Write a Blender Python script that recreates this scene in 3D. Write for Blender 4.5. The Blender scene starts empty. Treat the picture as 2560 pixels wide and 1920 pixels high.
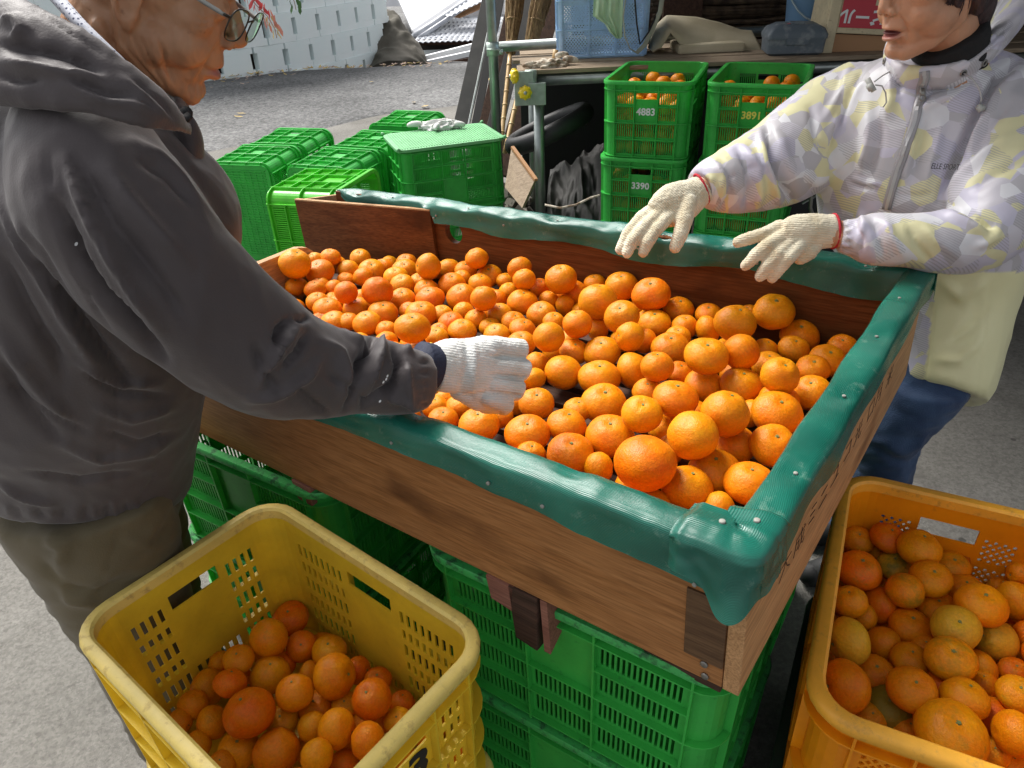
import bpy, bmesh, math, random
import numpy as np
from math import sin, cos, pi, radians, sqrt
from mathutils import Vector, Matrix, noise
from mathutils.bvhtree import BVHTree
random.seed(7); RNG = np.random.RandomState(7)
S = bpy.context.scene
COL = S.collection

# ------------------------------------------------------------------ camera
CAM_H, PITCH, ROLL, FPX = 1.436, radians(31.9), radians(-2.6), 1815.0
_f = Vector((0, cos(PITCH), -sin(PITCH))); _r = Vector((1, 0, 0)); _u = _r.cross(_f)
RT = _r * cos(ROLL) + _u * sin(ROLL); UP = -_r * sin(ROLL) + _u * cos(ROLL); FW = _f
CAMP = Vector((0, 0, CAM_H))
cd = bpy.data.cameras.new('camera'); cam = bpy.data.objects.new('camera', cd); COL.objects.link(cam)
cd.sensor_width = 36.0; cd.lens = 36.0 * FPX / 2560.0; cd.clip_start = 0.05; cd.clip_end = 400
m = Matrix.Identity(4)
for i in range(3):
    m[i][0], m[i][1], m[i][2], m[i][3] = RT[i], UP[i], -FW[i], CAMP[i]
cam.matrix_world = m
S.camera = cam

# ------------------------------------------------------------------ sky, sun, exposure
SUN_EL, SUN_AZ = radians(52), radians(-38)      # azimuth measured from +Y towards +X
W = bpy.data.worlds.new('World'); S.world = W; W.use_nodes = True
nt = W.node_tree; nt.nodes.clear()
sky = nt.nodes.new('ShaderNodeTexSky'); sky.sky_type = 'NISHITA'; sky.sun_disc = False
sky.sun_elevation = SUN_EL; sky.sun_rotation = SUN_AZ; sky.dust_density = 4.0; sky.ozone_density = 1.0; sky.air_density = 1.0
hs = nt.nodes.new('ShaderNodeHueSaturation'); hs.inputs['Saturation'].default_value = 0.18
bg = nt.nodes.new('ShaderNodeBackground'); bg.inputs['Strength'].default_value = 0.115
wo = nt.nodes.new('ShaderNodeOutputWorld')
nt.links.new(sky.outputs[0], hs.inputs['Color']); nt.links.new(hs.outputs[0], bg.inputs[0]); nt.links.new(bg.outputs[0], wo.inputs[0])
sl = bpy.data.lights.new('sun', 'SUN'); so = bpy.data.objects.new('sun', sl); COL.objects.link(so)
sl.energy = 2.7; sl.angle = radians(30); sl.color = (1.0, 0.96, 0.9)
sd = Vector((sin(SUN_AZ) * cos(SUN_EL), cos(SUN_AZ) * cos(SUN_EL), sin(SUN_EL)))
so.rotation_euler = sd.to_track_quat('Z', 'Y').to_euler(); so.location = (-3, 4, 6)
vs = S.view_settings; vs.view_transform = 'Standard'; vs.look = 'None'; vs.exposure = 1.0; vs.gamma = 1.0; vs.use_curve_mapping = False
S.cycles.max_bounces = 8; S.cycles.diffuse_bounces = 4; S.cycles.glossy_bounces = 3; S.cycles.transmission_bounces = 6

def P(px, py, d):
    """a place seen at photo pixel (px,py) (2560x1920 frame) d metres deep"""
    return CAMP + (FW + RT * ((px - 1280) / FPX) - UP * ((py - 960) / FPX)) * d
def PZ(px, py, z):
    r = FW + RT * ((px - 1280) / FPX) - UP * ((py - 960) / FPX)
    return CAMP + r * ((z - CAM_H) / r.z)
_Mc = np.array([list(RT), list(UP), list(FW)])
def project(co):
    q = (co - np.array([0, 0, CAM_H])) @ _Mc.T
    return np.stack([1280 + FPX * q[:, 0] / q[:, 2], 960 - FPX * q[:, 1] / q[:, 2]], 1), q[:, 2]

# ------------------------------------------------------------------ object helpers
def props(o, label=None, cat=None, group=None, kind=None):
    if label: o['label'] = label
    if cat: o['category'] = cat
    if group: o['group'] = group
    if kind: o['kind'] = kind
    return o
def empty(name, loc, label, cat, group=None, rz=0.0):
    o = bpy.data.objects.new(name, None); COL.objects.link(o); o.location = loc; o.rotation_euler = (0, 0, rz)
    o.empty_display_size = 0.05
    return props(o, label, cat, group)
def mesh_obj(name, me, parent=None, mat=None):
    if mat is not None:
        me.materials.clear(); me.materials.append(mat)
    o = bpy.data.objects.new(name, me); COL.objects.link(o)
    if parent is not None: o.parent = parent
    return o
def copy_tree(o, parent=None):
    c = o.copy(); COL.objects.link(c); c.parent = parent
    for ch in list(o.children): copy_tree(ch, c)
    return c

class MB:
    def __init__(self): self.v = []; self.f = []
    def add(self, vs, fs):
        b = len(self.v); self.v += [tuple(p) for p in vs]; self.f += [tuple(b + i for i in f) for f in fs]; return self
    def box(self, x0, x1, y0, y1, z0, z1, M=None):
        vs = [Vector(p) for p in ((x0,y0,z0),(x1,y0,z0),(x1,y1,z0),(x0,y1,z0),(x0,y0,z1),(x1,y0,z1),(x1,y1,z1),(x0,y1,z1))]
        if M is not None: vs = [M @ p for p in vs]
        return self.add(vs, [(3,2,1,0),(4,5,6,7),(0,1,5,4),(1,2,6,5),(2,3,7,6),(3,0,4,7)])
    def bar(self, a, b, w, h, up=(0, 0, 1)):
        a = Vector(a); b = Vector(b); t = (b - a).normalized(); s = t.cross(Vector(up))
        if s.length < 1e-4: s = t.cross(Vector((1, 0, 0)))
        s.normalize(); u = s.cross(t)
        vs = [p + s * (w / 2 * i) + u * (h / 2 * j) for p in (a, b) for i, j in ((-1,-1),(1,-1),(1,1),(-1,1))]
        return self.add(vs, [(0,1,2,3),(7,6,5,4),(0,4,5,1),(1,5,6,2),(2,6,7,3),(3,7,4,0)])
    def tube(self, pts, r, n=10, caps=True, flat=1.0, up=None):
        pts = [Vector(p) for p in pts]; k = len(pts)
        rs = r if isinstance(r, (list, tuple)) else [r] * k
        rings = []; ref = None
        for i, p in enumerate(pts):
            t = (pts[min(i + 1, k - 1)] - pts[max(i - 1, 0)]).normalized()
            if ref is None:
                ref = Vector(up) if up else (Vector((0, 0, 1)) if abs(t.z) < .9 else Vector((1, 0, 0)))
            s = t.cross(ref).normalized(); u = s.cross(t); ref = u
            rings.append([p + s * (rs[i] * cos(2*pi*j/n)) + u * (rs[i] * flat * sin(2*pi*j/n)) for j in range(n)])
        vs = [q for rg in rings for q in rg]; fs = []
        for i in range(k - 1):
            for j in range(n):
                fs.append((i*n+j, i*n+(j+1) % n, (i+1)*n+(j+1) % n, (i+1)*n+j))
        if caps:
            fs.append(tuple(reversed(range(n)))); fs.append(tuple((k-1)*n+j for j in range(n)))
        return self.add(vs, fs)
    def lathe(self, prof, n=24, M=None):
        vs = []; fs = []
        for (r, z) in prof:
            for j in range(n):
                p = Vector((r*cos(2*pi*j/n), r*sin(2*pi*j/n), z)); vs.append(M @ p if M is not None else p)
        for i in range(len(prof)-1):
            for j in range(n): fs.append((i*n+j, i*n+(j+1) % n, (i+1)*n+(j+1) % n, (i+1)*n+j))
        return self.add(vs, fs)
    def mesh(self, name, smooth=False, bevel=0.0):
        me = bpy.data.meshes.new(name); me.from_pydata([tuple(p) for p in self.v], [], self.f); me.validate()
        if bevel > 0:
            bm = bmesh.new(); bm.from_mesh(me)
            ed = [e for e in bm.edges if len(e.link_faces) == 2 and e.calc_face_angle(0) > 0.6]
            bmesh.ops.bevel(bm, geom=ed, offset=bevel, segments=2, affect='EDGES', profile=0.6)
            bm.to_mesh(me); bm.free()
        if smooth:
            me.polygons.foreach_set('use_smooth', [True] * len(me.polygons))
            if smooth == 'auto':
                me.set_sharp_from_angle(angle=radians(40))
        me.update(); return me
    def obj(self, name, mat, parent=None, smooth=False, bevel=0.0):
        return mesh_obj(name, self.mesh(name, smooth, bevel), parent, mat)

def ring_loft(mb, secs, n=32, power=2.0):
    """secs: (centre, e1, e2) full vectors"""
    vs = []
    for c, e1, e2 in secs:
        for j in range(n):
            a = 2*pi*j/n; ca, sa = cos(a), sin(a)
            x = math.copysign(abs(ca)**(2/power), ca); y = math.copysign(abs(sa)**(2/power), sa)
            vs.append(c + e1*x + e2*y)
    k = len(secs); fs = [(i*n+j, i*n+(j+1) % n, (i+1)*n+(j+1) % n, (i+1)*n+j) for i in range(k-1) for j in range(n)]
    fs.append(tuple(reversed(range(n)))); fs.append(tuple((k-1)*n+j for j in range(n)))
    mb.add(vs, fs)
def px_loft(mb, pts, e2dir=None, n=32, power=2.0, sub=3):
    """pts: (px,py,half width px,depth m,[r2 m])"""
    # smooth interpolate
    P_ = []
    for i in range(len(pts)-1):
        for s in range(sub):
            t = s/sub; a = pts[max(i-1, 0)]; b = pts[i]; c = pts[i+1]; d = pts[min(i+2, len(pts)-1)]
            P_.append([.5*((2*b[k]) + (-a[k]+c[k])*t + (2*a[k]-5*b[k]+4*c[k]-d[k])*t*t + (-a[k]+3*b[k]-3*c[k]+d[k])*t**3) for k in range(5)])
    P_.append(list(pts[-1])); cs = [P(q[0], q[1], q[3]) for q in P_]; secs = []
    for i, q in enumerate(P_):
        t = (cs[min(i+1, len(cs)-1)]-cs[max(i-1, 0)]).normalized()
        v = Vector(e2dir) if e2dir is not None else (cs[i]-CAMP).normalized()
        e2 = (v - t*v.dot(t)).normalized(); e1 = t.cross(e2).normalized()
        secs.append((cs[i], e1*(q[2]*q[3]/FPX), e2*q[4]))
    ring_loft(mb, secs, n, power)
def poly_obj(name, verts, faces, mat, parent=None, smooth=True):
    me = bpy.data.meshes.new(name); me.from_pydata([tuple(p) for p in verts], [], faces); me.update()
    if smooth: me.polygons.foreach_set('use_smooth', [True] * len(me.polygons))
    return mesh_obj(name, me, parent, mat)

def text_mesh(body, size, depth=0.0006, bold=0.0):
    cu = bpy.data.curves.new('txt', 'FONT'); cu.body = body; cu.size = size; cu.extrude = depth; cu.offset = bold
    cu.align_x = 'CENTER'; cu.align_y = 'CENTER'; cu.resolution_u = 3
    o = bpy.data.objects.new('txt', cu); COL.objects.link(o)
    dg = bpy.context.evaluated_depsgraph_get(); dg.update()
    me = bpy.data.meshes.new_from_object(o.evaluated_get(dg)); bpy.data.objects.remove(o)
    return me
def text_obj(name, body, size, M, mat, parent, bold=0.0, depth=0.0006):
    me = text_mesh(body, size, depth, bold); me.transform(M); o = mesh_obj(name, me, parent, mat); return o
def frameM(o, x, y):
    x = Vector(x).normalized(); y = Vector(y); z = x.cross(y).normalized(); y = z.cross(x)
    M = Matrix.Identity(4)
    for i in range(3): M[i][0], M[i][1], M[i][2], M[i][3] = x[i], y[i], z[i], o[i]
    return M

# ------------------------------------------------------------------ materials
def mat(name, color, rough=0.6, metal=0.0, spec=0.5, noise_amt=0.0, noise_scale=8.0, color2=None, bump=0.0, bump_scale=200.0,
        coat=0.0, sheen=0.0, stretch=None, detail=4.0, sss=0.0, transl=0.0, coord='Object', ramp=(0.35, 0.65), rough2=None):
    M_ = bpy.data.materials.new(name); M_.use_nodes = True; n = M_.node_tree; b = n.nodes['Principled BSDF']; L = n.links.new
    b.inputs['Base Color'].default_value = (*color, 1); b.inputs['Roughness'].default_value = rough
    b.inputs['Metallic'].default_value = metal; b.inputs['Specular IOR Level'].default_value = spec
    if coat: b.inputs['Coat Weight'].default_value = coat; b.inputs['Coat Roughness'].default_value = 0.15
    if sheen: b.inputs['Sheen Weight'].default_value = sheen
    if sss: b.inputs['Subsurface Weight'].default_value = sss; b.inputs['Subsurface Scale'].default_value = 0.01; b.inputs['Subsurface Radius'].default_value = (1, .4, .2)
    tc = n.nodes.new('ShaderNodeTexCoord'); mp = n.nodes.new('ShaderNodeMapping'); L(tc.outputs[coord], mp.inputs[0])
    if stretch: mp.inputs['Scale'].default_value = stretch
    colout = None
    if color2 is not None:
        nz = n.nodes.new('ShaderNodeTexNoise'); nz.inputs['Scale'].default_value = noise_scale; nz.inputs['Detail'].default_value = detail
        L(mp.outputs[0], nz.inputs['Vector'])
        rp = n.nodes.new('ShaderNodeValToRGB'); rp.color_ramp.elements[0].position = ramp[0]; rp.color_ramp.elements[1].position = ramp[1]
        rp.color_ramp.elements[0].color = (*color, 1); rp.color_ramp.elements[1].color = (*color2, 1)
        L(nz.outputs[0], rp.inputs[0]); L(rp.outputs[0], b.inputs['Base Color']); colout = rp.outputs[0]
        if rough2 is not None:
            mr = n.nodes.new('ShaderNodeMapRange'); mr.inputs[3].default_value = rough; mr.inputs[4].default_value = rough2
            mr.inputs[1].default_value = ramp[0]; mr.inputs[2].default_value = ramp[1]
            L(nz.outputs[0], mr.inputs[0]); L(mr.outputs[0], b.inputs['Roughness'])
    if bump:
        nb = n.nodes.new('ShaderNodeTexNoise'); nb.inputs['Scale'].default_value = bump_scale; nb.inputs['Detail'].default_value = 3
        L(mp.outputs[0], nb.inputs['Vector'])
        bp = n.nodes.new('ShaderNodeBump'); bp.inputs['Strength'].default_value = bump; bp.inputs['Distance'].default_value = 0.003
        L(nb.outputs[0], bp.inputs['Height']); L(bp.outputs[0], b.inputs['Normal'])
    if transl:
        tr = n.nodes.new('ShaderNodeBsdfTranslucent'); tr.inputs[0].default_value = (*color, 1)
        if colout: L(colout, tr.inputs[0])
        mx = n.nodes.new('ShaderNodeMixShader'); mx.inputs[0].default_value = transl
        out = n.nodes['Material Output']; L(b.outputs[0], mx.inputs[1]); L(tr.outputs[0], mx.inputs[2]); L(mx.outputs[0], out.inputs[0])
    return M_

def nodes_of(M_): return M_.node_tree, M_.node_tree.nodes['Principled BSDF'], M_.node_tree.links.new

def concrete_mat(name, c1, c2, c3, scale=1.0, bumpd=0.004, strength=0.6, fine=(60, 350), mixf=.8):
    M_ = bpy.data.materials.new(name); M_.use_nodes = True; n, b, L = nodes_of(M_)
    tc = n.nodes.new('ShaderNodeTexCoord')
    def nz(s, d=6, r=0.6):
        t = n.nodes.new('ShaderNodeTexNoise'); t.inputs['Scale'].default_value = s * scale; t.inputs['Detail'].default_value = d; t.inputs['Roughness'].default_value = r
        L(tc.outputs['Object'], t.inputs['Vector']); return t
    a, f1, f2 = nz(1.3), nz(fine[0]), nz(fine[1], 3)
    r1 = n.nodes.new('ShaderNodeValToRGB'); r1.color_ramp.elements[0].color = (*c1, 1); r1.color_ramp.elements[1].color = (*c2, 1)
    r1.color_ramp.elements[0].position = .35; r1.color_ramp.elements[1].position = .65
    L(a.outputs[0], r1.inputs[0])
    r2 = n.nodes.new('ShaderNodeValToRGB'); r2.color_ramp.elements[0].color = (*c3, 1); r2.color_ramp.elements[1].color = (1, 1, 1, 1)
    r2.color_ramp.elements[0].position = .33; r2.color_ramp.elements[1].position = .55
    L(f1.outputs[0], r2.inputs[0])
    mx = n.nodes.new('ShaderNodeMixRGB'); mx.blend_type = 'MULTIPLY'; mx.inputs[0].default_value = mixf
    L(r1.outputs[0], mx.inputs[1]); L(r2.outputs[0], mx.inputs[2])
    vo = n.nodes.new('ShaderNodeTexVoronoi'); vo.inputs['Scale'].default_value = 190 * scale; L(tc.outputs['Object'], vo.inputs['Vector'])
    r3 = n.nodes.new('ShaderNodeValToRGB'); r3.color_ramp.elements[0].color = (.45, .45, .45, 1); r3.color_ramp.elements[1].color = (1.25, 1.25, 1.22, 1)
    r3.color_ramp.elements[0].position = .0; r3.color_ramp.elements[1].position = 1.0
    sep = n.nodes.new('ShaderNodeSeparateColor'); L(vo.outputs['Color'], sep.inputs[0]); L(sep.outputs[0], r3.inputs[0])
    m2 = n.nodes.new('ShaderNodeMixRGB'); m2.blend_type = 'MULTIPLY'; m2.inputs[0].default_value = strength
    L(mx.outputs[0], m2.inputs[1]); L(r3.outputs[0], m2.inputs[2]); L(m2.outputs[0], b.inputs['Base Color'])
    v5 = n.nodes.new('ShaderNodeTexVoronoi'); v5.inputs['Scale'].default_value = 7*scale; L(tc.outputs['Object'], v5.inputs['Vector'])
    r5 = n.nodes.new('ShaderNodeMapRange'); r5.inputs[1].default_value = .055; r5.inputs[2].default_value = .075; r5.inputs[3].default_value = .75; r5.inputs[4].default_value = 0; L(v5.outputs['Distance'], r5.inputs[0])
    st = nz(2.7, 8, .7); r6 = n.nodes.new('ShaderNodeMapRange'); r6.inputs[1].default_value = .52; r6.inputs[2].default_value = .70; r6.inputs[4].default_value = .38; L(st.outputs[0], r6.inputs[0])
    m5 = n.nodes.new('ShaderNodeMixRGB'); L(r6.outputs[0], m5.inputs[0]); L(m2.outputs[0], m5.inputs[1]); m5.inputs[2].default_value = (c1[0]*.45, c1[1]*.43, c1[2]*.40, 1)
    m6 = n.nodes.new('ShaderNodeMixRGB'); L(r5.outputs[0], m6.inputs[0]); L(m5.outputs[0], m6.inputs[1]); m6.inputs[2].default_value = (c1[0]*.3, c1[1]*.3, c1[2]*.3, 1); L(m6.outputs[0], b.inputs['Base Color'])
    b.inputs['Roughness'].default_value = .85; b.inputs['Specular IOR Level'].default_value = .25
    ad = n.nodes.new('ShaderNodeMath'); ad.operation = 'ADD'; L(f1.outputs[0], ad.inputs[0]); L(f2.outputs[0], ad.inputs[1])
    bp = n.nodes.new('ShaderNodeBump'); bp.inputs['Strength'].default_value = .7; bp.inputs['Distance'].default_value = bumpd
    L(ad.outputs[0], bp.inputs['Height']); L(bp.outputs[0], b.inputs['Normal'])
    return M_

def wood_mat(name, c1, c2, c3, axis=0, rough=.5, scale=1.0, stain=True):
    M_ = bpy.data.materials.new(name); M_.use_nodes = True; n, b, L = nodes_of(M_)
    tc = n.nodes.new('ShaderNodeTexCoord'); mp = n.nodes.new('ShaderNodeMapping'); L(tc.outputs['Object'], mp.inputs[0])
    sc = [52 * scale] * 3; sc[axis] = 2.6 * scale; mp.inputs['Scale'].default_value = sc
    t = n.nodes.new('ShaderNodeTexNoise'); t.inputs['Scale'].default_value = 1.0; t.inputs['Detail'].default_value = 8; t.inputs['Roughness'].default_value = .65; t.inputs['Distortion'].default_value = .6
    L(mp.outputs[0], t.inputs['Vector'])
    r = n.nodes.new('ShaderNodeValToRGB'); e = r.color_ramp.elements; e[0].position = .3; e[0].color = (*c1, 1); e[1].position = .72; e[1].color = (*c2, 1)
    L(t.outputs[0], r.inputs[0])
    mp2 = n.nodes.new('ShaderNodeMapping'); L(tc.outputs['Object'], mp2.inputs[0]); sc2 = [320 * scale] * 3; sc2[axis] = 18 * scale; mp2.inputs['Scale'].default_value = sc2
    t2 = n.nodes.new('ShaderNodeTexNoise'); t2.inputs['Detail'].default_value = 3; t2.inputs['Scale'].default_value = 1; L(mp2.outputs[0], t2.inputs['Vector'])
    r2 = n.nodes.new('ShaderNodeValToRGB'); r2.color_ramp.elements[0].position = .35; r2.color_ramp.elements[0].color = (.62, .58, .55, 1); r2.color_ramp.elements[1].position = .6; r2.color_ramp.elements[1].color = (1.08, 1.05, 1.02, 1)
    L(t2.outputs[0], r2.inputs[0])
    mx = n.nodes.new('ShaderNodeMixRGB'); mx.blend_type = 'MULTIPLY'; mx.inputs[0].default_value = .75; L(r.outputs[0], mx.inputs[1]); L(r2.outputs[0], mx.inputs[2])
    o = mx.outputs[0]
    if stain:
        mp3 = n.nodes.new('ShaderNodeMapping'); L(tc.outputs['Object'], mp3.inputs[0]); s3 = [9.0] * 3; s3[axis] = 3.0; mp3.inputs['Scale'].default_value = s3
        t3 = n.nodes.new('ShaderNodeTexNoise'); t3.inputs['Scale'].default_value = 1; t3.inputs['Detail'].default_value = 5; L(mp3.outputs[0], t3.inputs['Vector'])
        r3 = n.nodes.new('ShaderNodeValToRGB'); r3.color_ramp.elements[0].position = .60; r3.color_ramp.elements[1].position = .74
        r3.color_ramp.elements[0].color = (0, 0, 0, 1); r3.color_ramp.elements[1].color = (1, 1, 1, 1); L(t3.outputs[0], r3.inputs[0])
        m3 = n.nodes.new('ShaderNodeMixRGB'); L(r3.outputs[0], m3.inputs[0]); L(o, m3.inputs[1]); m3.inputs[2].default_value = (*c3, 1); o = m3.outputs[0]
    L(o, b.inputs['Base Color']); b.inputs['Roughness'].default_value = rough; b.inputs['Specular IOR Level'].default_value = .16
    bp = n.nodes.new('ShaderNodeBump'); bp.inputs['Strength'].default_value = .35; bp.inputs['Distance'].default_value = .001
    L(t2.outputs[0], bp.inputs['Height']); L(bp.outputs[0], b.inputs['Normal'])
    return M_

def plastic_mat(name, c, dirt, transl=.3, rough=.38, dirt_pos=(.55, .75), dscale=9, spec=.5, zdirt=None):
    """moulded plastic with soft colour drift, scuffs and grime"""
    M_ = bpy.data.materials.new(name); M_.use_nodes = True; n, b, L = nodes_of(M_)
    tc = n.nodes.new('ShaderNodeTexCoord'); oi = n.nodes.new('ShaderNodeObjectInfo')
    def nz(s, d=6, r=.65):
        t = n.nodes.new('ShaderNodeTexNoise'); t.inputs['Scale'].default_value = s; t.inputs['Detail'].default_value = d; t.inputs['Roughness'].default_value = r
        L(tc.outputs['Object'], t.inputs['Vector']); return t
    t1, t2, t3 = nz(dscale), nz(55, 5, .7), nz(400, 2)
    rp = n.nodes.new('ShaderNodeValToRGB'); e = rp.color_ramp.elements
    e[0].position = .3; e[0].color = (c[0]*.82, c[1]*.82, c[2]*.82, 1); e[1].position = .7; e[1].color = (min(1, c[0]*1.15), min(1, c[1]*1.12), min(1, c[2]*1.15), 1)
    L(t1.outputs[0], rp.inputs[0])
    rd = n.nodes.new('ShaderNodeValToRGB'); rd.color_ramp.elements[0].position = dirt_pos[0]; rd.color_ramp.elements[1].position = dirt_pos[1]
    rd.color_ramp.elements[0].color = (0, 0, 0, 1); rd.color_ramp.elements[1].color = (.8, .8, .8, 1)
    L(t2.outputs[0], rd.inputs[0]); fac = rd.outputs[0]
    if zdirt:
        sp = n.nodes.new('ShaderNodeSeparateXYZ'); L(tc.outputs['Object'], sp.inputs[0])
        mr = n.nodes.new('ShaderNodeMapRange'); mr.inputs[1].default_value = zdirt[0]; mr.inputs[2].default_value = zdirt[1]; mr.inputs[3].default_value = .25; mr.inputs[4].default_value = 1.6
        L(sp.outputs[2], mr.inputs[0]); ml = n.nodes.new('ShaderNodeMath'); ml.operation = 'MULTIPLY'; ml.use_clamp = True; L(fac, ml.inputs[0]); L(mr.outputs[0], ml.inputs[1]); fac = ml.outputs[0]
    mx = n.nodes.new('ShaderNodeMixRGB'); L(fac, mx.inputs[0]); L(rp.outputs[0], mx.inputs[1]); mx.inputs[2].default_value = (*dirt, 1)
    L(mx.outputs[0], b.inputs['Base Color']); b.inputs['Specular IOR Level'].default_value = spec
    mr = n.nodes.new('ShaderNodeMapRange'); mr.inputs[3].default_value = rough; mr.inputs[4].default_value = .8; L(fac, mr.inputs[0]); L(mr.outputs[0], b.inputs['Roughness'])
    bp = n.nodes.new('ShaderNodeBump'); bp.inputs['Strength'].default_value = .18; bp.inputs['Distance'].default_value = .001; L(t3.outputs[0], bp.inputs['Height']); L(bp.outputs[0], b.inputs['Normal'])
    tr = n.nodes.new('ShaderNodeBsdfTranslucent'); L(mx.outputs[0], tr.inputs[0]); ms = n.nodes.new('ShaderNodeMixShader'); ms.inputs[0].default_value = transl
    L(b.outputs[0], ms.inputs[1]); L(tr.outputs[0], ms.inputs[2]); L(ms.outputs[0], n.nodes['Material Output'].inputs[0])
    return M_

MT = {}
MT['concrete'] = concrete_mat('shed_concrete', (.155, .148, .134), (.235, .226, .208), (.55, .54, .53), strength=.35, mixf=.6)
MT['asphalt'] = concrete_mat('asphalt', (.13, .13, .132), (.27, .27, .272), (.40, .40, .40), scale=.35, bumpd=.012, strength=.8)
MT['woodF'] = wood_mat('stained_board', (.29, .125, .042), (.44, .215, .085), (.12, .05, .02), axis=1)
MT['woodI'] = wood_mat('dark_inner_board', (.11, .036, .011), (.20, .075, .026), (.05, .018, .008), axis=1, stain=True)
MT['woodR'] = wood_mat('pale_end_board', (.40, .22, .10), (.56, .33, .16), (.24, .12, .05), axis=0, rough=.6)
MT['woodLight'] = wood_mat('worn_board', (.38, .22, .11), (.55, .36, .20), (.16, .08, .03), axis=0, rough=.6)
MT['woodDark'] = wood_mat('old_dark_wood', (.035, .022, .016), (.10, .055, .04), (.02, .014, .01), axis=1, rough=.75)
MT['woodRed'] = wood_mat('reddish_batten', (.20, .085, .06), (.34, .16, .115), (.10, .05, .04), axis=1, rough=.75)
MT['plank'] = wood_mat('weathered_plank', (.22, .17, .12), (.38, .31, .23), (.10, .08, .06), axis=0, rough=.8)
MT['green'] = plastic_mat('green_crate_plastic', (.065, .58, .095), (.03, .18, .045), transl=.34, rough=.33, dirt_pos=(.60, .80))
MT['greenL'] = plastic_mat('light_green_crate_plastic', (.11, .66, .04), (.08, .30, .05), transl=.28, rough=.33, dirt_pos=(.62, .82))
MT['greenP'] = plastic_mat('green_crate_panel', (.09, .46, .04), (.03, .2, .03), transl=.25, rough=.4, dirt_pos=(.62, .82))
MT['greenRim'] = plastic_mat('grimy_green_rim', (.06, .48, .11), (.02, .05, .03), transl=.15, rough=.4, dirt_pos=(.50, .66))
MT['lid'] = plastic_mat('pale_green_lid', (.20, .52, .24), (.12, .30, .14), transl=.2, rough=.5)
MT['yellow'] = plastic_mat('yellow_crate_plastic', (.95, .68, .045), (.68, .46, .06), transl=.32, rough=.38, dirt_pos=(.60, .85))
MT['yellowRim'] = plastic_mat('scuffed_yellow_rim', (.80, .62, .17), (.42, .27, .09), transl=.1, rough=.45, dirt_pos=(.54, .74))
MT['orangeP'] = plastic_mat('orange_crate_plastic', (.96, .35, .006), (.6, .25, .02), transl=.28, rough=.36, dirt_pos=(.60, .85))
MT['orangeRim'] = plastic_mat('scuffed_orange_rim', (.85, .42, .04), (.42, .22, .05), transl=.1, rough=.45, dirt_pos=(.54, .74))
MT['blueP'] = plastic_mat('blue_crate_plastic', (.42, .62, .82), (.28, .38, .48), transl=.2, rough=.45)
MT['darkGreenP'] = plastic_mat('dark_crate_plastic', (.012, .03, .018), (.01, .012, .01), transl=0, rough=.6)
MT['black'] = mat('black_rubber_and_shade', (.012, .012, .013), .7)  # black things, also the backdrop that stands for shade under the bench
MT['steel'] = mat('galvanised_pipe', (.36, .39, .38), .38, metal=.75, color2=(.26, .29, .28), noise_scale=14, bump=.1)
MT['steelP'] = mat('zinc_clamp_plate', (.44, .52, .47), .4, metal=.5, color2=(.33, .40, .36), noise_scale=30, bump=.1)
MT['screw'] = mat('screw_metal', (.26, .25, .23), .45, metal=.8)
MT['nail'] = mat('nail_head', (.30, .30, .27), .65, metal=.1, spec=.2)
MT['capY'] = mat('yellow_cap', (.85, .62, .02), .35)
MT['straw'] = mat('broom_twigs', (.17, .10, .045), .85, color2=(.36, .24, .11), noise_scale=90, stretch=(1, 1, .1), bump=.6, bump_scale=300)
MT['bamboo'] = mat('bamboo_handle', (.48, .30, .13), .45, color2=(.60, .42, .20), noise_scale=12, bump=.1)
MT['tarp'] = mat('beige_canvas', (.42, .36, .24), .8, color2=(.52, .46, .33), noise_scale=6, bump=.35, bump_scale=260)
MT['greyTarp'] = mat('dark_grey_tarpaulin', (.028, .028, .027), .7, color2=(.05, .048, .045), noise_scale=8, bump=.3)
MT['clothG'] = mat('pale_green_cloth', (.50, .68, .44), .85, color2=(.58, .76, .54), noise_scale=14, bump=.3, transl=.2)
MT['gloveW'] = mat('white_cotton_glove', (.78, .78, .76), .95, color2=(.70, .70, .68), noise_scale=40, bump=.6, bump_scale=500, sheen=.3)
MT['gloveDirty'] = mat('dirty_cotton_glove', (.62, .56, .46), .95, color2=(.26, .19, .13), noise_scale=35, bump=.6, bump_scale=400, ramp=(.45, .6))
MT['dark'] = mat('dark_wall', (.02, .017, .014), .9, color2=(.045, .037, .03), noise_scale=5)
MT['tyre'] = mat('tyre_rubber', (.018, .018, .02), .55, bump=.2)
MT['bucket'] = mat('blue_bucket_plastic', (.20, .38, .62), .4, color2=(.25, .43, .66), noise_scale=5, transl=.1)
MT['handleP'] = mat('grey_bucket_handle', (.33, .42, .46), .4)
MT['tool'] = mat('slate_toolbox_plastic', (.10, .125, .15), .55, color2=(.22, .24, .25), noise_scale=24, ramp=(.5, .7), bump=.2)
MT['red'] = mat('red_sticker', (.50, .008, .03), .4)
MT['cream'] = plastic_mat('cream_crate_plastic', (.66, .57, .36), (.30, .22, .12), transl=.1, rough=.45)
MT['white'] = mat('white_paint', (.78, .79, .80), .5)
MT['whitePr'] = mat('white_stencil_paint', (.72, .76, .72), .7)
MT['yellowPr'] = mat('yellow_stencil_paint', (.70, .68, .10), .7)
MT['ink'] = mat('black_ink', (.012, .012, .014), .6)
MT['inkGhost'] = mat('ink_seen_through_plastic', (.55, .15, .008), .5)
MT['block'] = mat('pale_concrete_blocks', (.82, .92, .92), .85, color2=(.88, .94, .94), noise_scale=2.2, bump=.3, bump_scale=60)
MT['hole'] = mat('drain_slot_dirt', (.06, .035, .03), .95)
MT['rock'] = mat('mossy_rock', (.075, .068, .052), .9, color2=(.16, .145, .12), noise_scale=2.2, bump=1.0, bump_scale=14)
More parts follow.
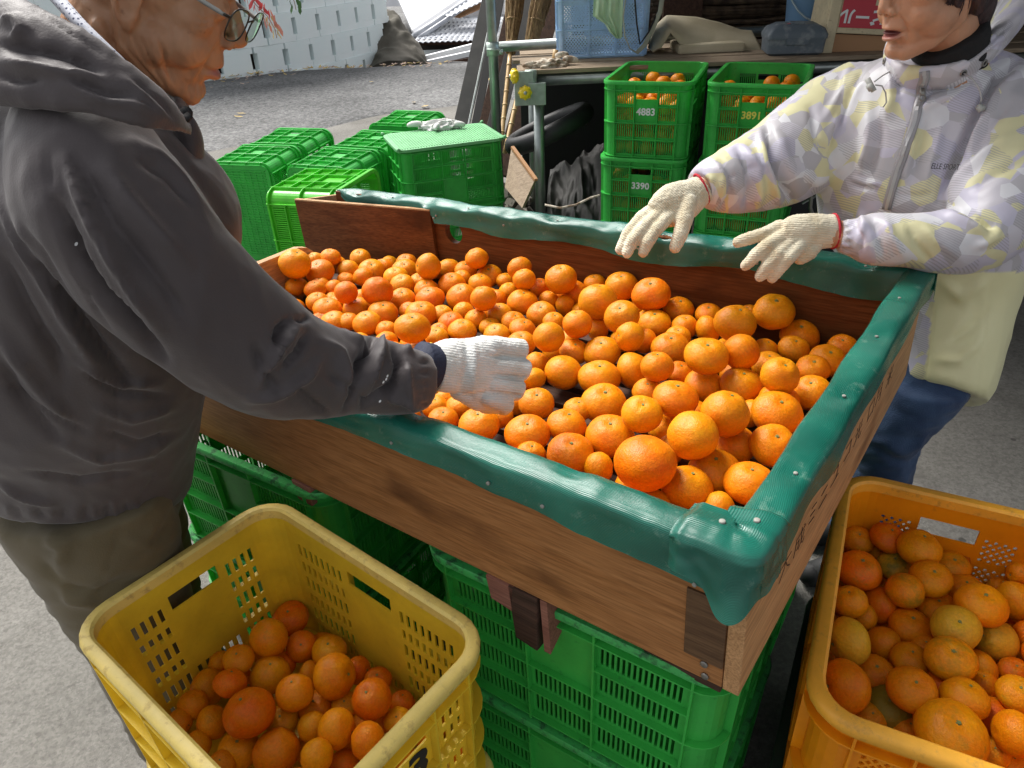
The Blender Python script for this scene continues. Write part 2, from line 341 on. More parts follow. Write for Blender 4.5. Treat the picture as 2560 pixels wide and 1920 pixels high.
MT['moss'] = mat('moss', (.10, .15, .02), .95, color2=(.20, .26, .05), noise_scale=16, bump=.8, bump_scale=50)
MT['roofT'] = mat('grey_roof_tile', (.36, .38, .42), .35, color2=(.55, .57, .61), noise_scale=5)
MT['roofW'] = mat('pale_sheet_roof', (.42, .43, .46), .5, color2=(.50, .51, .53), noise_scale=2)
MT['fascia'] = mat('brown_fascia', (.38, .20, .09), .6)
MT['leafR'] = mat('red_leaf', (.50, .06, .06), .6, transl=.2)
MT['leafP'] = mat('pink_leaf', (.55, .22, .16), .6, transl=.2)
MT['leafY'] = mat('yellow_fallen_leaf', (.55, .40, .14), .8)
MT['leafB'] = mat('pale_fallen_leaf', (.50, .36, .28), .8)
MT['leafG'] = mat('green_leaf', (.07, .16, .05), .6, transl=.2)
MT['twig'] = mat('twig', (.30, .22, .18), .8)
MT['stalk'] = mat('calyx_green', (.10, .15, .03), .7, color2=(.26, .28, .10), noise_scale=200)

# ================================================================== SETTING
def sheet(name, xs, ys, zf, material, kind='structure'):
    vs = [(x, y, zf(x, y)) for y in ys for x in xs]; n = len(xs)
    fs = [(j*n+i, j*n+i+1, (j+1)*n+i+1, (j+1)*n+i) for j in range(len(ys)-1) for i in range(n-1)]
    o = poly_obj(name, vs, fs, material); props(o, kind=kind); return o
def ss(a, b, x):
    t = max(0, min(1, (x-a)/(b-a))); return t*t*(3-2*t)
sheet('ground', [-120, -8, 8, 120], [-60, -3, 20, 200], lambda x, y: -4.5, MT['asphalt'])
# shed floor slab (0.75 m thick edge lost in the road)
mb = MB(); mb.box(-9, 7, -3, 8.8, -.7, 0); o = mb.obj('shed_floor', MT['concrete']); props(o, kind='structure')
# asphalt road: ragged near edge, dips towards the retaining wall
edge = [PZ(-300, 560, 0), PZ(300, 425, 0), PZ(560, 372, 0), PZ(794, 326, 0), PZ(945, 288, 0), PZ(1145, 264, 0), PZ(1300, 248, 0), PZ(1700, 210, 0)]
def road_y(x):
    for a, b in zip(edge, edge[1:]):
        if a.x <= x <= b.x: return a.y + (b.y-a.y)*(x-a.x)/(b.x-a.x)
    return edge[0].y if x < edge[0].x else edge[-1].y
xs = list(np.linspace(-9, 6, 90)); vs = []; fs = []; NR = 40
for j in range(NR):
    t = j/(NR-1)
    for x in xs:
        y0 = road_y(x) + .05*noise.noise(Vector((x*4, 0, 0))) + .025*noise.noise(Vector((x*17, 3, 0)))
        y = y0 + (24-y0)*t**1.5
        z = .012*ss(0, .06, y-y0) - .30*ss(10.0, 12.4, y) - 4.0*ss(12.6, 14.5, y)*ss(-2.0, -1.3, x) + .006*noise.noise(Vector((x*2, y*2, 0)))
        vs.append((x, y, z))
n = len(xs)
fs = [(j*n+i, j*n+i+1, (j+1)*n+i+1, (j+1)*n+i) for j in range(NR-1) for i in range(n-1)]
props(poly_obj('road', vs, fs, MT['asphalt']), kind='structure')

# ---- pale block retaining wall, curving away
pl = [Vector(p) for p in ((-6.5, 8.9), (-4.6, 9.35), (-3.9, 9.65), (-3.5, 9.9), (-3.14, 10.14), (-2.84, 10.46), (-2.60, 10.82), (-2.38, 11.19), (-2.19, 11.58), (-2.03, 11.93), (-1.88, 12.25), (-1.74, 12.6))]
acc = [0.0]
for a, b in zip(pl, pl[1:]): acc.append(acc[-1] + (b-a).length)
def on_pl(s):
    s = max(0, min(acc[-1]-1e-4, s))
    for i in range(len(pl)-1):
        if acc[i] <= s <= acc[i+1]:
            t = (s-acc[i])/(acc[i+1]-acc[i]); return pl[i].lerp(pl[i+1], t)
wall = empty('retaining_wall', (-3, 10.3, 0), 'pale blue-white concrete block retaining wall with dark drain slots across the road', 'wall')
def block_mesh(w, h, t):
    m = MB(); g = .0012; nh = .034
    m.box(-w/2+g, w/2-g, -t, 0, g, h*.24); m.box(-w/2+nh, w/2-nh, -t, -.0015, h*.24, h*.80); m.box(-w/2+g, w/2-g, -t, 0, h*.80, h-g)
    return m.mesh('block', bevel=.002)
BW, BH = .435, .345
bme = block_mesh(BW, BH, .12); bme.materials.append(MT['block'])
mw = Matrix.Translation(-Vector((-3, 10.3, 0)))
s0 = acc[4]
for r in range(-2, 8):
    z = -.02 + r*BH
    k = -12
    while True:
        s = s0 + BW/2 + k*BW + (0 if r % 2 == 0 else BW/2); k += 1
        if s < .3: continue
        if s > acc[-1]-.2: break
        p, q = on_pl(s-.15), on_pl(s+.15); t = (q-p).normalized(); c_ = on_pl(s)
        nrm = Vector((-t.y, t.x))
        c2 = c_ + nrm*(.010*r)
        o = mesh_obj('block', bme, wall)
        M_ = Matrix.Identity(4); X = Vector((t.x, t.y, 0)); Z = Vector((0, 0, 1)); Y = Vector((nrm.x, nrm.y, 0))
        for i in range(3): M_[i][0], M_[i][1], M_[i][2] = X[i], Y[i], Z[i]
        jit = Matrix.Translation((0, RNG.uniform(-.006, .006), 0))
        o.matrix_local = Matrix.Translation((c2.x+3, c2.y-10.3, z)) @ M_ @ jit
m = MB()
for i in range(len(pl)-1):
    a, b = pl[i], pl[i+1]; n_ = Vector((-(b-a).y, (b-a).x)).normalized()*.16
    m.add([(a.x+n_.x+3, a.y+n_.y-10.3, -.9), (b.x+n_.x+3, b.y+n_.y-10.3, -.9), (b.x+n_.x*2.4+3, b.y+n_.y*2.4-10.3, 2.7), (a.x+n_.x*2.4+3, a.y+n_.y*2.4-10.3, 2.7)], [(0, 1, 2, 3)])
m.obj('earth_backing', MT['hole'], wall)

# ---- rock at the end of the wall
def lump(name, loc, size, amp, seed, material, parent=None, sub=4, flat=None):
    bm = bmesh.new(); bmesh.ops.create_icosphere(bm, subdivisions=sub, radius=1)
    for v in bm.verts:
        d = v.co.normalized(); nn = noise.noise(d*1.4+Vector((seed, 0, 0)))*amp + noise.noise(d*4+Vector((0, seed, 0)))*amp*.35 + noise.noise(d*11)*amp*.12
        q = d*(1+nn)
        q = Vector([math.copysign(abs(c)**.75, c) for c in q])
        v.co = Vector((q.x*size[0], q.y*size[1], q.z*size[2]))
    me = bpy.data.meshes.new(name); bm.to_mesh(me); bm.free(); me.polygons.foreach_set('use_smooth', [True]*len(me.polygons))
    o = mesh_obj(name, me, parent, material); o.location = loc; return o
rc = P(1000, 150, 11.6)
rock = empty('boulder', (rc.x, rc.y, rc.z), 'big grey-brown boulder with moss on top at the right end of the pale block wall', 'boulder')
m = MB(); px_loft(m, [(1003, 225, 76, 11.3, .55), (1000, 196, 68, 11.4, .52), (994, 165, 56, 11.5, .48), (985, 130, 46, 11.6, .44), (976, 96, 36, 11.7, .38), (968, 74, 27, 11.8, .30)], None, n=60, power=3.2, sub=8)
for k_, v in enumerate(m.v):
    q = Vector(v); h = .10*noise.noise(q*2.2)+.07*(1-abs(noise.noise(q*4.5))*2)+.03*noise.noise(q*14); c0_ = Vector(P(990, 160, 11.6)); m.v[k_] = tuple(q + (q-c0_).normalized()*h - rc)
m.obj('rock_body', MT['rock'], rock, smooth=True)
for (x_, y_, s_) in ((962, 66, .16), (984, 70, .14), (948, 72, .10)):
    q = P(x_, y_, 11.45)-rc; lump('moss', q, (s_, .16, .05), .5, x_, MT['moss'], rock, sub=3)
pa = P(943, 62, 12.6); pb = P(941, -60, 12.4)
m = MB(); m.tube([pa, pb, pb+Vector((0, 0, 1.5))], .035, 10)
props(m.obj('wooden_post', MT['woodDark'], smooth=True), 'dark brown post standing between the pale wall and the boulder', 'post')

# ---- fallen leaves
m = MB(); m2 = MB()
def leaf(mbx, p, s, a, curl=.3, tilt=None):
    q = Matrix.Rotation(a, 3, 'Z')
    if tilt is not None: q = tilt @ q
    pts = [(0, -1, 0), (.42, -.3, curl*.4), (.34, .5, curl*.5), (0, 1, curl), (-.34, .5, curl*.5), (-.42, -.3, curl*.4)]
    mbx.add([Vector(p) + q @ (Vector(t)*s) for t in pts], [(0, 1, 2, 3), (0, 3, 4, 5)])
for i in range(260):
    s = RNG.uniform(acc[2], acc[-1]-.1); c_ = on_pl(s); a, b = on_pl(s-.1), on_pl(min(s+.1, acc[-1])); t = (b-a).normalized()
    off = abs(RNG.normal(0, .28)) + .03; x = c_.x + t.y*off; y = c_.y - t.x*off
    z = .02 - .30*ss(10.0, 12.4, y) + .01
    leaf(m if i % 2 else m2, (x, y, z), RNG.uniform(.02, .045), RNG.uniform(0, 6.3), RNG.uniform(.2, .9))
for i in range(46):
    q = PZ(RNG.uniform(960, 1130), RNG.uniform(178, 200), -.12); leaf(m2 if i % 3 else m, (q.x, q.y, .02-.30*ss(10.0, 12.4, q.y)+.012), RNG.uniform(.02, .045), RNG.uniform(0, 6.3), .5)
for (px, py) in ((1225, 205), (1035, 262), (1063, 272), (605, 290), (598, 298), (930, 210), (1155, 232)):
    q = PZ(px, py, 0); leaf(m, (q.x, q.y, .02), .045, RNG.uniform(0, 6.3), .4)
props(m.obj('fallen_leaves', MT['leafY']), 'yellow and brown leaves lying along the foot of the block wall', kind='stuff')
props(m2.obj('fallen_leaves', MT['leafB']), 'faded pinkish leaves lying along the foot of the block wall', kind='stuff')
# weeds along wall foot
m = MB()
for i in range(260):
    s = RNG.uniform(acc[2], acc[-1]-.1); c_ = on_pl(s); a, b = on_pl(s-.1), on_pl(min(s+.1, acc[-1])); t = (b-a).normalized(); off = RNG.uniform(0, .05)
    x = c_.x+t.y*off; y = c_.y-t.x*off; z = -.30*ss(10.0, 12.4, y)
    leaf(m, (x, y, z+.01), RNG.uniform(.015, .04), RNG.uniform(0, 6), .2, Matrix.Rotation(RNG.uniform(.4, 1.4), 3, 'X'))
props(m.obj('weeds', MT['moss']), 'dry weeds growing along the foot of the block wall', kind='stuff')

# ---- red-leaved twig and green sprig hanging over the wall
def sprig(name, pts, d, n, size, mats, label, cat):
    base = P(*pts[0], d); t = empty(name, base, label, cat)
    cps = [P(x, y, d)-base for x, y in pts]
    m = MB(); m.tube(cps, .004, 5); m.obj('stem', MT['twig'], t)
    lm = MB(); leaf(lm, (0, 0, 0), 1, 0, .3); me = lm.mesh('leaf')
    mes = []
    for mm in mats:
        c = me.copy(); c.materials.append(mm); mes.append(c)
    for i in range(n):
        u = (i+.5)/n*(len(cps)-1); k = min(int(u), len(cps)-2); p = cps[k].lerp(cps[k+1], u-k)
        o = mesh_obj('leaf', mes[0] if u < (len(cps)-1)*.65 or len(mes) == 1 else mes[1], t)
        s = size*RNG.uniform(.7, 1.2); o.scale = (s, s, s); side = 1 if i % 2 else -1
        o.rotation_euler = (radians(80+RNG.uniform(-25, 25)), radians(RNG.uniform(-30, 30)), side*radians(60+RNG.uniform(-30, 30)))
        o.location = p + RT*side*s*.8 + UP*RNG.uniform(-.3, .3)*s
sprig('red_leaf_twig', [(605, -30), (640, 12), (668, 40), (690, 78)], 6.2, 26, .042, [MT['leafR'], MT['leafP']], 'twig with red pinnate leaves hanging in front of the pale block wall', 'twig')
sprig('withered_twig', [(672, 45), (686, 70), (692, 95)], 6.3, 14, .03, [MT['leafY']], 'withered brown twig tip hanging below the red leaves', 'twig')
sprig('green_sprig', [(722, -25), (736, 5), (740, 25)], 7.5, 14, .045, [MT['leafG']], 'small green sprig hanging over the top of the block wall', 'sprig')

# ---- house beyond
hb = P(1120, 90, 15)
house = empty('tiled_house', hb, 'house beyond the road with grey tiled roof, pale sheet roof and brown fascia', 'house')
def quad(m, pts): 
    b = len(m.v); m.add([P(*p)-hb for p in pts], [(0, 1, 2, 3)] if len(pts) == 4 else [tuple(range(len(pts)))])
def slab(name, pts, th, material):
    m = MB(); q = [P(*p)-hb for p in pts]; n_ = (q[1]-q[0]).cross(q[2]-q[0]).normalized()
    if n_.dot(FW) < 0: n_ = -n_
    k = len(q); m.add(q + [p + n_*th for p in q], [tuple(range(k)), tuple(reversed(range(k, 2*k)))] + [(i, i+k, (i+1) % k+k, (i+1) % k) for i in range(k)])
    return m.obj(name, material, house)
slab('sheet_roof', [(985, -25, 17), (1230, -60, 17), (1130, 36, 15.4), (1042, 88, 15.0), (1030, 75, 15.05)], .08, MT['roofW'])
slab('far_roof', [(860, -30, 24), (1010, -30, 24), (1012, 32, 24), (948, 34, 24)], .1, MT['roofW'])
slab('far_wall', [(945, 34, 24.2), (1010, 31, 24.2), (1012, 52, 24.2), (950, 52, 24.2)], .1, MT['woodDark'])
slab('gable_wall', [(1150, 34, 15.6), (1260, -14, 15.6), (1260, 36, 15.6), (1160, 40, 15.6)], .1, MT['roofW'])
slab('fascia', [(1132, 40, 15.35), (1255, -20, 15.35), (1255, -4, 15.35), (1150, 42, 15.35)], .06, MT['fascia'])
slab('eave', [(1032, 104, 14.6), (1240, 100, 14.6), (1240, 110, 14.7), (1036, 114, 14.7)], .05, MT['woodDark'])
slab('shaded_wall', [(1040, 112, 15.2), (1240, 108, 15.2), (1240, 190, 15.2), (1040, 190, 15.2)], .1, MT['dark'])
slab('window_band', [(1046, 126, 15.1), (1200, 120, 15.1), (1200, 140, 15.1), (1046, 146, 15.1)], .03, MT['block'])
m = MB(); m.tube([P(1034, 92, 14.9)-hb, P(1080, 62, 15.1)-hb, P(1140, 22, 15.3)-hb, P(1215, -22, 15.5)-hb], .07, 8); m.tube([P(1046, 96, 14.8)-hb, P(1100, 60, 15.0)-hb, P(1150, 26, 15.2)-hb, P(1225, -18, 15.4)-hb], .045, 8)
m.obj('ridge', MT['roofT'], house, smooth=True)
# tiles
tm = MB(); N = 6
pr = [(-.5+i/N, .12*sin(2*pi*i/N*.9)) for i in range(N+1)]
vs = [(x, y, z*.8+(.03 if y < 0 else 0)) for y in (-.62, .62) for x, z in pr]
tm.add(vs, [(i, i+1, N+1+i+1, N+1+i) for i in range(N)])
vs2 = [(x, -.62, z*.8+.03) for x, z in pr] + [(x, -.62, z*.8-.09) for x, z in pr]
tm.add(vs2, [(i, N+1+i, N+2+i, i+1) for i in range(N)])
tme = tm.mesh('roof_tile', smooth=False); tme.materials.append(MT['roofT'])
def tile_patch(c00, c10, c01, c11, nu, nv):
    A = [P(*c)-hb for c in (c00, c10, c01, c11)]
    for j in range(nv):
        for i in range(nu):
            u, v = (i+.5)/nu, (j+.5)/nv
            p = (A[0]*(1-u)+A[1]*u)*(1-v) + (A[2]*(1-u)+A[3]*u)*v
            X = ((A[1]-A[0])*(1-v)+(A[3]-A[2])*v)/nu; Y = ((A[2]-A[0])*(1-u)+(A[3]-A[1])*u)/nv
            Z = X.cross(Y).normalized()
            if Z.dot(FW) > 0: Z = -Z
            M_ = Matrix.Identity(4)
            for k in range(3): M_[k][0], M_[k][1], M_[k][2], M_[k][3] = X[k], Y[k], Z[k]*X.length, p[k]
            o = mesh_obj('roof_tile', tme, house); o.matrix_local = M_
tile_patch((1030, 105, 14.5), (1242, 98, 14.5), (1108, 48, 16.2), (1258, 38, 16.2), 15, 6)
tile_patch((1118, 42, 15.0), (1255, -22, 15.0), (1108, 34, 15.3), (1240, -34, 15.3), 11, 1)

# ---- white rails / gutter stack
gb = P(1120, 150, 11.5)
rail = empty('white_rail_stack', gb, 'white metal rails lying across low supports behind the boulder', 'rail')
for nm, a, b, w, h, mt_ in (('rail', (1050, 150, 11.5), (1200, 112, 11.5), .11, .09, 'white'), ('rail', (1055, 160, 11.3), (1200, 128, 11.3), .10, .07, 'white'), ('lower_rail', (1074, 192, 11.4), (1190, 168, 11.4), .05, .05, 'white'), ('support', (1076, 165, 11.5), (1080, 193, 11.5), .05, .05, 'white'), ('shadow_board', (1080, 172, 11.8), (1200, 152, 11.8), .03, .14, 'woodDark')):
    m = MB(); m.bar(P(*a)-gb, P(*b)-gb, w, h); m.obj(nm, MT[mt_], rail)

# ================================================================== CRATES
class CrateSpec: pass
def perim(hx, hy, r, nseg=6):
    """stations round a rounded rectangle; returns list of (x,y,nx,ny,side,f)  side 0..3 straight, -1 corner"""
    return hx, hy, r
def build_crate(L_, W_, H_, sp):
    """local frame: x long, y short, z up, base on z=0"""
    inset = sp.get('inset', .014); r = sp.get('r', .042); t = sp.get('t', .003); taper = sp.get('taper', .03)
    hx, hy = L_/2-inset, W_/2-inset
    # --- stations
    st = []   # (kind, side, f, fn(scale)->(x,y), normal)
    def straight(side, f):
        ax, ay = hx-r, hy-r
        if side == 0: return (-ax+2*ax*f, -hy), (0, -1)
        if side == 1: return (hx, -ay+2*ay*f), (1, 0)
        if side == 2: return (ax-2*ax*f, hy), (0, 1)
        return (-hx, ay-2*ay*f), (-1, 0)
    cols = {0: sp['long'], 1: sp['short'], 2: sp['long'], 3: sp['short']}
    for side in range(4):
        ln = 2*(hx-r) if side % 2 == 0 else 2*(hy-r)
        brk = [(0.0, 'solid')]
        for (a, b, kind) in cols[side]:
            if kind in ('slot', 'handle', 'under', 'lat'):
                if kind == 'handle' : brk.append((a, 'handle')); brk.append((b, 'solid')); continue
                if kind == 'lat': brk.append((a, 'lat')); brk.append((b, 'solid')); continue
                n = max(2, int(round((b-a)*ln/sp['pitch']))); w = (b-a)/n; g = sp['slot']/sp['pitch']
                for i in range(n):
                    brk.append((a+w*(i+.5-g/2), kind)); brk.append((a+w*(i+.5+g/2), kind+'_bar' if i < n-1 else 'solid'))
            else:
                brk.append((a, kind)); brk.append((b, 'solid'))
        brk.sort(key=lambda q: q[0])
        for f, k in brk:
            (x, y), nn = straight(side, f); st.append((x, y, nn[0], nn[1], side, k))
        (x, y), nn = straight(side, 1.0)
        st.append((x, y, nn[0], nn[1], side, 'solid'))
        cx = (hx-r, hx-r, -(hx-r), -(hx-r))[side]; cy = (-(hy-r), hy-r, hy-r, -(hy-r))[side]; a0 = (-pi/2, 0, pi/2, pi)[side]
        for i in range(1, 6):
            a = a0+pi/2*i/6; st.append((cx+r*cos(a), cy+r*sin(a), cos(a), sin(a), -1, 'solid'))
    zs = sorted(set([0.0, H_] + [z for rw in sp['rows'] for z in rw] + list(sp.get('handle_z', ())) + [z for rw in sp.get('lat_rows', []) for z in rw]))
    def is_hole(k, z, side):
        if k == 'slot': return any(a < z < b for a, b in sp['rows'])
        if k == 'under' and any(a < z < b for a, b in sp['rows'][:sp['under_n'][side % 2]]): return True
        if k == 'under_bar' or k == 'slot_bar' or k == 'solid' or k == 'panel': 
            pass
        if k in ('handle', 'under', 'under_bar') and sp.get('handle_z') and (side % 2 == 1 or sp.get('handle_long')):
            return sp['handle_z'][0] < z < sp['handle_z'][1]
        if k == 'lat': return any(a < z < b for a, b in sp['lat_rows'])
        return False
    def scl(z): return 1 - taper*(1-z/H_)
    n = len(st); m = MB(); idx = {}
    def vtx(i, j, k):
        i %= n
        if (i, j, k) not in idx:
            x, y, nx, ny = st[i][:4]; s = scl(zs[j]); idx[(i, j, k)] = len(m.v)
            m.v.append((x*s-nx*t*k, y*s-ny*t*k, zs[j]))
        return idx[(i, j, k)]
    solid = {}
    for i in range(n):
        for j in range(len(zs)-1):
            solid[(i, j)] = not is_hole(st[i][5], (zs[j]+zs[j+1])/2, st[i][4])
    # widen handle: columns between handle extents on that side
    for i in range(n):
        for j in range(len(zs)-1):
            if not solid[(i, j)]: continue
            a, b, c, d = vtx(i, j, 0), vtx(i+1, j, 0), vtx(i+1, j+1, 0), vtx(i, j+1, 0); m.f.append((a, b, c, d))
            a2, b2, c2, d2 = vtx(i, j, 1), vtx(i+1, j, 1), vtx(i+1, j+1, 1), vtx(i, j+1, 1); m.f.append((d2, c2, b2, a2))
            if not solid.get(((i-1) % n, j), True): m.f.append((a, d, d2, a2))
            if not solid.get(((i+1) % n, j), True): m.f.append((c, b, b2, c2))
            if j == 0 or not solid[(i, j-1)]: m.f.append((b, a, a2, b2))
            if j == len(zs)-2 or not solid[(i, j+1)]: m.f.append((d, c, c2, d2))
    body = m.mesh('body')
    # --- rings
    def ring(mbx, prof, zref, stn=None):
        """prof: closed list of (offset outward, z)"""
        stn = stn or [s_ for s_ in st]
        # thin stations
        ss_ = []; last = None
        for s_ in stn:
            key = (round(s_[0], 4), round(s_[1], 4))
            if s_[4] == -1 or last is None or (s_[4] != last[4]) or True: 
                if s_[4] == -1: ss_.append(s_)
                else:
                    ss_.append(s_)
            last = s_
        # keep only endpoints of straights
        out = []; 
        for i, s_ in enumerate(ss_):
            a, b = ss_[i-1], ss_[(i+1) % len(ss_)]
            if s_[4] != -1 and a[4] == s_[4] and b[4] == s_[4]: continue
            out.append(s_)
        k = len(out); q = len(prof); base = len(mbx.v)
        for (x, y, nx, ny, *_r) in out:
            for (o_, z) in prof:
                s = scl(min(z, H_)); mbx.v.append((x*s+nx*o_, y*s+ny*o_, z))
        for i in range(k):
            for j in range(q):
                a = base+i*q+j; b = base+i*q+(j+1) % q; c = base+((i+1) % k)*q+(j+1) % q; d = base+((i+1) % k)*q+j
                mbx.f.append((a, d, c, b))
    rb = MB(); rim = MB(); d = sp.get('rib', .011)
    ro = sp.get('rim_out', .013); rt = sp.get('rim_t', .006)
    if sp.get('fat'):
        ring(rim, [(-t-.002, H_-.020), (-.001, H_-.022), (ro-.004, H_-.022), (ro, H_-.018), (ro+.001, H_-.008), (ro-.001, H_-.002), (ro-.005, H_+.001), (-t+.001, H_+.001), (-t-.003, H_-.003)], H_)
    else:
        ring(rim, [(-t-.001, H_-.008), (0, H_-rt-.002), (ro-.004, H_-rt-.002), (ro-.003, H_-.013), (ro, H_-.013), (ro+.0005, H_-.002), (ro-.0015, H_+.0008), (-t, H_+.0008), (-t-.0015, H_-.001)], H_)
    for z, full in sp['rings']:
        if full: ring(rb, [(-.0005, z-.0016), (d, z-.0016), (d+.0004, z), (d, z+.0016), (-.0005, z+.0016)], z)
    def P3(side, f, z, off):
        (x, y), nn = straight(side, f); s = scl(z); return Vector((x*s+nn[0]*off, y*s+nn[1]*off, z))
    def vrib(side, f, z0, z1, dd=d, w=.0034):
        (x, y), nn = straight(side, f); tx, ty = -nn[1]*w/2, nn[0]*w/2
        vs = []
        for z in (z0, z1):
            s = scl(z)
            for (ox, oy, off) in ((-tx, -ty, -.0008), (tx, ty, -.0008), (tx, ty, dd), (-tx, -ty, dd)):
                vs.append((x*s+ox+nn[0]*off, y*s+oy+nn[1]*off, z))
        rb.add(vs, [(0, 1, 2, 3), (7, 6, 5, 4), (0, 4, 5, 1), (1, 5, 6, 2), (2, 6, 7, 3), (3, 7, 4, 0)])
    def hrib(side, f0, f1, z, dd=d, w=.0034):
        vs = []
        for f in (f0, f1):
            for (dz, off) in ((-w/2, -.0008), (w/2, -.0008), (w/2, dd), (-w/2, dd)):
                q = P3(side, f, z, off); vs.append((q.x, q.y, z+dz))
        rb.add(vs, [(0, 1, 2, 3), (7, 6, 5, 4), (0, 4, 5, 1), (1, 5, 6, 2), (2, 6, 7, 3), (3, 7, 4, 0)])
    for side in range(4):
        key = 'long' if side % 2 == 0 else 'short'
        for f in sp['vr'][key]: vrib(side, f, .004, H_-.010)
        for (f0, f1, z) in sp['hr'][key]: hrib(side, f0, f1, z)
    # lattice bars
    if sp.get('lat_rows'):
        for side in range(4):
            key = cols[side]
            for (a, b, kind) in key:
                if kind != 'lat': continue
                ln = 2*(hx-r) if side % 2 == 0 else 2*(hy-r)
                for (z0, z1) in sp['lat_rows']:
                    w = (b-a)*ln; h = z1-z0; stp = sp['lat_step']
                    for sg in (1, -1):
                        c = -h
                        while c < w:
                            # line from (c,0) to (c+h,h), clipped
                            u0, v0, u1, v1 = c, 0, c+h, h
                            if u0 < 0: v0 -= u0; u0 = 0
                            if u1 > w: v1 -= (u1-w); u1 = w
                            if u1-u0 > .001:
                                if sg == 1: p, q = P3(side, a+u0/ln, z0+v0, -t/2), P3(side, a+u1/ln, z0+v1, -t/2)
                                else: p, q = P3(side, b-u0/ln, z0+v0, -t/2), P3(side, b-u1/ln, z0+v1, -t/2)
                                (x, y), nn = straight(side, .5)
                                rb_lat.bar(p, q, sp['lat_w'], t*.9 if sg == 1 else t*1.1, up=(nn[0], nn[1], 0))
                            c += stp
    # bottom
    bt = MB(); s = scl(0.004); bx, by = (hx-.002)*s, (hy-.002)*s
    corner = []
    for (x, y, nx, ny, *_r) in [q for i, q in enumerate(st)]:
        if not corner or (Vector((x, y))-Vector(corner[-1])).length > .006: corner.append((x, y))
    k = len(corner)
    bt.add([(x*s, y*s, .003) for x, y in corner] + [(x*s, y*s, .0065) for x, y in corner], [tuple(reversed(range(k))), tuple(range(k, 2*k))] + [(i, (i+1) % k, (i+1) % k+k, i+k) for i in range(k)])
    nb = int(2*bx*.92/.0125)
    for i in range(nb): 
        x = -bx*.92+(i+.5)*2*bx*.92/nb; bt.box(x-.002, x+.002, -by*.88, by*.88, -.0015, .0032)
    for i in range(9):
        y = -by*.86+(i+.5)*2*by*.86/9; bt.box(-bx*.9, bx*.9, y-.0015, y+.0015, -.0008, .0028)
    return body, rim.mesh('rim', smooth='auto'), rb.mesh('rib_frame'), bt.mesh('bottom'), P3
rb_lat = MB()

green_spec = dict(pitch=.0088, slot=.0048, rows=[(.024, .076), (.092, .142), (.158, .206), (.220, .262)], under_n=(2, 2), handle_z=(.238, .262),
    long=[(.03, .345, 'slot'), (.37, .63, 'under'), (.655, .97, 'slot')], short=[(.03, .30, 'slot'), (.33, .67, 'under'), (.70, .97, 'slot')],
    rings=[(.272, 1), (.148, 1), (.014, 1)],
    vr=dict(long=[0.0, .357, .643, 1.0], short=[0.0, .315, .685, 1.0]),
    hr=dict(long=[(0, .357, .213), (.643, 1, .213), (0, 1, .084)], short=[(0, .315, .213), (.685, 1, .213), (0, 1, .084)]))
# hand-hole: columns of the centre panel on the short sides are bars+slots -> all open in handle band
yellow_spec = dict(pitch=.0150, slot=.0074, rows=[(.020, .042), (.056, .084), (.098, .120), (.134, .162), (.176, .198), (.212, .240)], under_n=(1, 2), handle_z=(.222, .252), handle_long=True,
    long=[(.02, .33, 'slot'), (.36, .64, 'under'), (.67, .98, 'slot')], short=[(.02, .27, 'slot'), (.30, .70, 'under'), (.73, .98, 'slot')],
    rings=[(.262, 1), (.168, 1), (.090, 1), (.012, 1)], fat=True, rim_out=.0135, rib=.013, t=.003, r=.050, inset=.0145,
    vr=dict(long=[0.0, .345, .655, 1.0], short=[0.0, .285, .715, 1.0]), hr=dict(long=[], short=[]))
orange_spec = dict(pitch=.02, slot=.006, rows=[], under_n=(0, 0), handle_z=(.222, .255), handle_long=False, lat_rows=[(.030, .072), (.084, .126), (.138, .180), (.192, .240)], lat_step=.0135, lat_w=.0036,
    long=[(.04, .22, 'lat'), (.26, .46, 'lat'), (.54, .74, 'lat'), (.78, .96, 'lat')], short=[(.06, .26, 'lat'), (.31, .69, 'handle'), (.74, .94, 'lat')],
    rings=[(.262, 1), (.133, 1), (.012, 1)], fat=True, rim_out=.015, rib=.014, t=.0035, r=.05, inset=.016,
    vr=dict(long=[0.0, .24, .5, .76, 1.0], short=[0.0, .285, .715, 1.0]), hr=dict(long=[], short=[]))
blue_spec = dict(orange_spec); blue_spec.update(handle_z=(.30, .335), lat_rows=[(.02, .115), (.130, .225)], lat_step=.0165, lat_w=.005,
    long=[(.02, .32, 'lat'), (.35, .65, 'lat'), (.68, .98, 'lat')], rings=[(.245, 1), (.122, 1), (.008, 1)], vr=dict(long=[0, .335, .665, 1], short=[0, .3, .7, 1]), rib=.009, r=.02)
def crate_proto(kind, L_, W_, H_, spec, m_body, m_rim):
    global rb_lat
    rb_lat = MB()
    b, r_, rb_, bt, P3 = build_crate(L_, W_, H_, spec)
    ms = [('body', b, m_body), ('rim', r_, m_rim), ('rib_frame', rb_, m_body), ('bottom', bt, m_body)]
    if len(rb_lat.v): ms.append(('lattice', rb_lat.mesh('lattice'), m_body))
    for _, me, mm in ms: me.materials.append(mm)
    return [(a, b_) for a, b_, _ in ms], P3
protos = {}
protos['green'] = crate_proto('green', .52, .365, .305, green_spec, MT['green'], MT['greenRim'])
protos['greenlight'] = ([(a, me.copy()) for a, me in protos['green'][0]], protos['green'][1])
for a, me in protos['greenlight'][0]: me.materials.clear(); me.materials.append(MT['greenL'])
protos['greenclean'] = ([(a, me.copy()) for a, me in protos['green'][0]], protos['green'][1])
for a, me in protos['greenclean'][0]: me.materials.clear(); me.materials.append(MT['green'])
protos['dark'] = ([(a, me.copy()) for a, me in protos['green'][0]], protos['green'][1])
for a, me in protos['dark'][0]: me.materials.clear(); me.materials.append(MT['darkGreenP'])
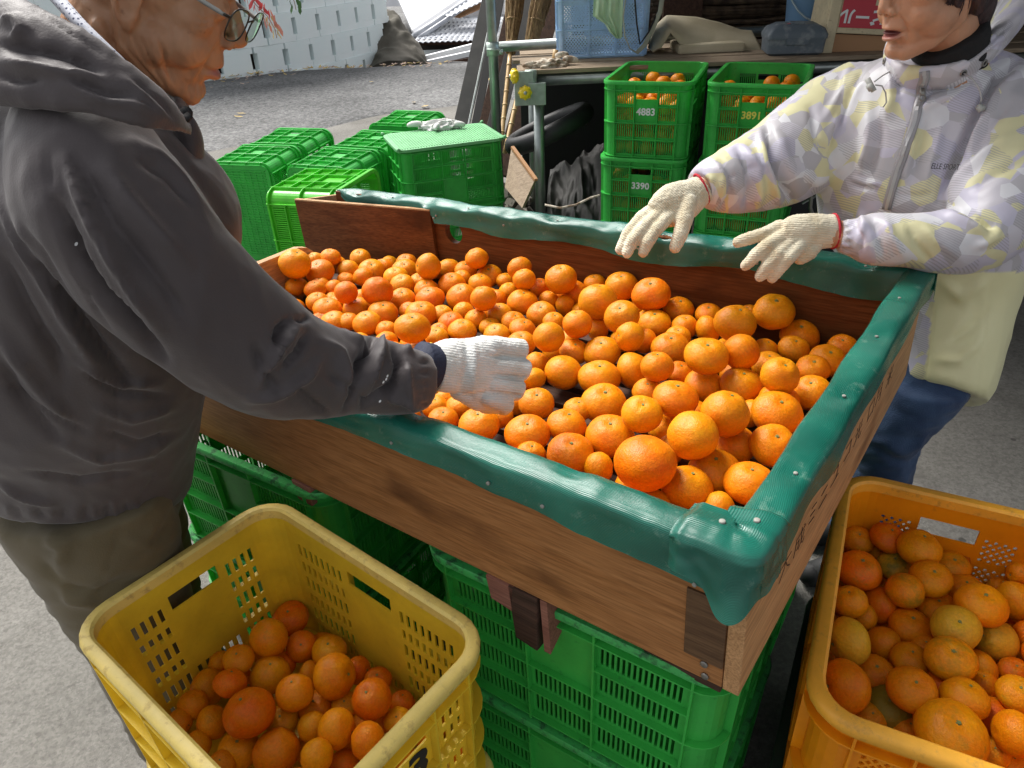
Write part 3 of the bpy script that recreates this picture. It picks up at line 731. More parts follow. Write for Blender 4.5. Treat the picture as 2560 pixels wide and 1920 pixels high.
protos['yellow'] = crate_proto('yellow', .52, .365, .305, yellow_spec, MT['yellow'], MT['yellowRim'])
protos['orange'] = crate_proto('orange', .52, .365, .305, orange_spec, MT['orangeP'], MT['orangeRim'])
protos['blue'] = crate_proto('blue', .50, .36, .36, blue_spec, MT['blueP'], MT['blueP'])
def crate(kind, M_, label, group=None, name=None, cat='crate'):
    nm = name or {'green': 'green_crate', 'greenclean': 'green_crate', 'greenlight': 'green_crate', 'dark': 'dark_crate', 'yellow': 'yellow_crate', 'orange': 'orange_crate', 'blue': 'blue_crate'}[kind]
    e = empty(nm, (0, 0, 0), label, cat, group)
    e.matrix_world = M_
    for a, me in protos[kind][0]:
        c_ = mesh_obj(a, me, e)
        if a == 'lattice': c_['kind'] = 'stuff'
    return e
def crate_text(e, kind, side, f, z, body, size, mt_, off=.0012, bold=.0, rot=0, squash=1.0, inside=False):
    P3 = protos[kind][1]; o = P3(side, f, z, off); dirs = {0: (1, 0, 0), 1: (0, 1, 0), 2: (-1, 0, 0), 3: (0, -1, 0)}[side]
    X = Vector(dirs); Y = Vector((0, 0, 1))
    if inside: X = -X
    M_ = frameM(o, X, Y) @ Matrix.Rotation(rot, 4, 'Z') @ Matrix.Diagonal((1, squash, 1, 1))
    return text_obj('number_print', body, size, M_, mt_, e, bold=bold)
def TR(x, y, z, yaw): return Matrix.Translation((x, y, z)) @ Matrix.Rotation(yaw, 4, 'Z')
G_UNDER = 'green crates stacked under the sorting box'
yw = radians(-34)
crate('green', TR(.150, .855, .305, yw), 'dirty-rimmed green crate under the front right corner of the wooden box, top of its stack', G_UNDER)
crate('green', TR(.150, .855, 0, yw), 'green crate at the bottom under the front right corner of the wooden box', G_UNDER)
e = crate('green', TR(-.462, 1.266, .300, radians(-32)), 'green crate marked 0061 under the left part of the wooden box, top of its stack', G_UNDER)
crate_text(e, 'green', 3, .80, .17, '0061', .045, MT['whitePr'], bold=.0012)
crate('green', TR(-.462, 1.266, 0, radians(-32)), 'green crate at the bottom of the stack under the left part of the box', G_UNDER)
crate('green', TR(.42, 1.17, .300, radians(56)), 'green crate under the back right part of the wooden box, top of its stack', G_UNDER)
crate('green', TR(.42, 1.17, 0, radians(56)), 'green crate at the bottom under the back right part of the box', G_UNDER)
# yellow
Y_ = crate('yellow', TR(-.350, .696, .305, -.686), 'scuffed yellow crate half filled with mandarins in the foreground, marked 23')
crate_text(Y_, 'yellow', 1, .50, .192, '23', .085, MT['ink'], off=.0015, bold=.0025, rot=radians(-8), squash=.8)
crate('yellow', TR(-.345, .688, 0, -.70), 'lower yellow crate underneath the yellow crate of mandarins')
# orange
O_ = crate('orange', TR(.618, .685, .305, radians(62.7)), 'orange crate full of greenish mandarins at the lower right with lattice sides')
crate_text(O_, 'orange', 1, .42, .16, '9\u0394', .085, MT['inkGhost'], off=-.0045, bold=.0008, inside=True)
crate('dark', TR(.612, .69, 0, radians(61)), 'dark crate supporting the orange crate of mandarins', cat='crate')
# stacks of three behind
ST = [((PZ(1494, 203, .92)), (PZ(1745, 208, .92)), ('4883', '3390', None), 'left', 'whitePr'), ((PZ(1745, 207, .92)), (PZ(2008, 215, .92)), ('3891', None, None), 'right', 'yellowPr')]
stackM = []
for si, (a, b, nums, side, pm) in enumerate(ST):
    t = (b-a); t.z = 0; t.normalize(); yaw = math.atan2(t.y, t.x); nrm = Vector((-t.y, t.x, 0)); c = (a+b)/2 + nrm*.26
    if si == 1: c += t*.02
    for k in range(3):
        z = .02 + k*.2975
        if k < 2: lab = ('middle', 'bottom')[1-k]
        lb = {2: 'top', 1: 'middle', 0: 'bottom'}[k]
        num = nums[2-k]
        dx = t*(-.006 if k == 1 else 0)
        Mx = TR(c.x+dx.x, c.y+dx.y, z, yaw-pi/2)
        e = crate('greenclean', Mx, '%s green crate of mandarins in the %s stack before the workbench%s' % (lb, side, (', marked ' + num) if num else ''), 'green crates of mandarins stacked before the workbench')
        if num: crate_text(e, 'green', 1, .5, .190, num, .038, MT[pm if num != '3390' else 'whitePr'], bold=.0010)
        if k == 2: stackM.append((Mx, side))
        if k != 0: stackM.append((Mx, 'fill'))
# crates standing on end by the road
G_END = 'green crates standing on end near the road'
def on_end(x, y, yaw, z0, label, kind='greenclean', roll=0):
    """crate on its short end: opening faces local +x(world after yaw)"""
    # local crate axes -> world: crate x(long)->up, crate z(up)->dir, crate y->side
    d = Vector((cos(yaw), sin(yaw), 0)); up = Vector((0, 0, 1)); s = d.cross(up)
    M_ = Matrix.Identity(4)
    for i in range(3): M_[i][0], M_[i][1], M_[i][2] = up[i], -s[i], d[i]
    M_ = Matrix.Translation((x, y, z0+.26)) @ M_
    return crate(kind, M_, label, G_END)
def on_end_at(px, py, z, yaw, label, kind='greenclean', z0=.05, along=0):
    q = PZ(px, py, z); return on_end(q.x, q.y, yaw, z0, label, kind)
zt = .57
yd = radians(75)
# (front-bottom centre of the top front edge in px)
on_end_at(588, 412-11, zt, yd, 'green crate on end with its base outwards, left of the front pair by the road')
q = PZ(588, 401, zt); dv = Vector((cos(yd), sin(yd), 0))
on_end(q.x+dv.x*.36, q.y+dv.y*.36, yd, .05, 'green crate on end behind the left front one, nearest the man at the road side')
on_end_at(786, 410, zt, radians(68), 'green crate on end with grimy base outwards, between the man and the lidded stack')
q = PZ(786, 410, zt); dv = Vector((cos(radians(68)), sin(radians(68)), 0))
on_end(q.x+dv.x*.36, q.y+dv.y*.36, radians(68), .05, 'green crate on end just behind the one left of the lidded stack')
on_end_at(985, 305, zt, radians(70), 'single green crate on end behind the lidded stack, partly hidden by gloves')
q = PZ(668, 470, .67)
e = on_end(q.x+.03, q.y+.17, radians(-18), .15, 'bright green crate on end nearest the wooden box, slots running level', 'greenlight')
m = MB(); 
for k in range(4): m.box(-.3, .3, -.26+k*.14, -.16+k*.14, .08, .10)
for k in range(3): m.box(-.29+k*.25, -.21+k*.25, -.26, .26, 0, .08)
o = m.obj('pallet', MT['plank']); o.location = (q.x+.03, q.y+.17, .0); o.rotation_euler = (0, 0, radians(-18)); o.scale = (.62, .8, 1.5); props(o, 'low grey wooden pallet under the bright green crate', 'pallet')
# lidded upside-down stack
a, b = PZ(480+.3707*1400, 260+.3707*322, .61), PZ(480+.3707*2105, 260+.3707*232, .61)
t = (b-a); t.z = 0; t.normalize(); yaw = math.atan2(t.y, t.x); nrm = Vector((-t.y, t.x, 0)); c = (a+b)/2 + nrm*.18
LIDM = TR(c.x, c.y, 0, yaw)
crate('greenclean', LIDM @ Matrix.Translation((0, 0, .605)) @ Matrix.Rotation(pi, 4, 'X'), 'upturned green crate with a pale lid carrying white gloves', 'upturned green crates')
crate('greenclean', LIDM @ Matrix.Translation((0, 0, .303)) @ Matrix.Rotation(pi, 4, 'X'), 'upturned green crate at the bottom under the lidded one', 'upturned green crates')
lid = empty('crate_lid', (0, 0, 0), 'pale green ribbed plastic lid on the upturned crate, white gloves on it', 'lid'); lid.matrix_world = LIDM @ Matrix.Translation((0, 0, .612))
def rr(hx, hy, r, n=5):
    out = []
    for cx, cy, a0 in ((hx-r, -hy+r, -pi/2), (hx-r, hy-r, 0), (-hx+r, hy-r, pi/2), (-hx+r, -hy+r, pi)):
        for i in range(n+1): out.append((cx+r*cos(a0+pi/2*i/n), cy+r*sin(a0+pi/2*i/n)))
    return out
m = MB(); k = 24; q = rr(.262, .182, .05, 5); k = len(q)
m.add([(x, y, -.012) for x, y in q] + [(x, y, .002) for x, y in q], [tuple(reversed(range(k))), tuple(range(k, 2*k))] + [(i, (i+1) % k, (i+1) % k+k, i+k) for i in range(k)])
m.obj('panel', MT['lid'], lid, bevel=.002)
m = MB()
for i in range(38): x = -.235+i*.47/37; m.box(x-.0022, x+.0022, -.165, .165, .0018, .0048)
props(m.obj('rib', MT['lid'], lid), kind='stuff')
for sx in (-1, 1):
    for sy in (-1, 1):
        m = MB(); m.tube([(sx*.25, sy*.172, .001), (sx*.262, sy*.18, .007)], .008, 8); m.obj('corner_lug', MT['lid'], lid, smooth=True)

# ================================================================== SORTING BOX
a_ = radians(52.3); bv = Vector((cos(a_), sin(a_), 0)); bu = Vector((-sin(a_), cos(a_), -.055)).normalized(); bw = bv.cross(bu)
BO = Vector((.249, .528, .66)); BM = Matrix.Identity(4)
for i in range(3): BM[i][0], BM[i][1], BM[i][2], BM[i][3] = bv[i], bu[i], bw[i], BO[i]
BMI = BM.inverted()
BX, BY, BZ = .865, 1.66, .22
MT['cblock'] = wood_mat('grimy_block', (.09, .05, .028), (.16, .095, .05), (.05, .028, .016), axis=1)
box = empty('sorting_box', (0, 0, 0), 'brown wooden sorting box with green vinyl padded rim, full of mandarins, in the middle', 'sorting box'); box.matrix_world = BM
def bpart(name, m, mt_, bevel=.0015, smooth=False): return m.obj(name, MT[mt_], box, smooth, bevel)
m = MB(); m.box(0, .018, .019, BY, 0, BZ); props(bpart('front_board', m, 'woodF'), 'stained plywood front board')
m = MB(); m.box(-.001, BX+.001, -.002, .018, 0, BZ); props(bpart('end_board', m, 'woodR'), 'pale end board with handwritten ink characters')
m = MB(); m.box(-.0035, .0005, .019, .068, .035, .142); props(bpart('corner_block', m, 'cblock'), 'dark inset block at the front corner')
for (y, z) in ((.042, .028), (.040, .008+.0)):
    m = MB(); m.lathe([(0, .0), (.005, .0), (.005, .0018), (.0035, .0025), (0, .0022)], 12, Matrix.Translation((-.0008, y, z)) @ Matrix.Rotation(-pi/2, 4, 'Y')); m.obj('screw', MT['screw'], box, True)
# back board with round hand hole
def board_with_hole(y0, y1, z0, z1, hy, hz, r, x0, x1):
    m = MB(); N = 32; ring = [(hy+r*cos(2*pi*i/N), hz+r*sin(2*pi*i/N)) for i in range(N)]
    def sq(i):
        a = 2*pi*i/N; dx, dz = cos(a), sin(a); t = 1e9
        if dx > 1e-6: t = min(t, (y1-hy)/dx)
        if dx < -1e-6: t = min(t, (y0-hy)/dx)
        if dz > 1e-6: t = min(t, (z1-hz)/dz)
        if dz < -1e-6: t = min(t, (z0-hz)/dz)
        return (hy+dx*t, hz+dz*t)
    out = [sq(i) for i in range(N)]
    # snap nearest outer pts to the corners
    for cy, cz in ((y0, z0), (y1, z0), (y1, z1), (y0, z1)):
        k = min(range(N), key=lambda i: abs(math.atan2(sin(math.atan2(cz-hz, cy-hy)-2*pi*i/N), cos(math.atan2(cz-hz, cy-hy)-2*pi*i/N)))); out[k] = (cy, cz)
    vs = [(x0, y, z) for y, z in ring] + [(x0, y, z) for y, z in out] + [(x1, y, z) for y, z in ring] + [(x1, y, z) for y, z in out]
    fs = []
    for i in range(N):
        j = (i+1) % N; fs += [(i, j, N+j, N+i), (2*N+j, 2*N+i, 3*N+i, 3*N+j), (j, i, 2*N+i, 2*N+j), (N+i, N+j, 3*N+j, 3*N+i)]
    m.add(vs, fs); return m
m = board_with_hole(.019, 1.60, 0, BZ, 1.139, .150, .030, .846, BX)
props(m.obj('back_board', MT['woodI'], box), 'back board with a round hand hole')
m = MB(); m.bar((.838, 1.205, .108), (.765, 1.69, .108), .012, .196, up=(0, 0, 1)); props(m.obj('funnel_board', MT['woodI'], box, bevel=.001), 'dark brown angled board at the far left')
m = MB(); m.bar((.838, 1.205, .2085), (.765, 1.69, .2085), .0122, .004, up=(0, 0, 1)); m.obj('board_edge', MT['woodLight'], box)
m = MB(); m.bar((.765, 1.692, .108), (.858, 1.61, .108), .010, .196); m.obj('funnel_end', MT['woodLight'], box, bevel=.001)
# low light end wall with rounded end
m = MB(); pts = [(.02, 0), (.61, 0), (.61, .10), (.603, .135), (.585, .152), (.56, .160), (.02, .160)]
k = len(pts); m.add([(x, 1.44, z) for x, z in pts] + [(x, 1.462, z) for x, z in pts], [tuple(range(k)), tuple(reversed(range(k, 2*k)))] + [(i, i+k, (i+1) % k+k, (i+1) % k) for i in range(k)])
props(m.obj('outlet_board', MT['woodLight'], box, bevel=.0015), 'worn pale low board at the outlet end')
# floor: slats over a dark sheet
m = MB(); m.box(.019, .845, .019, 1.66, .004, .010); m.obj('floor_sheet', MT['woodDark'], box)
sm = MB(); sm.box(-.024, .024, .02, 1.64, 0, .014); sme = sm.mesh('slat', bevel=.001); sme.materials.append(MT['woodDark'])
for i in range(13):
    o = mesh_obj('slat', sme, box); o.location = (.052+i*.0635, 0, .014)
# battens and blocks beneath
for y in (.30, .80):
    m = MB(); m.bar((.03, y, -.023), (.86, y, -.023), .075, .046); m.obj('batten', MT['woodRed'], box, bevel=.002)
for y, h in ((.312, .105), (.352, .045), (.80, .042)):
    m = MB(); w = .026
    m.add([(-.004, y-w, 0), (-.004, y+w, 0), (-.004, y+w*.8, -h), (-.004, y-w*.7, -h-.006), (.027, y-w, 0), (.027, y+w, 0), (.027, y+w*.8, -h), (.027, y-w*.7, -h-.006)], [(0, 3, 2, 1), (4, 5, 6, 7), (0, 1, 5, 4), (1, 2, 6, 5), (2, 3, 7, 6), (3, 0, 4, 7)])
    m.obj('support_block', MT['woodRed' if h < .1 else 'woodDark'], box, bevel=.002)
m = MB(); m.add([(.000, .284, -.002), (.13, .284, -.002), (.13, .284, -.03), (.000, .284, -.108), (.000, .272, -.002), (.13, .272, -.002), (.13, .272, -.03), (.000, .272, -.108)], [(0, 1, 2, 3), (7, 6, 5, 4), (0, 4, 5, 1), (1, 5, 6, 2), (2, 6, 7, 3), (3, 7, 4, 0)])
m.obj('brace', MT['woodRed'], box, bevel=.001)
m = MB(); m.box(.03, .12, .03, .14, -.052, -.001); m.obj('packing_block', MT['woodDark'], box, bevel=.002)

# ---- green vinyl padding
def vinyl_mat():
    M_ = bpy.data.materials.new('green_ribbed_vinyl'); M_.use_nodes = True; n, b, L = nodes_of(M_)
    uv = n.nodes.new('ShaderNodeUVMap'); uv.uv_map = 'UVMap'; sp = n.nodes.new('ShaderNodeSeparateXYZ'); L(uv.outputs[0], sp.inputs[0])
    mu = n.nodes.new('ShaderNodeMath'); mu.operation = 'MULTIPLY'; mu.inputs[1].default_value = 2*pi/.0022; L(sp.outputs[1], mu.inputs[0])
    sn = n.nodes.new('ShaderNodeMath'); sn.operation = 'SINE'; L(mu.outputs[0], sn.inputs[0])
    tc = n.nodes.new('ShaderNodeTexCoord'); t = n.nodes.new('ShaderNodeTexNoise'); t.inputs['Scale'].default_value = 7; t.inputs['Detail'].default_value = 6; L(tc.outputs['Object'], t.inputs['Vector'])
    r = n.nodes.new('ShaderNodeValToRGB'); r.color_ramp.elements[0].position = .3; r.color_ramp.elements[1].position = .75
    r.color_ramp.elements[0].color = (.005, .10, .072, 1); r.color_ramp.elements[1].color = (.022, .24, .17, 1); L(t.outputs[0], r.inputs[0])
    t2 = n.nodes.new('ShaderNodeTexNoise'); t2.inputs['Scale'].default_value = 38; t2.inputs['Detail'].default_value = 8; t2.inputs['Roughness'].default_value = .75; L(tc.outputs['Object'], t2.inputs['Vector'])
    r2 = n.nodes.new('ShaderNodeValToRGB'); r2.color_ramp.elements[0].position = .58; r2.color_ramp.elements[1].position = .74; r2.color_ramp.elements[0].color = (0, 0, 0, 1); r2.color_ramp.elements[1].color = (.5, .5, .5, 1); L(t2.outputs[0], r2.inputs[0])
    mx = n.nodes.new('ShaderNodeMixRGB'); L(r2.outputs[0], mx.inputs[0]); L(r.outputs[0], mx.inputs[1]); mx.inputs[2].default_value = (.28, .45, .36, 1)
    mr = n.nodes.new('ShaderNodeMapRange'); mr.inputs[1].default_value = -1; mr.inputs[2].default_value = 1; mr.inputs[3].default_value = .8; mr.inputs[4].default_value = 1.12; L(sn.outputs[0], mr.inputs[0])
    mm = n.nodes.new('ShaderNodeMixRGB'); mm.blend_type = 'MULTIPLY'; mm.inputs[0].default_value = 1; L(mx.outputs[0], mm.inputs[1]); L(mr.outputs[0], mm.inputs[2]); L(mm.outputs[0], b.inputs['Base Color'])
    b.inputs['Roughness'].default_value = .27; b.inputs['Specular IOR Level'].default_value = .55; b.inputs['Coat Weight'].default_value = .25; b.inputs['Coat Roughness'].default_value = .18
    bp = n.nodes.new('ShaderNodeBump'); bp.inputs['Strength'].default_value = .35; bp.inputs['Distance'].default_value = .0006; L(sn.outputs[0], bp.inputs['Height'])
    bp2 = n.nodes.new('ShaderNodeBump'); bp2.inputs['Strength'].default_value = .35; bp2.inputs['Distance'].default_value = .006; L(t.outputs[0], bp2.inputs['Height']); L(bp.outputs[0], bp2.inputs['Normal']); L(bp2.outputs[0], b.inputs['Normal'])
    tr = n.nodes.new('ShaderNodeBsdfTranslucent'); tr.inputs[0].default_value = (.03, .40, .26, 1); ms = n.nodes.new('ShaderNodeMixShader'); ms.inputs[0].default_value = .15
    L(b.outputs[0], ms.inputs[1]); L(tr.outputs[0], ms.inputs[2]); L(ms.outputs[0], n.nodes['Material Output'].inputs[0])
    return M_
MT['vinyl'] = vinyl_mat()
def vinyl(name, A, D, OUT, length, fo, fi, wid, nails, seed, endcap=(False, False), height=.012, n=None, label=None):
    """A start (local) on board top mid-line, D direction, OUT outward unit; fo/fi flap functions of s"""
    n = n or max(40, int(length/.008)); A = Vector(A); D = Vector(D); OUT = Vector(OUT); UPv = Vector((0, 0, 1)); K = 17
    vs = []; uvs = []
    for i in range(n+1):
        s = length*i/n
        e0 = 1.0
        if endcap[0]: e0 = min(e0, ss(-.01, .05, s)*.75+.25)
        if endcap[1]: e0 = min(e0, ss(-.01, .07, length-s)*.9+.1)
        w = wid(s)/2*e0; puff = height*(.75+.5*noise.noise(Vector((s*7, seed, 0))))*e0
        prof = []
        f1, f2 = fo(s)*e0, fi(s)*e0
        for k in range(5): prof.append((w+.0015 + .0035*noise.noise(Vector((s*9, k*.7, seed+3))), -f1*(1-k/5)))
        for k in range(7):
            a = pi*(k+.0)/6; prof.append((w*cos(a)*1.06 if abs(cos(a)) > .01 else 0, sin(a)**.7*puff*1.0 + .001))
        for k in range(5): prof.append((-w-.0015 - .0035*noise.noise(Vector((s*9, k*.7, seed+9))), -f2*(k+1)/5))
        t = 0; last = None
        for (o_, z) in prof:
            dz = 0
            for (ns, no, nr, nd) in nails:
                dd = ((s-ns)/(nr*1.7))**2 + ((o_-no)/nr)**2
                if abs(z) < .02 and z > -.005: dz -= nd*math.exp(-dd)
            dz += .0022*noise.noise(Vector((s*16, o_*40, seed))) + .0012*noise.noise(Vector((s*50, o_*60, seed+5)))
            p = A + D*s + OUT*o_ + UPv*(z+dz)
            if last is not None: t += (p-last).length
            last = p; vs.append(p); uvs.append((s, t))
    fs = [(i*K+k, i*K+k+1, (i+1)*K+k+1, (i+1)*K+k) for i in range(n) for k in range(K-1)]
    me = bpy.data.meshes.new(name); me.from_pydata([tuple(v) for v in vs], [], fs); me.update()
    uvl = me.uv_layers.new(name='UVMap')
    for lp in me.loops: uvl.data[lp.index].uv = uvs[lp.vertex_index]
    me.polygons.foreach_set('use_smooth', [True]*len(me.polygons))
    o = mesh_obj(name, me, box, MT['vinyl'])
    if label: props(o, label)
    for (ns, no, nr, nd) in nails:
        q = MB(); q.lathe([(0, .0004), (.0018, .0003), (.0026, 0), (.0026, -.002), (0, -.002)], 10, Matrix.Translation(A + D*ns + OUT*no + UPv*(height*(.8 if abs(no) < .01 else .55)-nd*.75+.0012))); q.obj('nail', MT['nail'], o, True)
    return o
def flapnails(o, A, D, OUT, pts):
    for s, z in pts:
        p = Vector(A)+Vector(D)*s+Vector(OUT)*.0
        X = Vector((0, 0, 1)); M_ = frameM(p+Vector((0, 0, z)), Vector(D), X)
        # lathe axis must face OUT
        q = MB(); Rm_ = Vector(OUT).to_track_quat('Z', 'Y').to_matrix().to_4x4(); q.lathe([(0, .0005), (.0018, .0004), (.0026, 0), (.0026, -.003), (0, -.003)], 10, Matrix.Translation(p+Vector((0, 0, z))) @ Rm_); q.obj('nail', MT['nail'], o, True)
nz1 = lambda s, k, a: a*noise.noise(Vector((s*k, 1.7, 9.1)))
fr = vinyl('vinyl_padding', (.009, -.006, BZ), (0, 1, 0), (-1, 0, 0), 1.5, lambda s: .040+.016*ss(.40, .10, s)+nz1(s, 6, .006), lambda s: .030, lambda s: .044, [(.235, -.010, .012, .008), (.50, -.012, .012, .007), (.80, 0, .012, .005), (1.1, 0, .012, .005)], 2.0, endcap=(False, False), label='green vinyl padding along the front rim')
flapnails(fr, (.009-.026, -.006, BZ), (0, 1, 0), (-1, 0, 0), [(.06, -.055), (.26, -.030), (.345, -.028), (.52, -.025), (.70, -.022)])
rg = vinyl('vinyl_padding', (-.008, .010, BZ), (1, 0, 0), (0, -1, 0), .89, lambda s: .042+.005*sin(s*22+1)+nz1(s+3, 7, .010), lambda s: .032, lambda s: .047+.003*sin(s*30), [(.16, .004, .012, .005), (.36, .004, .012, .006), (.56, -.002, .012, .007), (.72, -.004, .012, .006)], 5.0, label='green vinyl padding along the end rim', height=.011)
bk = vinyl('vinyl_padding', (.857, .0, BZ), (0, 1, 0), (1, 0, 0), 1.60, lambda s: .045, lambda s: (.050+nz1(s+1, 5, .010)+.006*sin(s*15))*(1 if s < 1.2 else .55), lambda s: .046+.006*sin(s*34), [(i*.14+.1, -.012+.006*(i % 2), .018, .010) for i in range(11)], 8.0, endcap=(False, True), height=.014, label='green vinyl padding along the back rim')
flapnails(bk, (.857-.029, 0, BZ), (0, 1, 0), (-1, 0, 0), [(.3, -.02), (.62, -.022), (.95, -.02), (1.18, -.022), (1.19, -.03)])
# folded corner flaps
def patch(name, fn, nu, nv, parent, uvf=None):
    vs = [fn(i/nu, j/nv) for j in range(nv+1) for i in range(nu+1)]; fs = [(j*(nu+1)+i, j*(nu+1)+i+1, (j+1)*(nu+1)+i+1, (j+1)*(nu+1)+i) for j in range(nv) for i in range(nu)]
    me = bpy.data.meshes.new(name); me.from_pydata([tuple(v) for v in vs], [], fs); me.update(); uvl = me.uv_layers.new(name='UVMap')
    for lp in me.loops:
        k = lp.vertex_index; uvl.data[lp.index].uv = ((k % (nu+1))/nu*.15, (k//(nu+1))/nv*.155)
    me.polygons.foreach_set('use_smooth', [True]*len(me.polygons)); return mesh_obj(name, me, parent, MT['vinyl'])
def cornerfn(u, v):
    cx, cy = .030, .034; H2 = .0505
    if u < .3: base = Vector((cx-H2, cy+.050*(1-u/.3))); nrm = Vector((-1, 0)); inn = Vector((cx+.016, cy+.050*(1-u/.3)))
    elif u > .8: base = Vector((cx+.035*((u-.8)/.2), cy-H2-.001)); nrm = Vector((0, -1)); inn = Vector((cx+.035*((u-.8)/.2), cy+.012))
    else:
        a = (u-.3)/.5*pi/2; d_ = Vector((-cos(a), -sin(a))); rad = H2*(abs(d_.x)**4.5+abs(d_.y)**4.5)**(-1/4.5); base = Vector((cx, cy))+d_*rad; nrm = d_; inn = Vector((cx+.016*cos(a)**2+.002, cy+.012*sin(a)**2))
    drop = .044+.040*math.exp(-((u-.40)/.13)**2)+.006*math.exp(-((u-.66)/.08)**2)+.005*noise.noise(Vector((u*9, 1, 3)))
    wob = .0022*noise.noise(Vector((u*9, v*5, 2)))
    if v < .4:
        t = v/.4; q = inn.lerp(base, sin(t*pi/2)); z = BZ+.0188-.0125*t**4+wob*.6-.002*math.exp(-((u-.5)/.1)**2)
        z -= .010*(1-ss(0, .45, t)) + .006*(1-ss(0, .07, u)) + .006*(1-ss(0, .07, 1-u)); return Vector((q.x, q.y, z))
    t = (v-.4)/.6; fl = .0015-.004*(1-ss(0, .07, u))-.004*(1-ss(0, .07, 1-u))+.0022*t*t*(1+sin(u*19))+.008*t*t*math.exp(-((u-.42)/.10)**2)
    q = base+nrm*(fl+wob); return Vector((q.x, q.y, BZ+.0063-drop*t))
cp = patch('vinyl_corner', cornerfn, 70, 34, box); props(cp, 'folded green vinyl cap with drooping lobe at the front corner')
for (x, y) in ((.016, .040), (.036, .010)):
    q = MB(); q.lathe([(0, .0006), (.0025, .0005), (.0036, 0), (.0036, -.003), (0, -.003)], 12, Matrix.Translation((x, y, BZ+.0188))); q.obj('nail', MT['nail'], cp, True)
def cornerfn2(u, v):
    a = u*pi/2; dirx, diry = cos(a), -sin(a); rad = 1/max(abs(dirx), abs(diry))**.7*.030; cx, cy = .857, .012; drop = .055+.01*sin(u*7)
    if v < .35:
        t = v/.35; return Vector((cx+dirx*rad*sin(t*pi/2), cy+diry*rad*sin(t*pi/2), BZ+.0185-.012*(1-cos(t*pi/2))))
    t = (v-.35)/.65; return Vector((cx+dirx*(rad+.003*t), cy+diry*(rad+.003*t), BZ+.0065-drop*t))
props(patch('vinyl_corner', cornerfn2, 16, 16, box), 'green vinyl cap at the far right corner')
# handwriting on the end board
hand = [('\u5927', .13, .100), ('\u6210', .185, .098), ('\u30df', .235, .105), ('\u30cb', .285, .100), ('\u30e6', .34, .100), ('\u30b3', .40, .105), ('\u5149', .46, .102), ('\u53e3', .535, .102), ('\u6708', .585, .105), ('\u7c73', .66, .10)]
for ch, x, z in hand:
    try:
        M_ = frameM((x, -.0026, z), (1, 0, 0), (.12, 0, 1)) @ Matrix.Diagonal((1.15, .95, 1, 1))
        text_obj('ink_character', ch, .042, M_, MT['ink'], box, depth=.0002, bold=-.0011)
    except Exception as ex: print('text', ex)

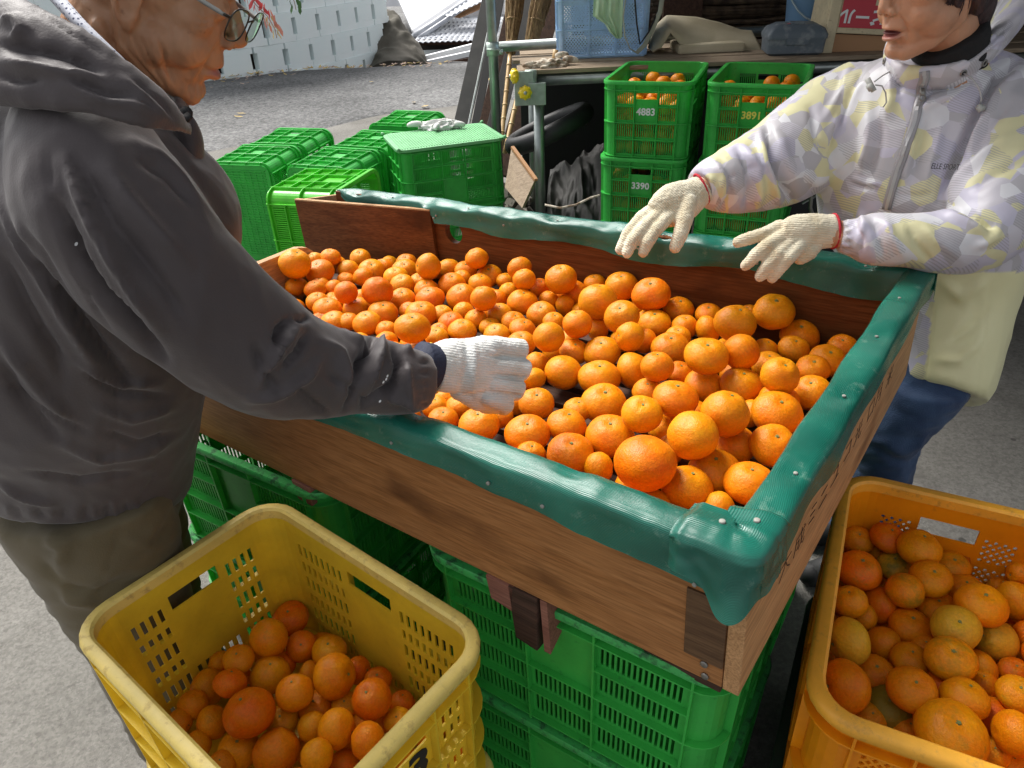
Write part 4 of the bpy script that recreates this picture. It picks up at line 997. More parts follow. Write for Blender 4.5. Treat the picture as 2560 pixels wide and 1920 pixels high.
# ================================================================== MANDARINS
def fruit_mat():
    M_ = bpy.data.materials.new('mandarin_peel'); M_.use_nodes = True; n, b, L = nodes_of(M_)
    tc = n.nodes.new('ShaderNodeTexCoord'); oi = n.nodes.new('ShaderNodeObjectInfo')
    def addv(k):
        c = n.nodes.new('ShaderNodeVectorMath'); c.operation = 'ADD'; L(tc.outputs['Object'], c.inputs[0])
        mm = n.nodes.new('ShaderNodeMath'); mm.operation = 'MULTIPLY'; mm.inputs[1].default_value = k; L(oi.outputs['Random'], mm.inputs[0]); L(mm.outputs[0], c.inputs[1]); return c.outputs[0]
    vv = addv(41.0)
    def nz(s, d=5, r=.6, v=None):
        t = n.nodes.new('ShaderNodeTexNoise'); t.inputs['Scale'].default_value = s; t.inputs['Detail'].default_value = d; t.inputs['Roughness'].default_value = r; L(v or vv, t.inputs['Vector']); return t.outputs[0]
    t1 = nz(1.3, 3)
    hs_ = n.nodes.new('ShaderNodeHueSaturation'); L(oi.outputs['Color'], hs_.inputs['Color'])
    mr = n.nodes.new('ShaderNodeMapRange'); mr.inputs[1].default_value = .3; mr.inputs[2].default_value = .7; mr.inputs[3].default_value = .494; mr.inputs[4].default_value = .512; L(t1, mr.inputs[0]); L(mr.outputs[0], hs_.inputs['Hue'])
    mv = n.nodes.new('ShaderNodeMapRange'); mv.inputs[1].default_value = .3; mv.inputs[2].default_value = .7; mv.inputs[3].default_value = .86; mv.inputs[4].default_value = 1.1; L(nz(9, 4), mv.inputs[0]); L(mv.outputs[0], hs_.inputs['Value'])
    # green shoulders, amount carried in alpha
    t2 = nz(1.05, 4, .7); al = n.nodes.new('ShaderNodeMath'); al.operation = 'SUBTRACT'; al.inputs[0].default_value = 1.0; L(oi.outputs['Alpha'], al.inputs[1])
    ad = n.nodes.new('ShaderNodeMath'); ad.operation = 'ADD'; L(t2, ad.inputs[0]); L(al.outputs[0], ad.inputs[1])
    g = n.nodes.new('ShaderNodeMapRange'); g.inputs[1].default_value = .72; g.inputs[2].default_value = .98; g.inputs[3].default_value = 0; g.inputs[4].default_value = .85; L(ad.outputs[0], g.inputs[0])
    mg = n.nodes.new('ShaderNodeMixRGB'); L(g.outputs[0], mg.inputs[0]); L(hs_.outputs[0], mg.inputs[1]); mg.inputs[2].default_value = (.17, .17, .018, 1)
    # scars
    sc = nz(6.5, 8, .75); r3 = n.nodes.new('ShaderNodeMapRange'); r3.inputs[1].default_value = .66; r3.inputs[2].default_value = .74; r3.inputs[4].default_value = .55; L(sc, r3.inputs[0])
    ms = n.nodes.new('ShaderNodeMixRGB'); L(r3.outputs[0], ms.inputs[0]); L(mg.outputs[0], ms.inputs[1]); ms.inputs[2].default_value = (.30, .12, .025, 1)
    # pin spots
    vs_ = n.nodes.new('ShaderNodeTexVoronoi'); vs_.inputs['Scale'].default_value = 3.2; L(vv, vs_.inputs['Vector']); sp = n.nodes.new('ShaderNodeMapRange'); sp.inputs[1].default_value = .018; sp.inputs[2].default_value = .05; sp.inputs[3].default_value = .7; sp.inputs[4].default_value = 0; L(vs_.outputs['Distance'], sp.inputs[0])
    mp_ = n.nodes.new('ShaderNodeMixRGB'); L(sp.outputs[0], mp_.inputs[0]); L(ms.outputs[0], mp_.inputs[1]); mp_.inputs[2].default_value = (.10, .04, .012, 1)
    L(mp_.outputs[0], b.inputs['Base Color'])
    b.inputs['Roughness'].default_value = .42; b.inputs['Specular IOR Level'].default_value = .27; b.inputs['Subsurface Weight'].default_value = .04; b.inputs['Subsurface Scale'].default_value = .004; b.inputs['Subsurface Radius'].default_value = (1, .45, .08)
    vo = n.nodes.new('ShaderNodeTexVoronoi'); vo.inputs['Scale'].default_value = 22; L(vv, vo.inputs['Vector'])
    bp = n.nodes.new('ShaderNodeBump'); bp.inputs['Strength'].default_value = .30; bp.inputs['Distance'].default_value = .0012; L(vo.outputs['Distance'], bp.inputs['Height'])
    bp2 = n.nodes.new('ShaderNodeBump'); bp2.inputs['Strength'].default_value = .32; bp2.inputs['Distance'].default_value = .004; L(nz(5, 4, .6), bp2.inputs['Height']); L(bp.outputs[0], bp2.inputs['Normal']); L(bp2.outputs[0], b.inputs['Normal'])
    return M_
MT['peel'] = fruit_mat()
def fruit_mesh(seed, nu=30, nv=20):
    vs = [(0, 0, 0)]; fs = []; V = []
    for j in range(1, nv):
        th = pi*j/nv
        for i in range(nu):
            ph = 2*pi*i/nu; d = Vector((sin(th)*cos(ph), sin(th)*sin(ph), cos(th)))
            r = 1 + .045*noise.noise(d*1.3+Vector((seed*7.1, 0, 0))) + .018*noise.noise(d*3.4+Vector((0, seed*3.3, 0)))
            r += -.13*math.exp(-(th/.20)**2) - .07*math.exp(-((pi-th)/.16)**2) + .02*math.exp(-((th-.45)/.2)**2)*(1+.5*cos(5*ph+seed))
            r *= 1 - .012*max(0, cos(10*ph+seed))*math.exp(-((th-.25)/.25)**2)
            V.append(d*r)
    top = Vector((0, 0, .87)); bot = Vector((0, 0, -.93)); V2 = [top]+V+[bot]; k = len(V2)-1
    for i in range(nu): fs.append((0, 1+i, 1+(i+1) % nu)); fs.append((k, k-nu+(i+1) % nu, k-nu+i))
    for j in range(nv-2):
        for i in range(nu): a = 1+j*nu+i; b_ = 1+j*nu+(i+1) % nu; fs.append((a, a+nu, b_+nu, b_))
    me = bpy.data.meshes.new('peel'); me.from_pydata([tuple(v) for v in V2], [], fs); me.polygons.foreach_set('use_smooth', [True]*len(fs)); me.update(); me.materials.append(MT['peel']); return me
FM = [fruit_mesh(k) for k in range(7)]
cm = MB()
for i in range(5):
    a = 2*pi*i/5; cm.add([(0, 0, .035), (.10*cos(a-.35), .10*sin(a-.35), .018), (.17*cos(a), .17*sin(a), .004), (.10*cos(a+.35), .10*sin(a+.35), .018)], [(0, 1, 2, 3)])
cm.tube([(0, 0, .01), (.004, 0, .065)], .045, 7)
CM = cm.mesh('calyx'); CM.materials.append(MT['stalk'])
FRUITS = []     # (obj, pos, R, container, stem visible, green, big)
def fruit(pos, rx, ry, cont, rs, hint=None):
    pos = Vector(pos); rm = {'b': .0258}.get(cont, .0215); r0_ = max(rx, ry)
    if r0_ < rm:
        k_ = rm/r0_; rx *= k_; ry *= k_; pos = pos + (pos-CAMP).normalized()*.010 - Vector((0, 0, .004))
    if r0_ > .046: rx *= .94; ry *= .92
    vdir = (pos-CAMP).normalized(); el = abs(vdir.z); ce = sqrt(1-el*el)
    if rx >= ry*.97:
        a = rx; c2 = (ry*ry-(a*el)**2)/(ce*ce); c = sqrt(max(c2, 0)); c = min(max(c*.97, .74*a), .93*a); ax = Vector((rs.normal(0, .22), rs.normal(0, .22), 1 if rs.rand() < .72 else -1))
        if c < .80*a: ax = Vector((rs.normal(0, .1), rs.normal(0, .1), 1)) - vdir*.25*1
    else:
        a = ry; c = max(.76*a, min(rx, .97*a)); sgn = 1 if rs.rand() < .5 else -1; ax = RT*sgn + UP*rs.normal(0, .25) - FW*abs(rs.normal(.25, .2))
    ax.normalize()
    o = bpy.data.objects.new('mandarin', FM[rs.randint(7)]); COL.objects.link(o); o.location = pos; o.scale = (a*1.0, a*rs.uniform(.96, 1.03), c)
    o.rotation_mode = 'QUATERNION'; o.rotation_quaternion = ax.to_track_quat('Z', 'Y') @ Matrix.Rotation(rs.uniform(0, 6.28), 3, 'Z').to_quaternion()
    t = rs.rand(); c1, c2_ = Vector((.76, .190, .001)), Vector((.77, .290, .003)); deep = Vector((.74, .150, .001))
    if cont in 'b': col = c1.lerp(c2_, t*.75) if rs.rand() < .93 else deep
    elif cont == 'y': col = c1.lerp(c2_, t) if rs.rand() < .7 else deep
    else: col = c1.lerp(c2_, .2+.7*t) if rs.rand() < .8 else deep
    col = col*rs.uniform(.88, 1.02)
    if r0_ > .046: col = Vector((.76, .165, .001))
    al = 1 - {'b': .02, 'y': .09, 'o': .18, 'g': .50, 'l': .30}[cont]*rs.uniform(.3, 1.3)
    if cont == 'l': col = Vector((.68, .36, .02))
    if cont == 'g': col = Vector((.66, .34, .02))
    o.color = (col.x, col.y, col.z, al)
    vis = ax.dot(-vdir)
    k = mesh_obj('calyx', CM, o); k.location = (0, 0, .862); k.scale = (1.3, 1.3, a/c)
    FRUITS.append([o, pos, max(rx, ry), cont, vis > .25, al < .72, ax]); return o
RS = np.random.RandomState(11); EXTRA = []
DATA = """-0.549,1.7788,0.726,0.0423,0.0389,b;-0.4785,1.873,0.7025,0.0293,0.0186,b;-0.5175,1.8567,0.704,0.0185,0.0176,b;-0.4999,1.8222,0.6823,0.0401,0.0327,b;-0.472,1.8982,0.6704,0.028,0.0249,b;-0.417,1.9634,0.6606,0.0303,0.0256,b;-0.4351,1.865,0.6681,0.0312,0.0268,b;-0.3697,1.8559,0.664,0.0378,0.0222,b;-0.3453,1.9006,0.656,0.0295,0.0227,b;-0.3836,1.8058,0.6697,0.0282,0.0252,b;-0.4328,1.8189,0.6616,0.0241,0.0166,b;-0.4918,1.772,0.6711,0.0257,0.0171,b;-0.4953,1.7278,0.6728,0.0293,0.0252,b;-0.4535,1.7543,0.6633,0.0242,0.0255,b;-0.3867,1.6013,0.7187,0.0284,0.0292,b;-0.3132,1.6074,0.7144,0.038,0.0364,b;-0.2785,1.9011,0.6647,0.0308,0.0249,b;-0.2773,1.8464,0.6659,0.0354,0.0266,b;-0.1992,1.7327,0.7206,0.0319,0.0344,b;-0.1543,1.8341,0.6722,0.0299,0.0264,b;-0.0762,1.7615,0.7246,0.0306,0.0273,b;-0.1093,1.8061,0.6748,0.0304,0.0217,b;-0.046,1.7539,0.6789,0.0339,0.0254,b;-0.2956,1.7964,0.6694,0.0325,0.0208,b;-0.2719,1.7385,0.6721,0.0329,0.0219,b;-0.2294,1.7563,0.6699,0.0263,0.0191,b;-0.1417,1.7113,0.6764,0.0366,0.0312,b;-0.1185,1.7617,0.6758,0.0255,0.0191,b;-0.0686,1.7064,0.6795,0.0311,0.0228,b;0.0315,1.6714,0.7316,0.0313,0.0281,b;-0.0041,1.7144,0.6818,0.0229,0.02,b;0.0408,1.5999,0.7312,0.0279,0.0264,b;0.0029,1.6439,0.6842,0.0209,0.0201,b;0.0799,1.6536,0.687,0.023,0.0222,b;0.126,1.5732,0.7396,0.0382,0.0351,b;-0.2617,1.6424,0.6738,0.0342,0.0282,b;-0.2049,1.6925,0.6745,0.0322,0.0227,b;-0.1922,1.6333,0.6768,0.0373,0.0273,b;-0.1135,1.6273,0.6801,0.0387,0.0327,b;-0.0553,1.5004,0.7334,0.0313,0.0295,b;-0.0275,1.6048,0.6842,0.0256,0.0256,b;0.0343,1.5616,0.6908,0.0374,0.0301,b;0.0969,1.5746,0.6901,0.0233,0.0213,b;0.1609,1.5941,0.6906,0.0306,0.0333,b;0.1326,1.5388,0.6926,0.0183,0.021,b;-0.5585,1.7828,0.6603,0.0302,0.0224,b;-0.4794,1.6732,0.6643,0.0295,0.0213,b;-0.4421,1.6128,0.6705,0.0358,0.0239,b;-0.4361,1.6597,0.6632,0.0253,0.0183,b;-0.3709,1.6139,0.6686,0.035,0.0239,b;-0.2987,1.5584,0.6792,0.0375,0.0232,b;-0.369,1.6795,0.6684,0.0144,0.0144,b;-0.2396,1.582,0.6754,0.025,0.0203,b;-0.2065,1.5433,0.6799,0.0372,0.0276,b;-0.1567,1.5462,0.6811,0.0253,0.0177,b;-0.1067,1.547,0.6829,0.0223,0.0211,b;-0.0212,1.5121,0.6873,0.0309,0.0207,b;-0.0759,1.4933,0.6857,0.0261,0.0224,b;-0.1325,1.4849,0.6837,0.0297,0.0178,b;0.0747,1.4938,0.6903,0.0347,0.0268,b;0.0104,1.4618,0.6891,0.0293,0.022,b;0.0997,1.4527,0.6952,0.0237,0.0189,b;0.1396,1.3279,0.7464,0.0311,0.0318,b;0.0778,1.2805,0.7454,0.0326,0.0326,b;-0.0429,1.4526,0.6883,0.0256,0.0201,b;-0.1046,1.4365,0.6863,0.0333,0.0203,b;0.029,1.4164,0.6933,0.0304,0.0243,b;-0.0285,1.4031,0.6904,0.0302,0.022,b;-0.2056,1.3757,0.7312,0.0387,0.0325,b;-0.3298,1.5165,0.6762,0.0348,0.017,b;-0.2818,1.4825,0.6779,0.0242,0.0156,b;-0.3758,1.5334,0.6785,0.0237,0.0172,b;-0.4147,1.5472,0.667,0.0332,0.0193,b;-0.45,1.5688,0.6665,0.0214,0.0156,b;-0.1611,1.4147,0.6869,0.0258,0.0186,b;-0.1568,1.4528,0.6817,0.0227,0.0165,b;0.0233,1.3525,0.6939,0.0318,0.0214,b;0.1911,1.3968,0.6992,0.0177,0.0205,b;0.1303,1.2983,0.699,0.0308,0.0254,b;0.1851,1.2825,0.7032,0.0381,0.0291,b;0.0533,1.2675,0.6977,0.0247,0.0223,b;0.0403,1.1999,0.6993,0.0268,0.0237,b;0.1015,1.2146,0.7013,0.0372,0.0344,b;0.1675,1.1828,0.7048,0.0411,0.0324,b;-0.1338,1.165,0.6917,0.0242,0.0192,b;-0.1448,1.1276,0.6959,0.0224,0.0187,b;-0.0993,1.1248,0.6961,0.0247,0.0196,b;-0.1267,1.0761,0.6965,0.0287,0.0216,b;-0.0613,1.0434,0.7052,0.0371,0.0285,b;-0.0272,1.0832,0.695,0.027,0.0229,b;0.0433,1.1064,0.7023,0.0333,0.0292,b;0.0261,0.9581,0.7061,0.0237,0.0148,b;0.0229,1.0112,0.7044,0.0391,0.0318,b;0.0893,0.9429,0.7091,0.0398,0.0281,b;0.0914,1.0268,0.7066,0.0361,0.0293,b;0.1949,1.4315,0.7454,0.0441,0.0405,b;0.2089,1.6005,0.714,0.026,0.0182,b;0.2635,1.542,0.7296,0.0386,0.0327,b;0.3139,1.45,0.749,0.0465,0.0385,b;0.2338,1.3467,0.7495,0.0368,0.0338,b;0.3798,1.4565,0.7051,0.0352,0.0275,b;0.314,1.3978,0.7046,0.0361,0.0266,b;0.3754,1.3743,0.7048,0.0286,0.0263,b;0.2355,1.2538,0.7524,0.0284,0.0295,b;0.28,1.3179,0.7052,0.0232,0.0262,b;0.4364,1.4196,0.7093,0.0285,0.023,b;0.4466,1.2745,0.7601,0.0412,0.0376,b;0.5073,1.3678,0.7315,0.0237,0.0237,b;0.5368,1.3129,0.7625,0.0421,0.0355,b;0.4154,1.3441,0.712,0.0243,0.0304,b;0.3239,1.2777,0.7081,0.0395,0.0318,b;0.3492,1.3265,0.7076,0.0271,0.0196,b;0.3547,1.138,0.7685,0.0401,0.0325,b;0.425,1.1565,0.7627,0.0327,0.034,b;0.5049,1.2462,0.7163,0.0244,0.0222,b;0.587,1.2877,0.7182,0.0385,0.0279,b;0.5564,1.2357,0.7186,0.0309,0.0256,b;0.6477,1.2275,0.7225,0.0283,0.0226,b;0.6026,1.1834,0.7193,0.0358,0.0289,b;0.4887,1.1801,0.7176,0.0317,0.0241,b;0.4612,1.0571,0.7711,0.033,0.0308,b;0.5596,1.1473,0.7242,0.0309,0.0259,b;0.5296,1.0711,0.7226,0.0343,0.0311,b;0.4183,1.1156,0.717,0.039,0.0271,b;0.3563,1.1413,0.7051,0.0358,0.0297,b;0.32,1.1779,0.7106,0.0269,0.0193,b;0.2639,1.127,0.7576,0.0305,0.0285,b;0.2356,1.198,0.7071,0.0304,0.0377,b;0.249,1.1197,0.7098,0.0292,0.0206,b;0.1641,1.0928,0.7051,0.0425,0.0367,b;0.2718,1.0127,0.7612,0.0385,0.0327,b;0.3354,0.9453,0.7736,0.0393,0.0396,b;0.4134,1.0411,0.7086,0.019,0.0246,b;0.4441,1.0016,0.7311,0.0426,0.0335,b;0.4689,1.0592,0.7164,0.0367,0.0191,b;0.2093,0.9756,0.7599,0.0331,0.0292,b;0.2494,0.9977,0.7137,0.0171,0.0196,b;0.2723,0.894,0.7718,0.0398,0.0376,b;0.1605,0.9854,0.7106,0.0425,0.031,b;0.1156,1.0732,0.7118,0.0219,0.0135,b;0.1308,0.9056,0.7119,0.0241,0.0252,b;0.1904,0.8401,0.7663,0.0505,0.0468,b;0.2523,0.939,0.7156,0.0176,0.0217,b;0.2541,0.8328,0.7195,0.0384,0.0357,b;0.3603,0.9453,0.7115,0.0354,0.0307,b;0.4065,0.9113,0.7331,0.0359,0.0322,b;0.3065,0.876,0.7145,0.0409,0.0319,b;0.3439,0.8245,0.7316,0.0382,0.032,b;0.2898,0.7896,0.7217,0.0183,0.0209,b;-0.4284,0.9213,0.375,0.0331,0.0301,y;-0.4388,0.8417,0.4188,0.0318,0.0337,y;-0.394,0.8569,0.375,0.0279,0.027,y;-0.4787,0.8007,0.419,0.0264,0.024,y;-0.5284,0.8254,0.3829,0.0141,0.0169,y;-0.5407,0.79,0.3631,0.0259,0.0318,y;-0.4784,0.7537,0.421,0.0264,0.0246,y;-0.5462,0.7455,0.3809,0.024,0.0244,y;-0.5079,0.7188,0.3716,0.0228,0.0275,y;-0.4309,0.7923,0.3856,0.0327,0.0316,y;-0.4214,0.8294,0.3686,0.0133,0.0133,y;-0.4317,0.7,0.42,0.0397,0.038,y;-0.3942,0.7143,0.3729,0.0262,0.0218,y;-0.5549,0.7108,0.3903,0.0155,0.0173,y;-0.5172,0.6799,0.3783,0.0178,0.0195,y;-0.4657,0.6414,0.3861,0.0156,0.0123,y;-0.4544,0.6743,0.3637,0.0318,0.0301,y;-0.3891,0.6596,0.377,0.036,0.0346,y;-0.4675,0.7804,0.3714,0.0137,0.011,y;-0.342,0.8438,0.375,0.0319,0.0239,y;-0.3099,0.7588,0.42,0.0314,0.0362,y;-0.2849,0.8021,0.375,0.0191,0.0245,y;-0.2486,0.7807,0.375,0.0238,0.0168,y;-0.243,0.714,0.42,0.0319,0.0325,y;-0.2039,0.7382,0.375,0.0199,0.0199,y;-0.3475,0.7393,0.368,0.0289,0.0232,y;-0.296,0.7369,0.375,0.0222,0.0184,y;-0.2906,0.6674,0.4172,0.0277,0.0307,y;-0.2388,0.6439,0.42,0.0254,0.0272,y;-0.3395,0.6963,0.382,0.0232,0.024,y;-0.3685,0.732,0.42,0.0308,0.0294,y;-0.3685,0.8022,0.375,0.0148,0.0204,y;-0.2642,0.7091,0.3696,0.0183,0.0148,y;-0.2049,0.699,0.382,0.0227,0.0206,y;-0.3101,0.6224,0.4227,0.0234,0.0246,y;-0.2813,0.6359,0.3693,0.0239,0.0247,y;-0.282,0.6712,0.3713,0.0118,0.0161,y;-0.2358,0.7084,0.3729,0.0156,0.0139,y;-0.3463,0.6076,0.375,0.0241,0.0241,y;-0.2246,0.625,0.375,0.0245,0.0245,y;-0.2912,0.5969,0.3841,0.0222,0.0222,y;0.6015,0.9359,0.4935,0.0269,0.0244,o;0.6414,0.9151,0.5164,0.0296,0.023,o;0.67,0.873,0.5321,0.0343,0.0314,o;0.561,0.8455,0.515,0.0353,0.032,o;0.6446,0.8831,0.4811,0.0294,0.0256,g;0.6427,0.9223,0.4659,0.0224,0.0144,o;0.734,0.867,0.4908,0.0286,0.0244,o;0.6634,0.8161,0.5214,0.0323,0.024,o;0.6133,0.7969,0.5172,0.0287,0.0278,o;0.5192,0.7814,0.515,0.0266,0.0266,o;0.5479,0.783,0.4759,0.0203,0.0239,o;0.5871,0.8081,0.4735,0.0253,0.0308,o;0.7317,0.8209,0.4831,0.031,0.023,o;0.7114,0.7578,0.5228,0.0369,0.0271,o;0.6736,0.7917,0.4772,0.0313,0.0244,o;0.8067,0.8374,0.4708,0.0211,0.0162,o;0.8234,0.8324,0.5081,0.0148,0.0166,o;0.8009,0.7943,0.4826,0.0273,0.0331,o;0.6259,0.809,0.4673,0.0167,0.013,o;0.4865,0.7074,0.515,0.0282,0.0348,l;0.5622,0.7368,0.4676,0.0263,0.0272,o;0.6143,0.7625,0.4749,0.0318,0.0278,o;0.6173,0.7218,0.4801,0.0181,0.0114,o;0.6559,0.7238,0.515,0.0352,0.0301,g;0.7312,0.729,0.475,0.0308,0.0325,g;0.523,0.6806,0.475,0.028,0.023,o;0.5807,0.6959,0.482,0.0282,0.0206,o;0.617,0.6678,0.5164,0.0351,0.0272,o;0.6826,0.6831,0.4709,0.0189,0.0263,o;0.5996,0.6513,0.4734,0.0189,0.0249,o;0.5366,0.6205,0.5202,0.0329,0.0284,o;0.5207,0.6285,0.4675,0.0326,0.0262,g;0.4491,0.6331,0.515,0.0327,0.0367,o;0.6042,0.6058,0.515,0.0312,0.0289,o;0.5698,0.607,0.475,0.0303,0.0155,o;0.5585,0.5569,0.515,0.0459,0.0282,o;0.4875,0.6115,0.477,0.0162,0.0079,o;0.6478,0.5997,0.475,0.0247,0.0302,o;0.6772,0.6082,0.5162,0.0266,0.0235,o;0.7241,0.6712,0.4813,0.0186,0.0169,o;0.6392,0.553,0.515,0.0239,0.0298,o;0.6222,0.5506,0.4796,0.012,0.012,o;0.645,0.541,0.4703,0.0213,0.012,o;0.5297,0.5928,0.475,0.0125,0.0053,o;0.784,0.7347,0.4708,0.0158,0.0245,o;0.6678,0.653,0.4791,0.0147,0.0147,o;0.7036,0.5996,0.4864,0.0187,0.0187,o;0.6853,0.5504,0.475,0.0241,0.0241,o;0.7594,0.6554,0.4795,0.0246,0.0246,o;0.7346,0.6041,0.4644,0.0238,0.0222,o;0.775,0.6977,0.4791,0.022,0.022,o;0.5823,0.5412,0.475,0.0179,0.0134,o;0.7144,0.7833,0.4833,0.0217,0.0162,o"""
NB = 0
for rec in DATA.split(';'):
    x, y, z, rx, ry, c = rec.split(','); fruit((float(x), float(y), float(z)), float(rx), float(ry), c, RS)
placed = [(f[1], f[2]) for f in FRUITS]
def free(p, r, k=.9): return all((p-q).length > k*(r+R) for q, R in placed)
# under-layer in the box
for iy in range(26):
    for ix in range(14):
        lx, ly = .055+ix*.057+(.028 if iy % 2 else 0), .055+iy*.051
        if lx > .82 or ly > 1.40: continue
        r = RS.uniform(.025, .0305); p = BM @ Vector((lx, ly, .029+r*.92+(.0 if ly > .1 else .0)))
        (pp, _d) = project(np.array([p])); px, py = pp[0]
        if 1320 < px < 1530 and 925 < py < 1130: continue
        if 1160 < px < 1260 and 960 < py < 1100: continue
        if free(p, r, .86): EXTRA.append((p, r, 'b')); placed.append((p, r))
# second hidden layer along the front board (keeps the pile level)
for iy in range(26):
    p = BM @ Vector((.058+RS.uniform(0, .02), .09+iy*.052, .105+RS.uniform(-.01, .012))); r = .029
    pp, _d = project(np.array([p]))
    if pp[0][0] < 980 or (1320 < pp[0][0] < 1530 and pp[0][1] < 1130): continue
    if free(p, r, .84): EXTRA.append((p, r, 'b')); placed.append((p, r))
def crate_fill(Mx, nx, ny, z, cont, hx=.215, hy=.14, k=.84):
    for i in range(nx):
        for j in range(ny):
            r = RS.uniform(.026, .031); p = Mx @ Vector((-hx+2*hx*i/(nx-1)+RS.uniform(-.008, .008), -hy+2*hy*j/(ny-1)+RS.uniform(-.008, .008), z+RS.uniform(-.01, .01)))
            if free(p, r, k): EXTRA.append((p, r, cont)); placed.append((p, r))
crate_fill(TR(.618, .685, .305, radians(62.7)), 8, 5, .095, 'o')
crate_fill(TR(-.350, .696, .305, -.686), 7, 5, .034, 'y', hx=.205, hy=.135)
for Mx, side in stackM:
    if side == 'fill': continue
    crate_fill(Mx, 7, 5, .205, 'b', hx=.190, hy=.118, k=.8)
    for (a, b_) in (((-.10, -.05), (.02, .06), (-.05, .10), (.10, -.02)), ((-.12, .02), (.05, -.07), (.0, .05), (-.06, .11)))[0 if side == 'left' else 1]: pass
    for q in ((-.13, -.04), (-.03, .02), (-.10, .07), (.06, .10), (.03, -.09)) if side == 'left' else ((-.08, .03), (.02, .10), (-.13, .105), (.05, -.12)):
        p = Mx @ Vector((q[0], q[1], .252)); fruit(p, .033, .031, 'b', RS); placed.append((p, .033))
# under-layers, mostly hidden: one joined object
def join_fruit(lst, name, label):
    V_, F_, C_, L_ = [], [], [], []
    for (p, r, c) in lst:
        me = fruit_mesh.low[RS.randint(3)]; q = Matrix.Translation(p) @ Matrix.Rotation(RS.normal(0, .5), 4, 'X') @ Matrix.Rotation(RS.normal(0, .5), 4, 'Y') @ Matrix.Diagonal((r, r, r*.88, 1)); b0 = len(V_)
        off = Vector((RS.rand()*9, RS.rand()*9, RS.rand()*9)); t = RS.rand(); col = Vector((.76, .190, .001)).lerp(Vector((.77, .290, .003)), t); al = 1-{'b': .02, 'y': .09, 'o': .2}[c]
        for v in me.vertices: V_.append(tuple(q @ v.co)); L_.append(tuple(v.co+off)); C_.append((col.x, col.y, col.z, al))
        for f in me.polygons: F_.append(tuple(b0+i for i in f.vertices))
    me = bpy.data.meshes.new(name); me.from_pydata(V_, [], F_); me.polygons.foreach_set('use_smooth', [True]*len(F_)); me.update()
    a = me.attributes.new('tint', 'FLOAT_COLOR', 'POINT'); a.data.foreach_set('color', np.array(C_).ravel()); a = me.attributes.new('loc', 'FLOAT_VECTOR', 'POINT'); a.data.foreach_set('vector', np.array(L_).ravel())
    o = mesh_obj(name, me, None, MT['peelS']); props(o, label, kind='stuff')
def low_mesh(seed):
    a = fruit_mesh(seed, 18, 12); a.materials.clear(); return a
fruit_mesh.low = [low_mesh(20+k) for k in range(3)]
M2 = MT['peel'].copy(); M2.name = 'mandarin_peel_joined'; MT['peelS'] = M2; nn = M2.node_tree.nodes; LL = M2.node_tree.links
ac = nn.new('ShaderNodeAttribute'); ac.attribute_name = 'tint'; av = nn.new('ShaderNodeAttribute'); av.attribute_name = 'loc'
for l in list(LL):
    if l.from_node.type == 'OBJECT_INFO':
        tgt = l.to_socket; nm = l.from_socket.name; LL.remove(l)
        if nm == 'Color': LL.new(ac.outputs['Color'], tgt)
        elif nm == 'Alpha': LL.new(ac.outputs['Alpha'], tgt)
    elif l.from_node.type == 'TEX_COORD': tgt = l.to_socket; LL.remove(l); LL.new(av.outputs['Vector'], tgt)
join_fruit([e_ for e_ in EXTRA if e_[2] == 'b' and (BMI @ e_[0]).x < 1 and -.1 < (BMI @ e_[0]).y < 1.6], 'mandarin_underlayer', 'mandarins lying beneath the visible ones in the wooden sorting box')
join_fruit([e_ for e_ in EXTRA if e_[2] in 'yo'], 'mandarin_underlayer', 'mandarins lying beneath the visible ones in the yellow and orange crates')
join_fruit([e_ for e_ in EXTRA if e_[2] == 'b' and not ((BMI @ e_[0]).x < 1 and -.1 < (BMI @ e_[0]).y < 1.6)], 'mandarin_underlayer', 'mandarins filling the top crates of the two stacks')
# rows seen only through the slots of the stacked crates
bm_ = bmesh.new()
for Mx, side in stackM:
    for lay in range(4):
        zz = .036+lay*.052 - (.0 if side == 'fill' else 0)
        if side != 'fill' and lay == 3: continue
        spots = [(-.186+i*.062, s_*.121) for i in range(7) for s_ in (-1, 1)] + [(s_*.186, -.06+j*.06) for j in range(3) for s_ in (-1, 1)]
        for (x, y) in spots:
            q = Mx @ Matrix.Translation((x+RNG.uniform(-.006, .006), y, zz+RNG.uniform(-.006, .006))) @ Matrix.Diagonal((1, 1, .9, 1))
            bmesh.ops.create_icosphere(bm_, subdivisions=2, radius=RNG.uniform(.029, .033), matrix=q)
me = bpy.data.meshes.new('mandarins_in_crates'); bm_.to_mesh(me); bm_.free(); me.polygons.foreach_set('use_smooth', [True]*len(me.polygons))
o = mesh_obj('mandarins_in_crates', me, None, mat('mandarin_peel_plain', (.78, .27, .012), .4, color2=(.70, .38, .02), noise_scale=30)); props(o, 'mandarins filling the stacked green crates, seen through the slots', kind='stuff')

